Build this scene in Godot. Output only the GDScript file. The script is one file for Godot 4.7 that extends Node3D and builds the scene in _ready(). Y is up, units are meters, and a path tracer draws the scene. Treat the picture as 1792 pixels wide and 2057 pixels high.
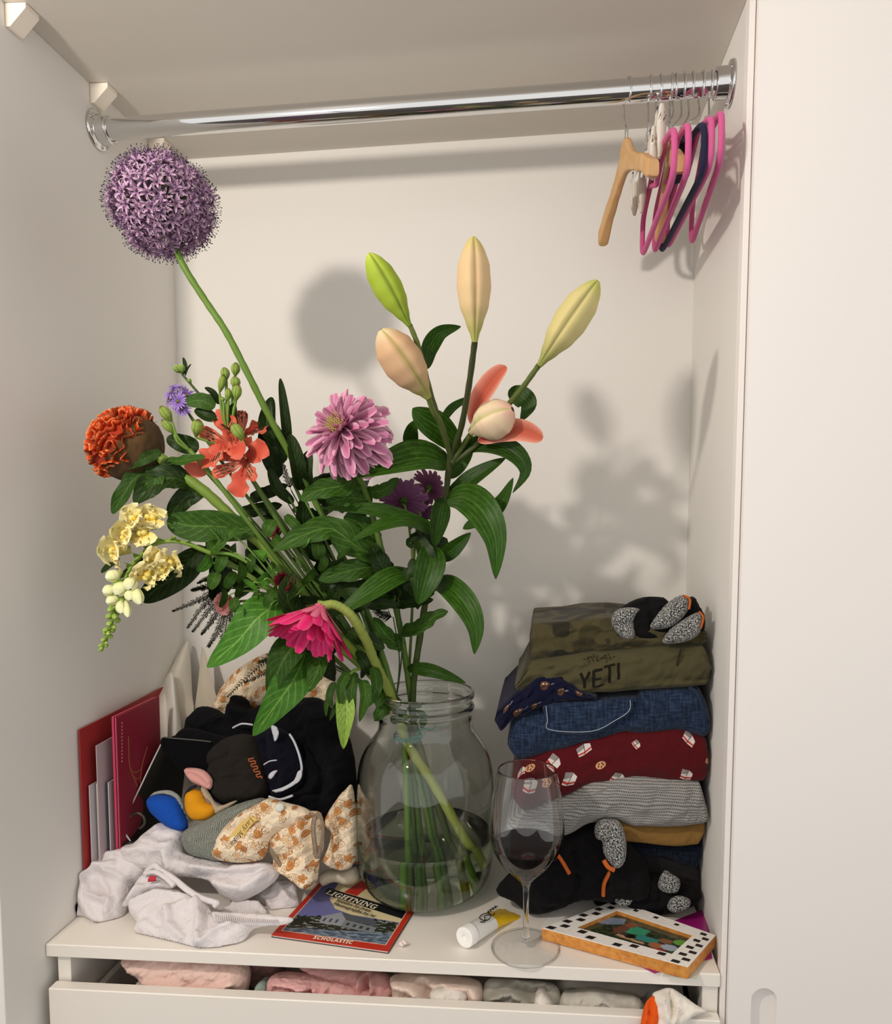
extends Node3D
# A closet niche: flowers in a glass jar, folded clothes, a hanging rail; built in metres, y up.
# The back wall stands near z = 0, the table top is y = 0, the left wall is x = 0.

const LENS := 1490.88
const CX := 102.17
const CY := 113.4
const CP := Vector3(0.6641, 0.5824, 1.3214)
const HI := 1.1975
const WD := 0.9
const DB := 0.0741
var cb := Basis.from_euler(Vector3(-0.0763, 0.0640, 0.0058), EULER_ORDER_YXZ)
var mats := {}
var rng := RandomNumberGenerator.new()
var noise := FastNoiseLite.new()

# ---------------------------------------------------------------- measuring: a sight line through the photo met with a plane
func sight(px: float, py: float) -> Vector3:
	return cb * Vector3((px - 896.0 - CX) / LENS, -(py - 1028.5 - CY) / LENS, -1.0)
func at(px: float, py: float, z: float) -> Vector3:
	var d := sight(px, py)
	return CP + d * ((z - CP.z) / d.z)
func at_y(px: float, py: float, y: float) -> Vector3:
	var d := sight(px, py)
	return CP + d * ((y - CP.y) / d.y)
func at_x(px: float, py: float, x: float) -> Vector3:
	var d := sight(px, py)
	return CP + d * ((x - CP.x) / d.x)
func size_of(px: float, z: float) -> float:
	return px * (CP.z - z) / LENS
func pts3(a: Array) -> Array:
	var out := []
	for i in range(0, a.size(), 3):
		out.append(at(a[i], a[i + 1], a[i + 2]))
	return out
func spline(p: Array, n: int) -> Array:
	var out := []
	var m := p.size() - 1
	for k in n + 1:
		var f := float(k) / n * m
		var i := mini(int(f), m - 1)
		var t := f - i
		var a = p[maxi(i - 1, 0)]
		var b = p[i]
		var c = p[i + 1]
		var d = p[mini(i + 2, m)]
		out.append(b.cubic_interpolate(c, a, d, t))
	return out
func rnd(a: float, b: float) -> float:
	return rng.randf_range(a, b)

# ---------------------------------------------------------------- mesh building
class MB:
	var v := PackedVector3Array()
	var uv := PackedVector2Array()
	var col := PackedColorArray()
	var idx := PackedInt32Array()
	func pt(p: Vector3, t := Vector2.ZERO, c := Color.WHITE) -> int:
		v.append(p)
		uv.append(t)
		col.append(c)
		return v.size() - 1
	func quad(a: int, b: int, c: int, d: int) -> void:
		idx.append_array(PackedInt32Array([a, b, c, a, c, d]))
	func tri(a: int, b: int, c: int) -> void:
		idx.append_array(PackedInt32Array([a, b, c]))
	func face(p: Array, c := Color.WHITE) -> void: # a flat polygon with vertices of its own
		var s := v.size()
		for q in p:
			pt(q, Vector2.ZERO, c)
		for k in range(1, p.size() - 1):
			tri(s, s + k, s + k + 1)
	func rows(first: int, nu: int, nv: int, wrap := false) -> void: # nu columns, nv rows of vertices laid row by row
		for j in nv - 1:
			for i in (nu if wrap else nu - 1):
				var a := first + j * nu + i
				var b := first + j * nu + (i + 1) % nu
				quad(a, b, b + nu, a + nu)
	func tube(path: Array, radii: Array, sides := 8, c0 := Color.WHITE, c1 := Color.WHITE, flat := 1.0) -> void:
		var first := v.size()
		var n := path.size()
		var side := Vector3.ZERO
		for k in n:
			var t: Vector3 = (path[mini(k + 1, n - 1)] - path[maxi(k - 1, 0)]).normalized()
			if side == Vector3.ZERO:
				side = t.cross(Vector3(0.31, 0.77, 0.55)).normalized()
			side = (side - t * side.dot(t)).normalized()
			var up := t.cross(side)
			var r: float = radii[k] if k < radii.size() else radii[-1]
			for s in sides:
				var a := TAU * s / sides
				pt(path[k] + (side * cos(a) + up * sin(a) * flat) * r, Vector2(float(s) / sides, float(k) / n), c0.lerp(c1, float(k) / (n - 1)))
		rows(first, sides, n, true)
		for e in 2:
			var row := first + (n - 1) * sides * e
			var m := pt(path[(n - 1) * e], Vector2.ZERO, c1 if e else c0)
			for s in sides:
				if e:
					tri(m, row + (s + 1) % sides, row + s)
				else:
					tri(m, row + s, row + (s + 1) % sides)
	func lathe(prof: Array, sides: int, c := Vector3.ZERO, basis := Basis(), tint: Array = []) -> void: # prof: Vector2(radius, height)
		var first := v.size()
		for k in prof.size():
			for s in sides:
				var a := TAU * s / sides
				pt(c + basis * Vector3(prof[k].x * cos(a), prof[k].y, prof[k].x * sin(a)), Vector2(float(s) / sides, float(k) / prof.size()), tint[k] if tint else Color.WHITE)
		rows(first, sides, prof.size(), true)
	func box(lo: Vector3, hi: Vector3, b := 0.001, xf := Transform3D(), c := Color.WHITE) -> void: # chamfered box
		var m := (lo + hi) / 2
		var h := (hi - lo) / 2
		var bb := minf(b, minf(h.x, minf(h.y, h.z)) * 0.6)
		for ax in 3:
			for s in [-1.0, 1.0]:
				var p := []
				for q in [[-1, -1], [1, -1], [1, 1], [-1, 1]]:
					var w := Vector3.ZERO
					w[ax] = h[ax] * s
					w[(ax + 1) % 3] = (h[(ax + 1) % 3] - bb) * q[0]
					w[(ax + 2) % 3] = (h[(ax + 2) % 3] - bb) * q[1]
					p.append(xf * (m + w))
				if s > 0:
					p.reverse()
				face(p, c)
			for s in [-1.0, 1.0]:
				for t in [-1.0, 1.0]:
					var a1 := (ax + 1) % 3
					var a2 := (ax + 2) % 3
					var p := []
					for q in [[0, -1], [0, 1], [1, 1], [1, -1]]:
						var w := Vector3.ZERO
						w[ax] = (h[ax] - bb) * q[1]
						w[a1] = (h[a1] - (0.0 if q[0] == 0 else bb)) * s
						w[a2] = (h[a2] - (bb if q[0] == 0 else 0.0)) * t
						p.append(xf * (m + w))
					if s * t > 0:
						p.reverse()
					face(p, c)
		for sx in [-1.0, 1.0]:
			for sy in [-1.0, 1.0]:
				for sz in [-1.0, 1.0]:
					var p := [Vector3(h.x, h.y - bb, h.z - bb), Vector3(h.x - bb, h.y, h.z - bb), Vector3(h.x - bb, h.y - bb, h.z)]
					var o := []
					for w in p:
						o.append(xf * (m + w * Vector3(sx, sy, sz)))
					if sx * sy * sz > 0:
						o.reverse()
					face(o, c)
	func mesh() -> ArrayMesh:
		var n := PackedVector3Array()
		n.resize(v.size())
		for k in range(0, idx.size(), 3):
			var a := v[idx[k]]
			var w := (v[idx[k + 2]] - a).cross(v[idx[k + 1]] - a)
			n[idx[k]] += w
			n[idx[k + 1]] += w
			n[idx[k + 2]] += w
		for k in n.size():
			n[k] = n[k].normalized() if n[k].length_squared() > 0.0 else Vector3.UP
		var arr := []
		arr.resize(Mesh.ARRAY_MAX)
		arr[Mesh.ARRAY_VERTEX] = v
		arr[Mesh.ARRAY_NORMAL] = n
		arr[Mesh.ARRAY_TEX_UV] = uv
		arr[Mesh.ARRAY_COLOR] = col
		arr[Mesh.ARRAY_INDEX] = idx
		var m := ArrayMesh.new()
		m.add_surface_from_arrays(Mesh.PRIMITIVE_TRIANGLES, arr)
		return m

# ---------------------------------------------------------------- nodes
var taken := {}
func numbered(n: String) -> String:
	taken[n] = taken.get(n, 0) + 1
	return n if taken[n] == 1 else "%s_%03d" % [n, taken[n] - 1]
func tag(o: Node3D, label: String, category: String, group := "") -> Node3D:
	o.set_meta("label", label)
	o.set_meta("category", category)
	if group:
		o.set_meta("group", group)
	return o
func thing(called: String, label: String, category: String, base: Vector3, group := "") -> Node3D:
	var o := Node3D.new()
	o.name = numbered(called)
	add_child(o)
	o.position = base
	return tag(o, label, category, group)
func part(parent: Node3D, called: String, m, mat: Material, label := "") -> MeshInstance3D: # m is in world coordinates
	var o := MeshInstance3D.new()
	o.name = called
	o.mesh = m.mesh() if m is MB else m
	o.material_override = mat
	parent.add_child(o, true)
	if parent != self:
		o.position = -where(parent)
	if label:
		o.set_meta("label", label)
	return o
func where(n: Node3D) -> Vector3:
	return n.position + (where(n.get_parent()) if n.get_parent() != self else Vector3.ZERO)
func solo(called: String, m, mat: Material, label: String, category: String, group := "") -> MeshInstance3D: # a thing of one mesh
	return tag(part(self, numbered(called), m, mat), label, category, group)
func struct(called: String, m, mat: Material) -> MeshInstance3D:
	var o := part(self, called, m, mat)
	o.set_meta("kind", "structure")
	return o

# ---------------------------------------------------------------- materials
func hexc(h: String) -> Color:
	return Color.html(h)
func lin(h: String) -> Color:
	return Color.html(h).srgb_to_linear()
func mat(key: String, color: String, rough := 0.6, opt := {}) -> StandardMaterial3D:
	if mats.has(key):
		return mats[key]
	var m := StandardMaterial3D.new()
	m.resource_name = key
	m.albedo_color = Color.html(color)
	m.roughness = rough
	m.metallic_specular = opt.get("spec", 0.5)
	m.metallic = opt.get("metal", 0.0)
	if opt.has("vc"):
		m.vertex_color_use_as_albedo = true
	if opt.has("tex"):
		m.albedo_texture = opt.tex
	if opt.has("bump"):
		m.heightmap_enabled = true
		m.heightmap_texture = opt.bump
		m.heightmap_scale = opt.get("bump_cm", 0.1)
	if opt.has("tri"):
		m.uv1_triplanar = true
		m.uv1_scale = Vector3.ONE * opt.tri
	if opt.has("uvs"):
		m.uv1_scale = opt.uvs
	if opt.has("back"):
		m.backlight_enabled = true
		m.backlight = Color.html(opt.back)
	if opt.has("rim"):
		m.rim_enabled = true
		m.rim = opt.rim
		m.rim_tint = 0.6
	if opt.has("glass"):
		m.refraction_enabled = true
		m.refraction_scale = opt.glass
		m.transparency = BaseMaterial3D.TRANSPARENCY_ALPHA
		m.albedo_color.a = 0.0
	if opt.has("pane"): # a clear sheet: light passes it straight
		m.transparency = BaseMaterial3D.TRANSPARENCY_ALPHA
		m.albedo_color.a = opt.pane
	if opt.has("emit"):
		m.emission_enabled = true
		m.emission = Color.html(color)
		m.emission_energy_multiplier = opt.emit
	if opt.has("coat"):
		m.clearcoat_enabled = true
		m.clearcoat = opt.coat
		m.clearcoat_roughness = 0.15
	m.cull_mode = BaseMaterial3D.CULL_DISABLED
	mats[key] = m
	return m
func noise_tex(freq: float, octaves := 4, side := 256, kind := FastNoiseLite.TYPE_SIMPLEX_SMOOTH, sd := 3, ridged := false) -> NoiseTexture2D:
	var f := FastNoiseLite.new()
	f.noise_type = kind
	f.frequency = freq
	f.fractal_octaves = octaves
	f.seed = sd
	if ridged:
		f.fractal_type = FastNoiseLite.FRACTAL_RIDGED
	var t := NoiseTexture2D.new()
	t.width = side
	t.height = side
	t.seamless = true
	t.noise = f
	return t
func ramp_tex(freq: float, cols: Array, offs: Array, octaves := 4, side := 256, sd := 5, kind := FastNoiseLite.TYPE_SIMPLEX_SMOOTH) -> NoiseTexture2D:
	var t := noise_tex(freq, octaves, side, kind, sd)
	var g := Gradient.new()
	g.offsets = PackedFloat32Array(offs)
	var pc := PackedColorArray()
	for c in cols:
		pc.append(Color.html(c))
	g.colors = pc
	t.color_ramp = g
	return t
func paint(img: Image, p: Array, c: Color) -> void: # fills a polygon given in pixels
	var lo := 1e9
	var hi := -1e9
	for q in p:
		lo = minf(lo, q.y)
		hi = maxf(hi, q.y)
	for y in range(maxi(int(lo), 0), mini(int(hi) + 1, img.get_height())):
		var xs := []
		for k in p.size():
			var a: Vector2 = p[k]
			var b: Vector2 = p[(k + 1) % p.size()]
			if (a.y <= y + 0.5) != (b.y <= y + 0.5):
				xs.append(a.x + (y + 0.5 - a.y) / (b.y - a.y) * (b.x - a.x))
		xs.sort()
		for k in range(0, xs.size() - 1, 2):
			var x0 := clampi(roundi(xs[k]), 0, img.get_width())
			var x1 := clampi(roundi(xs[k + 1]), 0, img.get_width())
			if x1 > x0:
				img.fill_rect(Rect2i(x0, y, x1 - x0, 1), c)
func stroke(img: Image, p: Array, w: float, c: Color) -> void:
	for k in p.size() - 1:
		var d: Vector2 = (p[k + 1] - p[k]).normalized().orthogonal() * w / 2
		paint(img, [p[k] + d, p[k + 1] + d, p[k + 1] - d, p[k] - d], c)
func disc(img: Image, o: Vector2, r: float, c: Color, sq := 1.0) -> void:
	var p := []
	for k in 14:
		p.append(o + Vector2(cos(TAU * k / 14) * r, sin(TAU * k / 14) * r * sq))
	paint(img, p, c)
func vecs(a: Array, scale := 1.0, o := Vector2.ZERO) -> Array:
	var out := []
	for k in range(0, a.size(), 2):
		out.append(o + Vector2(a[k], a[k + 1]) * scale)
	return out
func text_mesh(s: String, height: float, xf: Transform3D, font := "Droid Sans", depth := 0.0003, bold := false) -> MB: # flat lettering as a mesh in world coordinates
	var t := TextMesh.new()
	t.text = s
	var f := SystemFont.new()
	f.font_names = PackedStringArray([font])
	if bold:
		f.font_weight = 700
	t.font = f
	t.font_size = 48
	t.pixel_size = height / 34.0
	t.depth = depth
	t.curve_step = 1.0
	var arr := t.get_mesh_arrays()
	var m := MB.new()
	for p in arr[Mesh.ARRAY_VERTEX]:
		m.pt(xf * p)
	for k in arr[Mesh.ARRAY_INDEX]:
		m.idx.append(k)
	return m

func _ready() -> void:
	# ------------------------------------------------------------ camera
	var cam := Camera3D.new()
	cam.name = "camera"
	add_child(cam)
	cam.transform = Transform3D(cb, CP)
	cam.set_frustum(2057.0 / LENS * 0.05, Vector2(-CX, CY) / LENS * 0.05, 0.05, 20.0)
	cam.current = true
	# ------------------------------------------------------------ sky, light, exposure
	var we := WorldEnvironment.new()
	we.name = "world"
	var env := Environment.new()
	env.background_mode = Environment.BG_COLOR
	env.background_color = Color(0.93, 0.922, 0.912)
	env.tonemap_mode = Environment.TONE_MAPPER_LINEAR
	env.tonemap_exposure = 1.2
	env.sdfgi_enabled = true
	env.ssao_enabled = true
	env.ssil_enabled = true
	we.environment = env
	add_child(we)
	lamp(Vector3(-0.03, 1.03, 1.2), 0.55)
	noise.seed = 11
	noise.frequency = 1.0
	noise.fractal_octaves = 3
	rng.seed = 4242
	textures()
	room()
	rail_and_hangers()
	furniture()
	table_things()
	stacked_clothes()
	heaped_clothes()
	bouquet()

func lamp(o: Vector3, energy: float) -> void:
	var t := thing("floor_lamp", "slim floor lamp with a bare round bulb left of the viewer", "lamp", Vector3(o.x, -0.75, o.z))
	var m := MB.new()
	m.lathe([Vector2(0, -0.75), Vector2(0.12, -0.75), Vector2(0.12, -0.735), Vector2(0.01, -0.73), Vector2(0.008, o.y - 0.08), Vector2(0.016, o.y - 0.07), Vector2(0.016, o.y - 0.03), Vector2(0, o.y - 0.03)], 16, Vector3(o.x, 0, o.z))
	part(t, "pole", m, mat("lamp_metal", "#2a2a2a", 0.4))
	var b := MB.new()
	var pr := []
	for k in 13:
		pr.append(Vector2(0.038 * sin(PI * k / 12), o.y - 0.038 * cos(PI * k / 12)))
	b.lathe(pr, 20, Vector3(o.x, 0, o.z))
	part(t, "bulb", b, mat("bulb_glow", "#ffe9cf", 0.4, {"emit": 30.0}))
	var l := OmniLight3D.new()
	l.name = "bulb_light"
	l.light_color = Color.html("#fff6ec")
	l.light_energy = energy
	l.light_size = 0.036
	l.omni_range = 12.0
	l.omni_attenuation = 2.0
	l.shadow_enabled = true
	add_child(l)
	l.position = o

func slab(lo: Vector3, hi: Vector3) -> MB:
	var m := MB.new()
	m.box(lo, hi, 0.0008)
	return m

func room() -> void:
	var paint_w := mat("wall_paint", "#e8e5df", 0.75)
	var paint_l := paint_w
	var lacquer := mat("white_lacquer", "#f2ede9", 0.45)
	# the niche
	var bw := MB.new()
	var e := -DB / WD
	var lo := -0.09
	var p := [Vector3(-0.05, -0.75, e * 0.05 * -1.0 - 0.0), Vector3(0.95, -0.75, DB * 0.95 / 0.9)]
	p[0].z = DB * -0.05 / 0.9
	for q in [[0.0, 0.0]]:
		var a: Vector3 = p[0]
		var b: Vector3 = p[1]
		var up := Vector3(0, 2.6, 0)
		var bk := Vector3(0, 0, -0.12)
		bw.face([a, a + up, b + up, b])
		bw.face([a + bk, b + bk, b + up + bk, a + up + bk])
		bw.face([a, b, b + bk, a + bk])
		bw.face([a + up, a + up + bk, b + up + bk, b + up])
		bw.face([a, a + bk, a + up + bk, a + up])
		bw.face([b, b + up, b + up + bk, b + bk])
	struct("wall_back", bw, paint_w)
	struct("wall_left", slab(Vector3(-0.06, -0.75, -0.05), Vector3(0, 1.85, 0.483)), paint_l)
	struct("wall_right", slab(Vector3(0.9, -0.75, 0.0), Vector3(0.96, 1.85, 0.385)), paint_w)
	struct("trim_1", slab(Vector3(0.8935, -0.75, 0.385), Vector3(0.9005, 1.85, 0.4035)), lacquer)
	# the room in front of it
	var rw := mat("room_paint", "#e6e0d8", 0.8)
	struct("floor", slab(Vector3(-1.7, -0.83, -0.1), Vector3(2.6, -0.75, 3.4)), mat("floor_wood", "#3c352f", 0.4))
	struct("ceiling", slab(Vector3(-1.7, 1.85, -0.1), Vector3(2.6, 1.93, 3.4)), rw)
	struct("wall_front_left", slab(Vector3(-1.7, -0.75, 0.40), Vector3(-0.06, 1.85, 0.483)), rw)
	# the white door with its oblong finger pull
	var door := CSGBox3D.new()
	door.name = "door_1"
	door.size = Vector3(1.7, 2.6, 0.022)
	door.position = Vector3(0.9015 + 0.85, 0.55, 0.401)
	door.material = lacquer
	var pull := CSGPolygon3D.new()
	pull.name = "finger_pull"
	var a0 := at(1510, 1984, 0.412)
	var a1 := at(1562, 1984, 0.412)
	var r := (a1.x - a0.x) / 2.0
	var poly := PackedVector2Array()
	for k in 17:
		poly.append(Vector2(cos(PI * k / 16) * r, sin(PI * k / 16) * r))
	for k in 17:
		poly.append(Vector2(-cos(PI * k / 16) * r, -0.11 - sin(PI * k / 16) * r))
	pull.polygon = poly
	pull.depth = 0.03
	pull.operation = CSGShape3D.OPERATION_SUBTRACTION
	pull.material = lacquer
	door.add_child(pull)
	add_child(door)
	pull.position = Vector3((a0.x + a1.x) / 2.0, a0.y - r, 0.430) - door.position
	door.set_meta("kind", "structure")
	# the shelf that closes the niche above, and its three corner blocks
	var sh := slab(Vector3(0, HI, DB * 0.0), Vector3(WD, HI + 0.02, 0.44))
	solo("closet_shelf", sh, mat("shelf_paint", "#d9d3ca", 0.6), "white painted shelf board that closes the niche above the rail", "shelf")
	var wood := mat("block_paint", "#f4eadb", 0.55)
	var zs := [0.408, 0.238, 0.079]
	var lb := ["small white triangular shelf block nearest the front, in the photo's top left corner", "small white triangular shelf block right above the rail's left flange", "small white triangular shelf block at the back just above the purple globe flower"]
	for k in 3:
		var m := MB.new()
		var s := 0.027
		var z: float = zs[k]
		var y := HI - 0.0006
		var t := [Vector3(0.0006, y, z), Vector3(s, y, z), Vector3(s, y - 0.006, z), Vector3(0.006, y - s, z), Vector3(0.0006, y - s, z)]
		var d := Vector3(0, 0, -0.024)
		m.face([t[0], t[1], t[2], t[3], t[4]])
		m.face([t[4] + d, t[3] + d, t[2] + d, t[1] + d, t[0] + d])
		for i in 5:
			var j := (i + 1) % 5
			m.face([t[i], t[i] + d, t[j] + d, t[j]])
		solo("shelf_block", m, wood, lb[k], "shelf block")

# ---------------------------------------------------------------- clothes rail and hangers
const RAIL_A := Vector3(0.0, 1.139, 0.223)
const RAIL_B := Vector3(0.9, 1.138, 0.296)
func rail_at(x: float) -> Vector3:
	return RAIL_A.lerp(RAIL_B, x / 0.9)

func rail_and_hangers() -> void:
	var chrome := mat("chrome", "#dcdcdc", 0.07, {"metal": 1.0})
	var rail := thing("clothes_rail", "round chrome clothes rail across the top of the niche with a flange at each wall", "clothes rail", RAIL_A)
	var dir := (RAIL_B - RAIL_A).normalized()
	var m := MB.new()
	m.tube([RAIL_A + dir * 0.004, RAIL_A.lerp(RAIL_B, 0.5), RAIL_B - dir * 0.004], [0.0148], 32)
	part(rail, "rod", m, chrome)
	for s in 2:
		var o := RAIL_A if s == 0 else RAIL_B
		var sg := 1.0 if s == 0 else -1.0
		var bas := Basis(Vector3(0, 0, 1), Vector3(sg, 0, 0), Vector3(0, sg, 0))
		var f := MB.new()
		f.lathe([Vector2(0.0, 0.0003), Vector2(0.027, 0.0003), Vector2(0.028, 0.0015), Vector2(0.0265, 0.0045), Vector2(0.0215, 0.0055), Vector2(0.0205, 0.007), Vector2(0.0195, 0.02), Vector2(0.0185, 0.0215), Vector2(0.015, 0.0216)], 36, o, bas)
		var fl := part(rail, "flange", f, chrome)
		for k in 3:
			var a := TAU * k / 3 + 1.2
			var sc := MB.new()
			sc.lathe([Vector2(0.0, 0.0072), Vector2(0.0018, 0.0068), Vector2(0.0024, 0.0055), Vector2(0.0024, 0.0045)], 10, o + Vector3(0, cos(a), sin(a)) * 0.0238, bas)
			part(fl, "screw", sc, mat("screw_steel", "#b9b9b9", 0.25, {"metal": 1.0}))
	# wooden hangers
	var pale := ramp_tex(0.012, ["#d3ab78", "#c99c66", "#dcb788"], [0.0, 0.5, 1.0], 3, 256, 8)
	var wood := mat("hanger_wood", "#ffffff", 0.5, {"tex": pale, "tri": 4.0})
	wooden(0.767, 1.076, Vector2(1312, 348), wood, chrome, "pale wooden child's hanger, leftmost on the rail")
	wooden(0.8235, 1.077, Vector2(1364, 330), wood, chrome, "pale wooden child's hanger squeezed between the pink hangers")
	var pink := mat("pink_velvet", "#cc5a8f", 0.9, {"rim": 0.5, "bump": noise_tex(0.2, 2), "bump_cm": 0.01, "tri": 40.0})
	var navy := mat("navy_velvet", "#17173a", 0.9, {"rim": 0.3})
	velvet("pink velvet hanger, the leftmost pink one, beside the second wooden hanger", 0.828, 1.068, Vector2(1352, 325), Vector2(1292, 480), pink, chrome)
	velvet("pink velvet hanger just left of the navy one", 0.839, 1.072, Vector2(1380, 312), Vector2(1316, 482), pink, chrome)
	velvet("navy blue velvet hanger, the only dark one on the rail", 0.849, 1.072, Vector2(1411, 315), Vector2(1330, 480), navy, chrome)
	velvet("pink velvet hanger just right of the navy one", 0.862, 1.078, Vector2(1426, 300), Vector2(1342, 486), pink, chrome)
	velvet("pink velvet hanger, last on the right beside the flange", 0.874, 1.083, Vector2(1447, 278), Vector2(1390, 470), pink, chrome)
	clear_hanger("clear plastic clip hanger hanging in front of the second wooden hanger", 0.808, [1326, 268, 0.345], [1276, 392, 0.185], chrome)
	clear_hanger("clear plastic clip hanger just right of the first wooden hanger", 0.796, [1312, 312, 0.335], [1290, 385, 0.22], chrome)

func hook(t: Node3D, r: Vector3, neck: Vector3, d: Vector3, chrome: Material) -> void:
	var p := []
	for k in 13: # round the rail
		var a := deg_to_rad(-60 + 250.0 * k / 12)
		p.append(r + d * (cos(a) * 0.0185) + Vector3(0, sin(a) * 0.0185 - 0.0024, 0))
	p.append(r + Vector3(0, -0.030, 0) - d * 0.012)
	p.append(neck + Vector3(0, 0.012, 0))
	p.append(neck - Vector3(0, 0.01, 0))
	var m := MB.new()
	m.tube(spline(p, 46), [0.0014], 8)
	part(t, "hook", m, chrome)
	var c := MB.new()
	c.lathe([Vector2(0, 0.016), Vector2(0.0022, 0.0155), Vector2(0.0024, 0.0), Vector2(0.0024, -0.004)], 10, neck)
	part(t, "collar", c, chrome)

func wooden(x: float, y: float, near: Vector2, wood: Material, chrome: Material, label: String) -> void:
	var r := rail_at(x)
	var n := Vector3(x, y, r.z)
	var q := at(near.x, near.y, r.z + 0.113)
	var d := Vector3(q.x - x, 0, q.z - r.z).normalized()
	var t := thing("wooden_hanger", label, "clothes hanger", n, "")
	hook(t, r, n, d, chrome)
	var side := d.cross(Vector3.UP)
	var m := MB.new()
	var rows := 41
	var ring := 12
	for k in rows:
		var s := -1.0 + 2.0 * k / (rows - 1)
		var u := absf(s)
		var yt := lerp_at([Vector2(0, 0.004), Vector2(0.08, -0.001), Vector2(0.2, -0.020), Vector2(0.35, -0.034), Vector2(0.6, -0.049), Vector2(1, -0.075)], u)
		var yb := lerp_at([Vector2(0, -0.044), Vector2(0.1, -0.0455), Vector2(0.2, -0.049), Vector2(0.35, -0.057), Vector2(0.6, -0.0715), Vector2(1, -0.099)], u)
		var cy := (yt + yb) / 2.0
		var hh := (yt - yb) / 2.0
		var th := lerpf(0.0050, 0.0085, u * u)
		if k == 0 or k == rows - 1:
			hh *= 0.8
			th *= 0.75
		for j in ring:
			var a := TAU * (j + 0.5) / ring
			var cx := signf(cos(a)) * pow(absf(cos(a)), 0.45)
			var sy := signf(sin(a)) * pow(absf(sin(a)), 0.45)
			m.pt(n + d * (s * 0.118) + Vector3(0, cy + sy * hh, 0) + side * cx * th)
	m.rows(0, ring, rows, true)
	for e in 2:
		var f := []
		for j in ring:
			f.append(m.v[(rows - 1) * ring * e + j])
		if e == 0:
			f.reverse()
		m.face(f)
	part(t, "body", m, wood)

func velvet(label: String, x: float, y: float, near: Vector2, far: Vector2, mt: Material, chrome: Material) -> void:
	var r := rail_at(x)
	var q := at(near.x, near.y, r.z + 0.128)
	var q2 := at(far.x, far.y, r.z - 0.128)
	var n := Vector3((q.x + q2.x) / 2.0, y, r.z)
	var d := Vector3(q.x - q2.x, 0, q.z - q2.z).normalized()
	var t := thing("velvet_hanger", label, "clothes hanger", n)
	hook(t, r, n, d, chrome)
	var p := []
	for k in [[0.0, -0.004], [0.02, -0.012], [0.05, -0.025], [0.10, -0.036], [0.125, -0.045], [0.134, -0.056], [0.136, -0.078], [0.130, -0.094], [0.11, -0.1], [0.05, -0.1], [0.0, -0.1]]:
		p.append(n + d * k[0] + Vector3(0, k[1], 0))
	for k in [[0.05, -0.1], [0.11, -0.1], [0.130, -0.094], [0.136, -0.078], [0.134, -0.056], [0.125, -0.045], [0.10, -0.036], [0.05, -0.025], [0.02, -0.012], [0.0, -0.004]]:
		p.append(n - d * k[0] + Vector3(0, k[1], 0))
	var m := MB.new()
	m.tube(spline(p, 120), [0.0038], 10)
	part(t, "frame", m, mt)
	var b := MB.new()
	b.tube(spline([n + Vector3(0, 0.006, 0), n, n + Vector3(0, -0.016, 0), n + Vector3(0, -0.026, 0)], 8), [0.003, 0.0045, 0.005, 0.0055, 0.006, 0.0065, 0.006, 0.005, 0.003], 10)
	part(t, "neck", b, mt)
	var w := MB.new() # the cross bar under the neck
	w.tube([n + d * 0.062 + Vector3(0, -0.028, 0), n + Vector3(0, -0.052, 0), n - d * 0.062 + Vector3(0, -0.028, 0)], [0.0036], 8)
	part(t, "brace", w, mt)

func clear_hanger(label: String, x: float, a: Array, b: Array, chrome: Material) -> void:
	var clear := mat("clear_plastic", "#f3efe8", 0.12, {"glass": 0.045})
	var milky := mat("milky_plastic", "#e9e2d8", 0.3, {"back": "#aaa49a"})
	var r := rail_at(x)
	var p0 := at(a[0], a[1] - 22, a[2])
	var p1 := at(b[0], b[1] - 20, b[2])
	var n := Vector3(x, maxf(p0.y, p1.y) + 0.03, r.z)
	var t := thing("clip_hanger", label, "clothes hanger", n)
	var d := (Vector3(p0.x, 0, p0.z) - Vector3(p1.x, 0, p1.z)).normalized()
	hook(t, r, n, d, chrome)
	var m := MB.new()
	m.tube(spline([p0 + d * 0.02, p0, n + Vector3(0, -0.014, 0), p1, p1 - d * 0.02], 24), [0.004], 8)
	m.tube([n + Vector3(0, 0.004, 0), n + Vector3(0, -0.018, 0)], [0.004, 0.006], 8)
	part(t, "bar", m, clear)
	for q in [p0, p1]:
		var c := MB.new()
		var side := d.cross(Vector3.UP)
		for s in [-1.0, 1.0]:
			var path := [q + Vector3(0, 0.018, 0) + d * s * 0.009, q + d * s * 0.005, q + Vector3(0, -0.022, 0) + d * s * 0.007, q + Vector3(0, -0.042, 0) + d * s * 0.002]
			c.tube(spline(path, 14), [0.003, 0.004, 0.0055, 0.006, 0.0065, 0.007, 0.0072, 0.0072, 0.007, 0.0065, 0.006, 0.005, 0.004, 0.003, 0.002], 8, Color.WHITE, Color.WHITE, 0.7)
		var cl := part(t, "clip", c, milky)
		var g := MB.new()
		var ring := []
		for k in 17:
			var an := TAU * k / 16 * 0.8
			ring.append(q + d * sin(an) * 0.009 + Vector3(0, cos(an) * 0.009 + 0.008, 0) + side * 0.004)
		g.tube(ring, [0.0012], 6)
		part(cl, "spring", g, mat("spring_steel", "#6a6a6a", 0.3, {"metal": 1.0}))

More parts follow.
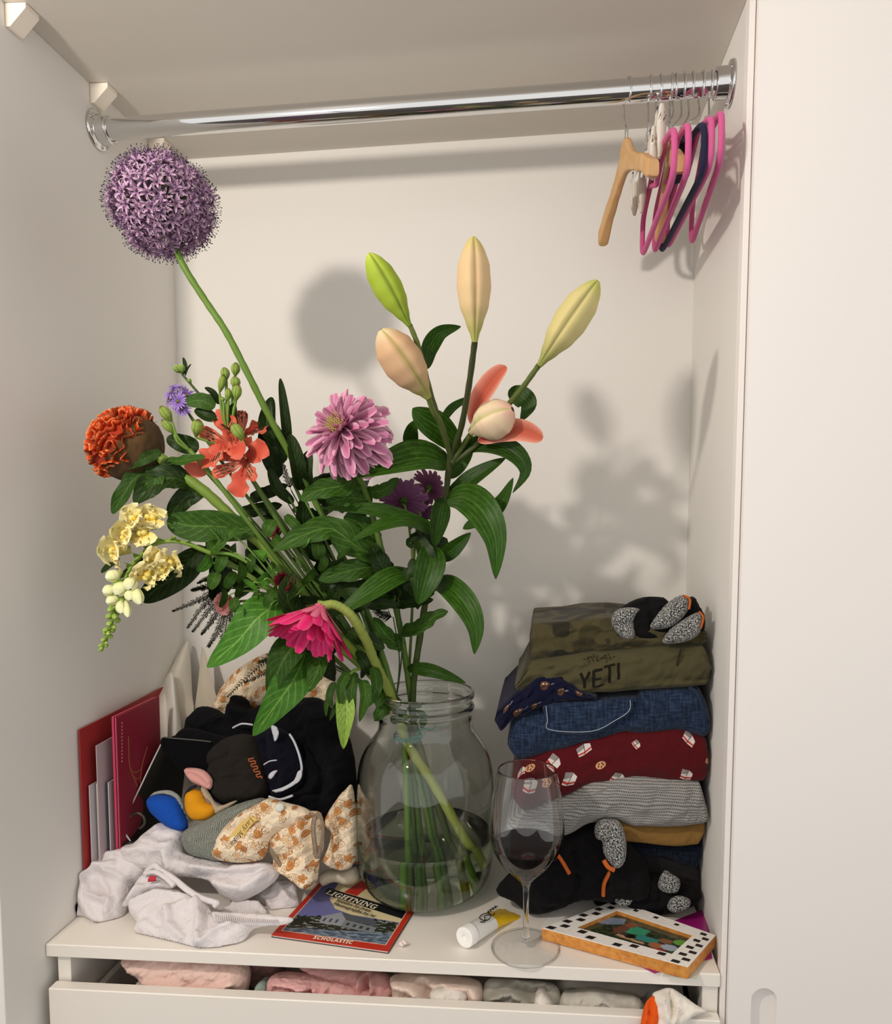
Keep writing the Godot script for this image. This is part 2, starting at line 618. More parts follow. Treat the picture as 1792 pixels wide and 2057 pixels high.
# ---------------------------------------------------------------- chest of drawers under the things
func back_z(x: float) -> float:
	return DB * x / WD
func furniture() -> void:
	var white := mat("chest_white", "#efe9e0", 0.5)
	var chest := thing("drawer_chest", "white chest of drawers whose top carries the vase and the clothes", "chest of drawers", Vector3(0.45, -0.75, 0.2))
	var th := 0.0178
	var m := MB.new()
	m.box(Vector3(0.0006, -th, 0.074), Vector3(0.8925, 0, 0.407), 0.0012)
	var fl := [Vector3(0.0006, 0, 0.0745), Vector3(0.0006, 0, 0.0012), Vector3(0.8925, 0, back_z(0.8925) + 0.001), Vector3(0.8925, 0, 0.0745)]
	m.face(fl)
	part(chest, "top_board", m, white)
	var body := MB.new()
	body.box(Vector3(0.0125, -0.75, 0.08), Vector3(0.0305, -th - 0.0002, 0.4005), 0.0008)
	body.box(Vector3(0.8715, -0.75, 0.08), Vector3(0.8915, -th - 0.0002, 0.4005), 0.0008)
	body.box(Vector3(0.0305, -0.75, 0.08), Vector3(0.8715, -th - 0.0002, 0.086), 0.0008)
	body.box(Vector3(0.0305, -0.30, 0.09), Vector3(0.8715, -0.285, 0.395), 0.0008)
	body.box(Vector3(0.0305, -0.74, 0.37), Vector3(0.8715, -0.32, 0.40), 0.0008)
	part(chest, "carcass", body, white)
	var a := at(112, 1984, 0.4215)
	var b := at(1457, 2054, 0.4215)
	var top := (a.y + b.y) / 2.0
	var fr := MB.new()
	fr.box(Vector3(0.0125, -0.28, 0.4045), Vector3(0.8905, top, 0.4215), 0.0012)
	var dr := part(chest, "drawer", fr, white)
	var bx := MB.new()
	bx.box(Vector3(0.036, -0.27, 0.10), Vector3(0.046, -0.09, 0.4040), 0.0008)
	bx.box(Vector3(0.860, -0.27, 0.10), Vector3(0.869, -0.09, 0.4040), 0.0008)
	bx.box(Vector3(0.046, -0.27, 0.10), Vector3(0.860, -0.09, 0.11), 0.0008)
	bx.box(Vector3(0.046, -0.27, 0.11), Vector3(0.860, -0.262, 0.4040), 0.0008)
	part(dr, "drawer_box", bx, white)
	var mk := MB.new()
	mk.box(Vector3(0.4655, -0.2, 0.115), Vector3(0.4665, -0.085, 0.40), 0.0004)
	part(dr, "divider", mk, white)

# ---------------------------------------------------------------- vase, glass, book, tube, picture frame
const JAR := Vector3(0.487, 0.0042, 0.225)
func arc(o: Vector2, r: float, a0: float, a1: float, n: int) -> Array:
	var out := []
	for k in n + 1:
		var a := deg_to_rad(lerpf(a0, a1, float(k) / n))
		out.append(o + Vector2(cos(a), sin(a)) * r)
	return out
func table_things() -> void:
	var glass := mat("jar_glass", "#fbfefa", 0.0, {"glass": 0.05})
	var jar := thing("glass_jar", "large clear glass jar half filled with water that holds the bouquet", "vase", JAR)
	var key := [Vector2(0.0, 0.0), Vector2(0.060, 0.0), Vector2(0.078, 0.003), Vector2(0.092, 0.013), Vector2(0.100, 0.031), Vector2(0.1035, 0.06), Vector2(0.1045, 0.11), Vector2(0.104, 0.165), Vector2(0.1005, 0.196), Vector2(0.092, 0.219), Vector2(0.0775, 0.24), Vector2(0.0715, 0.252), Vector2(0.0705, 0.268), Vector2(0.0705, 0.278), Vector2(0.0735, 0.281), Vector2(0.0735, 0.286), Vector2(0.0712, 0.289), Vector2(0.0712, 0.297), Vector2(0.074, 0.300), Vector2(0.074, 0.305)]
	var prof := smooth2(key, 70)
	var inner := []
	for k in prof.size():
		var t: Vector2 = (prof[mini(k + 1, prof.size() - 1)] - prof[maxi(k - 1, 0)]).normalized()
		var q: Vector2 = prof[k] + Vector2(-t.y, t.x) * (0.0034 if prof[k].y < 0.27 else 0.0028)
		if prof[k].y > 0.27:
			q.x = minf(q.x, 0.0685)
		inner.append(Vector2(maxf(q.x, 0.0), maxf(q.y, 0.006)))
	inner.reverse()
	var m := MB.new()
	m.lathe(prof + arc(Vector2(0.0713, 0.3055), 0.0027, 20, 160, 5) + inner, 72, JAR)
	part(jar, "glass_body", m, glass)
	var wl := 0.0875
	var wp := [Vector2(0.0, 0.0064)]
	for k in inner.size():
		var q: Vector2 = inner[inner.size() - 1 - k]
		if q.y < wl and q.x > 0.01:
			wp.append(Vector2(q.x + 0.0004, q.y + 0.0001))
	var rl: float = wp[-1].x
	wp.append(Vector2(rl, wl))
	wp.append(Vector2(rl - 0.002, wl - 0.0008))
	wp.append(Vector2(0.04, wl - 0.0010))
	wp.append(Vector2(0.0, wl - 0.0010))
	var w := MB.new()
	w.lathe(wp, 72, JAR)
	part(jar, "water", w, mat("vase_water", "#e3f2da", 0.0, {"glass": 0.033}))
	# wine glass
	var o := Vector3(0.6445, 0.0, 0.369)
	var wg := thing("wine_glass", "stemmed glass with a third of dark red wine on the front of the white top", "wine glass", o)
	var out := smooth2([Vector2(0.0, 0.0004), Vector2(0.040, 0.0004), Vector2(0.0445, 0.001), Vector2(0.0452, 0.0018), Vector2(0.0445, 0.0026), Vector2(0.030, 0.0042), Vector2(0.012, 0.0068), Vector2(0.0062, 0.012), Vector2(0.0045, 0.022), Vector2(0.0038, 0.045), Vector2(0.0038, 0.070), Vector2(0.0046, 0.084), Vector2(0.0085, 0.093), Vector2(0.020, 0.1045), Vector2(0.034, 0.1195), Vector2(0.0445, 0.138), Vector2(0.0495, 0.158), Vector2(0.0495, 0.177), Vector2(0.0470, 0.203), Vector2(0.0425, 0.227), Vector2(0.0385, 0.2455)], 76)
	var inn := []
	for k in range(out.size() - 1, -1, -1):
		var q: Vector2 = out[k]
		if q.y > 0.0945:
			var t: Vector2 = (out[mini(k + 1, out.size() - 1)] - out[k - 1]).normalized()
			inn.append(q + Vector2(-t.y, t.x) * lerpf(0.0022, 0.0009, smoothstep(0.095, 0.13, q.y)))
	inn.append(Vector2(0.0, inn[-1].y - 0.0004))
	var g := MB.new()
	var foot := []
	var upper := []
	for q in out:
		if q.y < 0.0125:
			foot.append(q)
		else:
			upper.append(q)
	var cut: Vector2 = foot[-1]
	foot.append(Vector2(0.0, cut.y))
	g.lathe([Vector2(0.0, cut.y), cut] + upper + [Vector2(0.0380, 0.2459)] + inn, 64, o)
	g.lathe(arc(Vector2(0.0447, 0.0017), 0.0013, 0, 360, 10), 64, o)
	var ft := MB.new()
	ft.lathe(foot, 64, o)
	part(wg, "foot", ft, mat("foot_glass", "#dfe2df", 0.02, {"pane": 0.05}))
	part(wg, "glass", g, mat("wine_glass_glass", "#fbfbfb", 0.0, {"glass": 0.05}))
	var lv := 0.1455
	var wq := [Vector2(0.0, inn[-1].y + 0.0001)]
	for k in range(inn.size() - 2, -1, -1):
		if inn[k].y < lv:
			wq.append(inn[k] + Vector2(0.0003, 0.0))
	var re: float = wq[-1].x
	wq.append(Vector2(re + 0.0002, lv))
	wq.append(Vector2(re - 0.0015, lv - 0.0006))
	wq.append(Vector2(0.0, lv - 0.0008))
	var wi := MB.new()
	wi.lathe(wq, 64, o)
	part(wg, "wine", wi, mat("red_wine", "#140306", 0.0, {"glass": 0.034}))
	book()
	tube_of_cream()
	picture_frame()
	# crumbs beside the book
	var cr := MB.new()
	var co := at_y(810, 1893, 0.004)
	cr.tube([co, co + Vector3(0.006, 0.001, 0.004)], [0.0035, 0.002], 7)
	cr.tube([co + Vector3(-0.003, 0.0, 0.003), co + Vector3(0.002, 0.0, 0.008)], [0.003, 0.0015], 7)
	solo("paper_crumb", cr, mat("crumb", "#ead9d6", 0.8), "tiny crumpled scrap of pale paper right of the picture book's corner", "paper scrap")

func smooth2(key: Array, n: int) -> Array:
	var p := []
	for q in key:
		p.append(Vector3(q.x, q.y, 0))
	var o := []
	for q in spline(p, n):
		o.append(Vector2(maxf(q.x, 0.0), q.y))
	return o

func flat_board(corner: Array, y0: float, y1: float, uv := true) -> MB: # a slab over four floor corners (front left, front right, back right, back left)
	var m := MB.new()
	var t := [Vector2(0, 1), Vector2(1, 1), Vector2(1, 0), Vector2(0, 0)]
	var s := m.v.size()
	for k in 4:
		m.pt(Vector3(corner[k].x, y1, corner[k].z), t[k] if uv else Vector2.ZERO)
	m.quad(s, s + 3, s + 2, s + 1)
	for k in 4:
		var j := (k + 1) % 4
		m.face([Vector3(corner[k].x, y0, corner[k].z), Vector3(corner[k].x, y1, corner[k].z), Vector3(corner[j].x, y1, corner[j].z), Vector3(corner[j].x, y0, corner[j].z)])
	m.face([Vector3(corner[0].x, y0, corner[0].z), Vector3(corner[1].x, y0, corner[1].z), Vector3(corner[2].x, y0, corner[2].z), Vector3(corner[3].x, y0, corner[3].z)])
	return m

func book() -> void:
	var a := at_y(545, 1879, 0.003)
	var b := at_y(780, 1912, 0.003)
	var ex := (b - a).normalized()
	var ez := Vector3(ex.z, 0, -ex.x)
	var w := (b - a).length()
	var h := 0.225
	var bk := thing("picture_book", "thin red-bordered picture book showing a house on a hill, half under the jar", "book", a)
	var img := Image.create(512, 660, false, Image.FORMAT_RGBA8)
	img.fill(hexc("#c4301f"))
	for y in range(22, 622):
		var f := float(y) / 622
		img.fill_rect(Rect2i(26, y, 460, 1), hexc("#2f2f66").lerp(hexc("#7375ae"), clampf(f * 1.5, 0, 1)))
	var n := FastNoiseLite.new()
	n.seed = 3
	n.frequency = 0.03
	n.fractal_octaves = 4
	for y in range(430, 622):
		for x in range(26, 486):
			var hill := 500.0 - 40.0 * sin((x - 60) / 200.0) + n.get_noise_2d(x, 0) * 14.0
			if y > hill:
				var q := n.get_noise_2d(x * 0.7, y * 2.2)
				var c := hexc("#1d2319").lerp(hexc("#484a38"), clampf(q * 1.6 + 0.4, 0, 1))
				if q > 0.28:
					c = hexc("#9aa3a4")
				if y > 596 - (x - 26) * 0.12:
					c = hexc("#48566a").lerp(hexc("#8496a6"), clampf(q * 2.0 + 0.4, 0, 1))
				img.set_pixel(x, y, c)
	paint(img, vecs([140, 486, 210, 440, 250, 486, 250, 540, 150, 532]), hexc("#9da2ac"))
	paint(img, vecs([210, 440, 370, 462, 410, 512, 250, 486]), hexc("#555c64"))
	paint(img, vecs([250, 488, 404, 516, 402, 560, 250, 540]), hexc("#7f868c"))
	for k in 4:
		img.fill_rect(Rect2i(268 + k * 32, 508 + k * 5, 14, 20), hexc("#3c4146"))
	for k in 3:
		img.fill_rect(Rect2i(158 + k * 28, 494, 10, 26), hexc("#4a4f57"))
	paint(img, vecs([34, 560, 44, 500, 56, 530, 70, 486, 88, 560]), hexc("#1e241d"))
	paint(img, vecs([80, 160, 486, 110, 486, 460, 260, 448, 170, 420, 110, 350]), hexc("#e5d6a8"))
	paint(img, vecs([60, 262, 486, 372, 486, 430, 66, 318]), hexc("#12131b"))
	paint(img, vecs([200, 110, 262, 120, 220, 300, 150, 282]), hexc("#c92f22"))
	stroke(img, vecs([26, 22, 486, 22, 486, 622, 26, 622, 26, 22]), 4, hexc("#e8c9bd"))
	var cover := mat("book_cover", "#ffffff", 0.3, {"tex": ImageTexture.create_from_image(img), "coat": 0.3})
	var cs := [a, b, b + ez * h, a + ez * h]
	part(bk, "pages", flat_board([a + (ex + ez) * 0.0012, b + (ez - ex) * 0.0012, b + ez * h - (ex + ez) * 0.0012, a + ez * h + (ex - ez) * 0.0012], 0.0009, 0.0028, false), mat("paper_white", "#f3f0ea", 0.8))
	part(bk, "back_cover", flat_board(cs, 0.0003, 0.0008, false), mat("book_back", "#1c1c20", 0.4))
	part(bk, "front_cover", flat_board(cs, 0.0029, 0.0037), cover, "glossy cover with a red border and a dark hill under a violet sky")
	var u := func(px: float, py: float) -> Vector3: return a + ex * (w * px / 512.0) + ez * (h * (660.0 - py) / 660.0) + Vector3(0, 0.0037, 0)
	var bs := Basis(ex, ez, Vector3.UP)
	var ts := bs.scaled_local(Vector3.ONE)
	var slant := Basis(Vector3.UP, -0.27)
	part(bk, "lettering", text_mesh("LIGHTNING", 0.0110, Transform3D(slant * bs, u.call(215.0, 348.0)), "Droid Serif", 0.0002, true), mat("print_cream", "#f1e8d0", 0.6))
	part(bk, "lettering", text_mesh("Riddles by Jean", 0.0058, Transform3D(slant * bs, u.call(245.0, 392.0)), "Droid Serif", 0.0002, true), mat("print_black", "#16161a", 0.6))
	part(bk, "lettering", text_mesh("Photographs by W", 0.0058, Transform3D(slant * bs, u.call(262.0, 424.0)), "Droid Serif", 0.0002, true), mat("print_black", "#16161a", 0.6))
	part(bk, "lettering", text_mesh("SCHOLASTIC", 0.0068, Transform3D(ts, u.call(270.0, 650.0)), "Droid Sans", 0.0002, true), mat("print_cream", "#f1e8d0", 0.6))

func tube_of_cream() -> void:
	var a := at_y(932, 1885, 0.0142)
	var b := at_y(1030, 1815, 0.010)
	var dr := (b - a).normalized()
	var t := thing("paint_tube", "white tube with a crumpled yellow end lying between the jar and the wine glass", "tube", Vector3(a.x, 0, a.z))
	var side := dr.cross(Vector3.UP).normalized()
	var l := (b - a).length()
	var ring := 24
	var sec := func(m: MB, s: float, rx: float, ry: float, c: Color) -> void:
		for j in ring:
			var an := TAU * j / ring
			var wob := noise.get_noise_3d(s * 400.0, j * 0.6, 3.0) * 0.0016 * smoothstep(0.03, 0.09, s)
			m.pt(a + dr * s + Vector3(0, ry - 0.0138 - (a.y - 0.0142) + sin(an) * (ry + wob), 0) + side * cos(an) * (rx + wob), Vector2(float(j) / ring, s / l), c)
	var body := MB.new()
	var yl := MB.new()
	for k in 10:
		sec.call(body, lerpf(0.016, l * 0.5, k / 9.0), lerpf(0.0135, 0.0150, k / 9.0), lerpf(0.0135, 0.0108, k / 9.0), Color.WHITE)
	body.rows(0, ring, 10, true)
	for k in 12:
		sec.call(yl, lerpf(l * 0.5, l, k / 11.0), lerpf(0.0150, 0.0215, k / 11.0), lerpf(0.0108, 0.0012, k / 11.0), Color.WHITE)
	yl.rows(0, ring, 12, true)
	var e := yl.v.size()
	yl.pt(a + dr * (l + 0.001) + Vector3(0, 0.0012 - a.y + 0.0004, 0))
	for j in ring:
		yl.tri(e - ring + j, e - ring + (j + 1) % ring, e)
	part(t, "tube_body", body, mat("tube_white", "#e9e7e2", 0.3))
	part(t, "tube_end", yl, mat("tube_yellow", "#e6bb1e", 0.4), "crumpled yellow end of the tube")
	var c := MB.new()
	var bas := Basis(side, dr, side.cross(dr))
	c.lathe([Vector2(0.0, 0.0035), Vector2(0.0035, 0.003), Vector2(0.0045, 0.0006), Vector2(0.0125, 0.0), Vector2(0.0142, 0.0012), Vector2(0.0145, 0.014), Vector2(0.013, 0.017), Vector2(0.0, 0.017)], 28, Vector3(a.x, 0.0148, a.z), bas)
	part(t, "cap", c, mat("cap_white", "#f6f4f0", 0.35))
	var ink := mat("print_black", "#16161a", 0.6)
	var sw := MB.new()
	for k in 3: # the looping black emblem and script on the tube
		var p := []
		for j in 15:
			var f := j / 14.0
			var s := lerpf(0.03, 0.062, f) if k == 0 else 0.045 + 0.010 * cos(TAU * f) if k == 1 else lerpf(0.055, 0.078, f)
			var an := 1.9 + 0.25 * sin(f * 9.0) if k == 0 else 1.75 + 0.45 * sin(TAU * f) if k == 1 else 1.5 + 0.22 * sin(f * 26.0)
			p.append(a + dr * s + side * cos(an) * 0.0147 * -1.0 + Vector3(0, sin(an) * 0.0132 - 0.0008, 0))
		sw.tube(p, [0.0007], 5)
	part(t, "script", sw, ink)

func picture_frame() -> void:
	var th := 0.0165
	var y0 := 0.0016
	# magazine and papers under the frame
	var mag := [at_y(1345, 1962, 0), at_y(1452, 1915, 0), at_y(1418, 1836, 0), at_y(1255, 1905, 0)]
	mag[1].x = minf(mag[1].x, 0.889)
	mag[2].x = minf(mag[2].x, 0.889)
	var mz := [at_y(1315, 1957, 0), Vector3(0.889, 0, 0.375), Vector3(0.889, 0, 0.262), at_y(1215, 1905, 0)]
	mz[2] = at_y(1415, 1828, 0)
	solo("magazine", flat_board(mz, 0.0008, 0.0016), mat("magenta_print", "#9c1c74", 0.3, {"coat": 0.4}), "magenta magazine lying under the chequered picture frame", "magazine")
	var pp := [at_y(1330, 1962, 0), at_y(1398, 1968, 0), at_y(1420, 1930, 0), at_y(1360, 1925, 0)]
	for q in pp:
		q.z = minf(q.z, 0.4145)
	solo("paper_slip", flat_board(pp, 0.0002, 0.0007), mat("slip_grey", "#c9cbc2", 0.7), "grey paper slip peeping out under the picture frame's front corner", "paper")
	var p2 := [at_y(1085, 1868, 0), at_y(1190, 1862, 0), at_y(1225, 1815, 0), at_y(1120, 1812, 0)]
	solo("paper_sheet", flat_board(p2, 0.0002, 0.0007), mat("paper_white", "#f3f0ea", 0.8), "white paper sheet lying between the black clothes and the picture frame", "paper")
	var top := [at_y(1089, 1864, y0 + th), at_y(1382, 1942, y0 + th), at_y(1474, 1880, y0 + th), at_y(1238, 1808, y0 + th)]
	top[2].x = minf(top[2].x, 0.8985)
	var fr := thing("framed_picture", "orange wooden picture frame with a worn black and white chequered face, lying flat", "picture frame", Vector3(top[0].x, y0, top[0].z))
	var q := func(u: float, v: float, y: float) -> Vector3:
		var a: Vector3 = top[0].lerp(top[1], u)
		var b: Vector3 = top[3].lerp(top[2], u)
		var w := a.lerp(b, v)
		return Vector3(w.x, y, w.z)
	var bu := 0.15
	var bv := 0.2
	var rim := [[0.0, 0.0, 1.0, bv], [0.0, 1.0 - bv, 1.0, 1.0], [0.0, bv, bu, 1.0 - bv], [1.0 - bu, bv, 1.0, 1.0 - bv]]
	var orange := mat("frame_wood", "#ffffff", 0.5, {"tex": ramp_tex(0.03, ["#b06a28", "#cf8a3c", "#dba050"], [0.0, 0.5, 1.0], 3, 256, 12), "tri": 12.0})
	var wornt := ramp_tex(0.035, ["#6d3a22", "#f2ede6", "#f6f2ec"], [0.0, 0.12, 1.0], 4, 256, 21)
	var white := mat("frame_white", "#ffffff", 0.6, {"tex": wornt, "tri": 22.0, "bump": noise_tex(0.05, 4), "bump_cm": 0.06})
	var m := MB.new()
	var w := MB.new()
	for r in rim:
		var cs := [q.call(r[0], r[1], 0.0), q.call(r[2], r[1], 0.0), q.call(r[2], r[3], 0.0), q.call(r[0], r[3], 0.0)]
		var b := flat_board(cs, y0, y0 + th - 0.0008, false)
		var s := m.v.size()
		for k in b.v:
			m.pt(k)
		for k in b.idx:
			m.idx.append(k + s)
		var b2 := flat_board(cs, y0 + th - 0.0008, y0 + th, false)
		s = w.v.size()
		for k in b2.v:
			w.pt(k)
		for k in b2.idx:
			w.idx.append(k + s)
	part(fr, "wooden_rim", m, orange)
	part(fr, "painted_face", w, white, "chipped white paint on the frame's face")
	var black := mat("frame_black", "#ffffff", 0.55, {"tex": ramp_tex(0.05, ["#1a1614", "#241c1a", "#7a2f20"], [0.0, 0.72, 1.0], 3, 128, 31), "tri": 30.0})
	var sq := func(u0: float, v0: float, u1: float, v1: float) -> void:
		part(fr, "black_square", flat_board([q.call(u0, v0, 0.0), q.call(u1, v0, 0.0), q.call(u1, v1, 0.0), q.call(u0, v1, 0.0)], y0 + th - 0.0002, y0 + th + 0.0004, false), black)
	for side in 2:
		for k in 9:
			var v := 0.02 + k * 0.108
			var o := 0.0 if k % 2 == 0 else 0.045
			var u0: float = (0.012 + o) if side == 0 else (0.915 + o - 0.03)
			if v + 0.054 < 0.99 and (k % 2 == 0 or side == 0 or k < 8):
				sq.call(u0, v, u0 + 0.052, v + 0.062)
	for k in 7:
		if k != 2 and k != 5:
			sq.call(0.2 + k * 0.095, 0.105 - 0.07 * (k % 2), 0.252 + k * 0.095, 0.172 - 0.07 * (k % 2))
	for k in 3:
		sq.call(0.24 + k * 0.2, 0.9, 0.28 + k * 0.2, 0.945)
	# the photograph in it: people sitting among leaves, as plain patches of colour
	var img := Image.create(256, 160, false, Image.FORMAT_RGBA8)
	img.fill(hexc("#2b2a22"))
	var nn := FastNoiseLite.new()
	nn.frequency = 0.05
	for y in 160:
		for x in 256:
			var g := nn.get_noise_2d(x, y * 1.4)
			img.set_pixel(x, y, hexc("#23261e").lerp(hexc("#4b5a36"), clampf(g + 0.45, 0, 1)))
	paint(img, vecs([0, 30, 40, 10, 60, 40, 30, 70, 0, 80]), hexc("#7a8aa0"))
	paint(img, vecs([60, 20, 100, 16, 110, 60, 80, 110, 56, 80]), hexc("#6b3f2c"))
	paint(img, vecs([86, 30, 140, 28, 150, 70, 96, 80]), hexc("#3f9a76"))
	paint(img, vecs([130, 66, 190, 60, 196, 100, 140, 104]), hexc("#3d8a80"))
	paint(img, vecs([90, 96, 170, 110, 168, 124, 88, 112]), hexc("#c09474"))
	disc(img, Vector2(205, 60), 18, hexc("#8a5a40"))
	disc(img, Vector2(195, 105), 20, hexc("#a56a48"))
	disc(img, Vector2(228, 96), 22, hexc("#a9b4c4"))
	disc(img, Vector2(214, 136), 18, hexc("#a03a30"))
	disc(img, Vector2(240, 44), 20, hexc("#6aa840"))
	disc(img, Vector2(78, 34), 16, hexc("#8a5238"))
	disc(img, Vector2(120, 92), 14, hexc("#1d1815"))
	paint(img, vecs([110, 130, 200, 150, 198, 158, 104, 146]), hexc("#b98a62"))
	img.resize(52, 33, Image.INTERPOLATE_BILINEAR)
	img.resize(208, 132, Image.INTERPOLATE_CUBIC)
	part(fr, "photo_print", flat_board([q.call(bu, bv, 0.0), q.call(1 - bu, bv, 0.0), q.call(1 - bu, 1 - bv, 0.0), q.call(bu, 1 - bv, 0.0)], y0 + 0.006, y0 + 0.0105), mat("photo_print", "#ffffff", 0.25, {"tex": ImageTexture.create_from_image(img), "coat": 0.5}), "dim photograph of people sitting among green leaves")

# ---------------------------------------------------------------- cloth
func lerp_at(poly: Array, x: float) -> float: # poly: Vector2s from left to right
	if x <= poly[0].x:
		return poly[0].y
	for k in poly.size() - 1:
		if x <= poly[k + 1].x:
			var t: float = (x - poly[k].x) / maxf(poly[k + 1].x - poly[k].x, 0.001)
			t = lerpf(t, t * t * (3.0 - 2.0 * t), 0.6)
			return lerpf(poly[k].y, poly[k + 1].y, t)
	return poly[-1].y

# A garment folded into a flat packet: its front fold runs between the curves top and bottom, its body goes back to zb.
func packet(top_a: Array, bot_a: Array, zf: float, zb: float, bulge: float, opt := {}) -> MB:
	var top := vecs(top_a)
	var bot := vecs(bot_a)
	var xl := minf(top[0].x, bot[0].x)
	var xr := maxf(top[-1].x, bot[-1].x)
	var nu: int = opt.get("nu", 90)
	var amp: float = opt.get("amp", 0.0015)
	var fr: Vector2 = opt.get("freq", Vector2(30, 1.2))
	var sd: float = opt.get("seed", 1.0)
	var folds: Array = opt.get("layers", [])
	var m := MB.new()
	var nb := 5
	var na := 22
	var rows := nb * 2 + na
	var xend := at(xr, lerp_at(bot, xr), zf).x
	for j in rows:
		for i in nu:
			var u := float(i) / (nu - 1)
			var px := lerpf(xl, xr, u)
			var wt := at(px, lerp_at(top, px), zf)
			var wb := at(px, lerp_at(bot, px), zf)
			var c := (wt + wb) / 2.0
			var h := maxf((wt.y - wb.y) / 2.0, 0.001)
			var ed := clampf(minf(u / opt.get("round_l", 0.05), (1.0 - u) / opt.get("round_r", 0.05)), 0.0, 1.0)
			var e := sqrt(1.0 - (1.0 - ed) * (1.0 - ed))
			var hh := h * lerpf(0.35, 1.0, e)
			var p := Vector3(c.x, c.y, zf)
			var t := 0.0
			if j < nb:
				var f := float(j) / nb
				p.y -= hh * (0.9 + 0.1 * f)
				p.z = lerpf(zb, zf, f)
				t = 1.0
			elif j >= nb + na:
				var f := float(j - nb - na + 1) / nb
				p.y += hh * (1.0 - 0.1 * f)
				p.z = lerpf(zf, zb, f)
				t = 0.0
			else:
				var a := -PI / 2 + PI * (j - nb) / (na - 1)
				var sy := sin(a)
				p.y += hh * signf(sy) * pow(absf(sy), 0.85)
				var w := noise.get_noise_2d(px / 1000.0 * fr.x + sd * 17.0, sy * fr.y + sd * 5.0)
				var w2 := noise.get_noise_2d(px / 1000.0 * fr.x * 3.1 + sd * 3.0, sy * fr.y * 3.0 + sd)
				var d := bulge * e * pow(maxf(cos(a), 0.0), 0.7) + (w * amp + w2 * amp * 0.35) * cos(a) * 1.6
				for q in folds: # grooves where the layers of the fold part
					var o: float = q + 0.06 * noise.get_noise_2d(px / 90.0, q * 40.0 + sd)
					d -= 0.0035 * exp(-pow((sy - o) / 0.055, 2.0)) * cos(a)
				p.z += d
				t = (1.0 - sy) / 2.0
			if p.x > 0.86: # pressed against the right wall
				p.x = 0.86 + (p.x - 0.86) * minf(1.0, 0.0380 / maxf(xend - 0.86, 0.001))
			p.z = maxf(p.z, back_z(p.x) + 0.002)
			var uv := Vector2(u, t) if opt.has("unit") else Vector2(p.x, c.y + (0.5 - t) * PI * hh * 0.8)
			m.pt(p, uv)
	m.rows(0, nu, rows)
	for e in 2:
		var col := (nu - 1) * e
		var mid := Vector3.ZERO
		for j in rows:
			mid += m.v[j * nu + col] / rows
		var k := m.pt(mid, m.uv[col])
		for j in rows:
			var a := j * nu + col
			var b := ((j + 1) % rows) * nu + col
			if e:
				m.tri(a, b, k)
			else:
				m.tri(b, a, k)
	return m

func closed_spline(p: Array, per: int) -> PackedVector2Array:
	var out := PackedVector2Array()
	var n := p.size()
	for k in n:
		for j in per:
			var t := float(j) / per
			out.append(p[k].cubic_interpolate(p[(k + 1) % n], p[(k + n - 1) % n], p[(k + 2) % n], t))
	return out

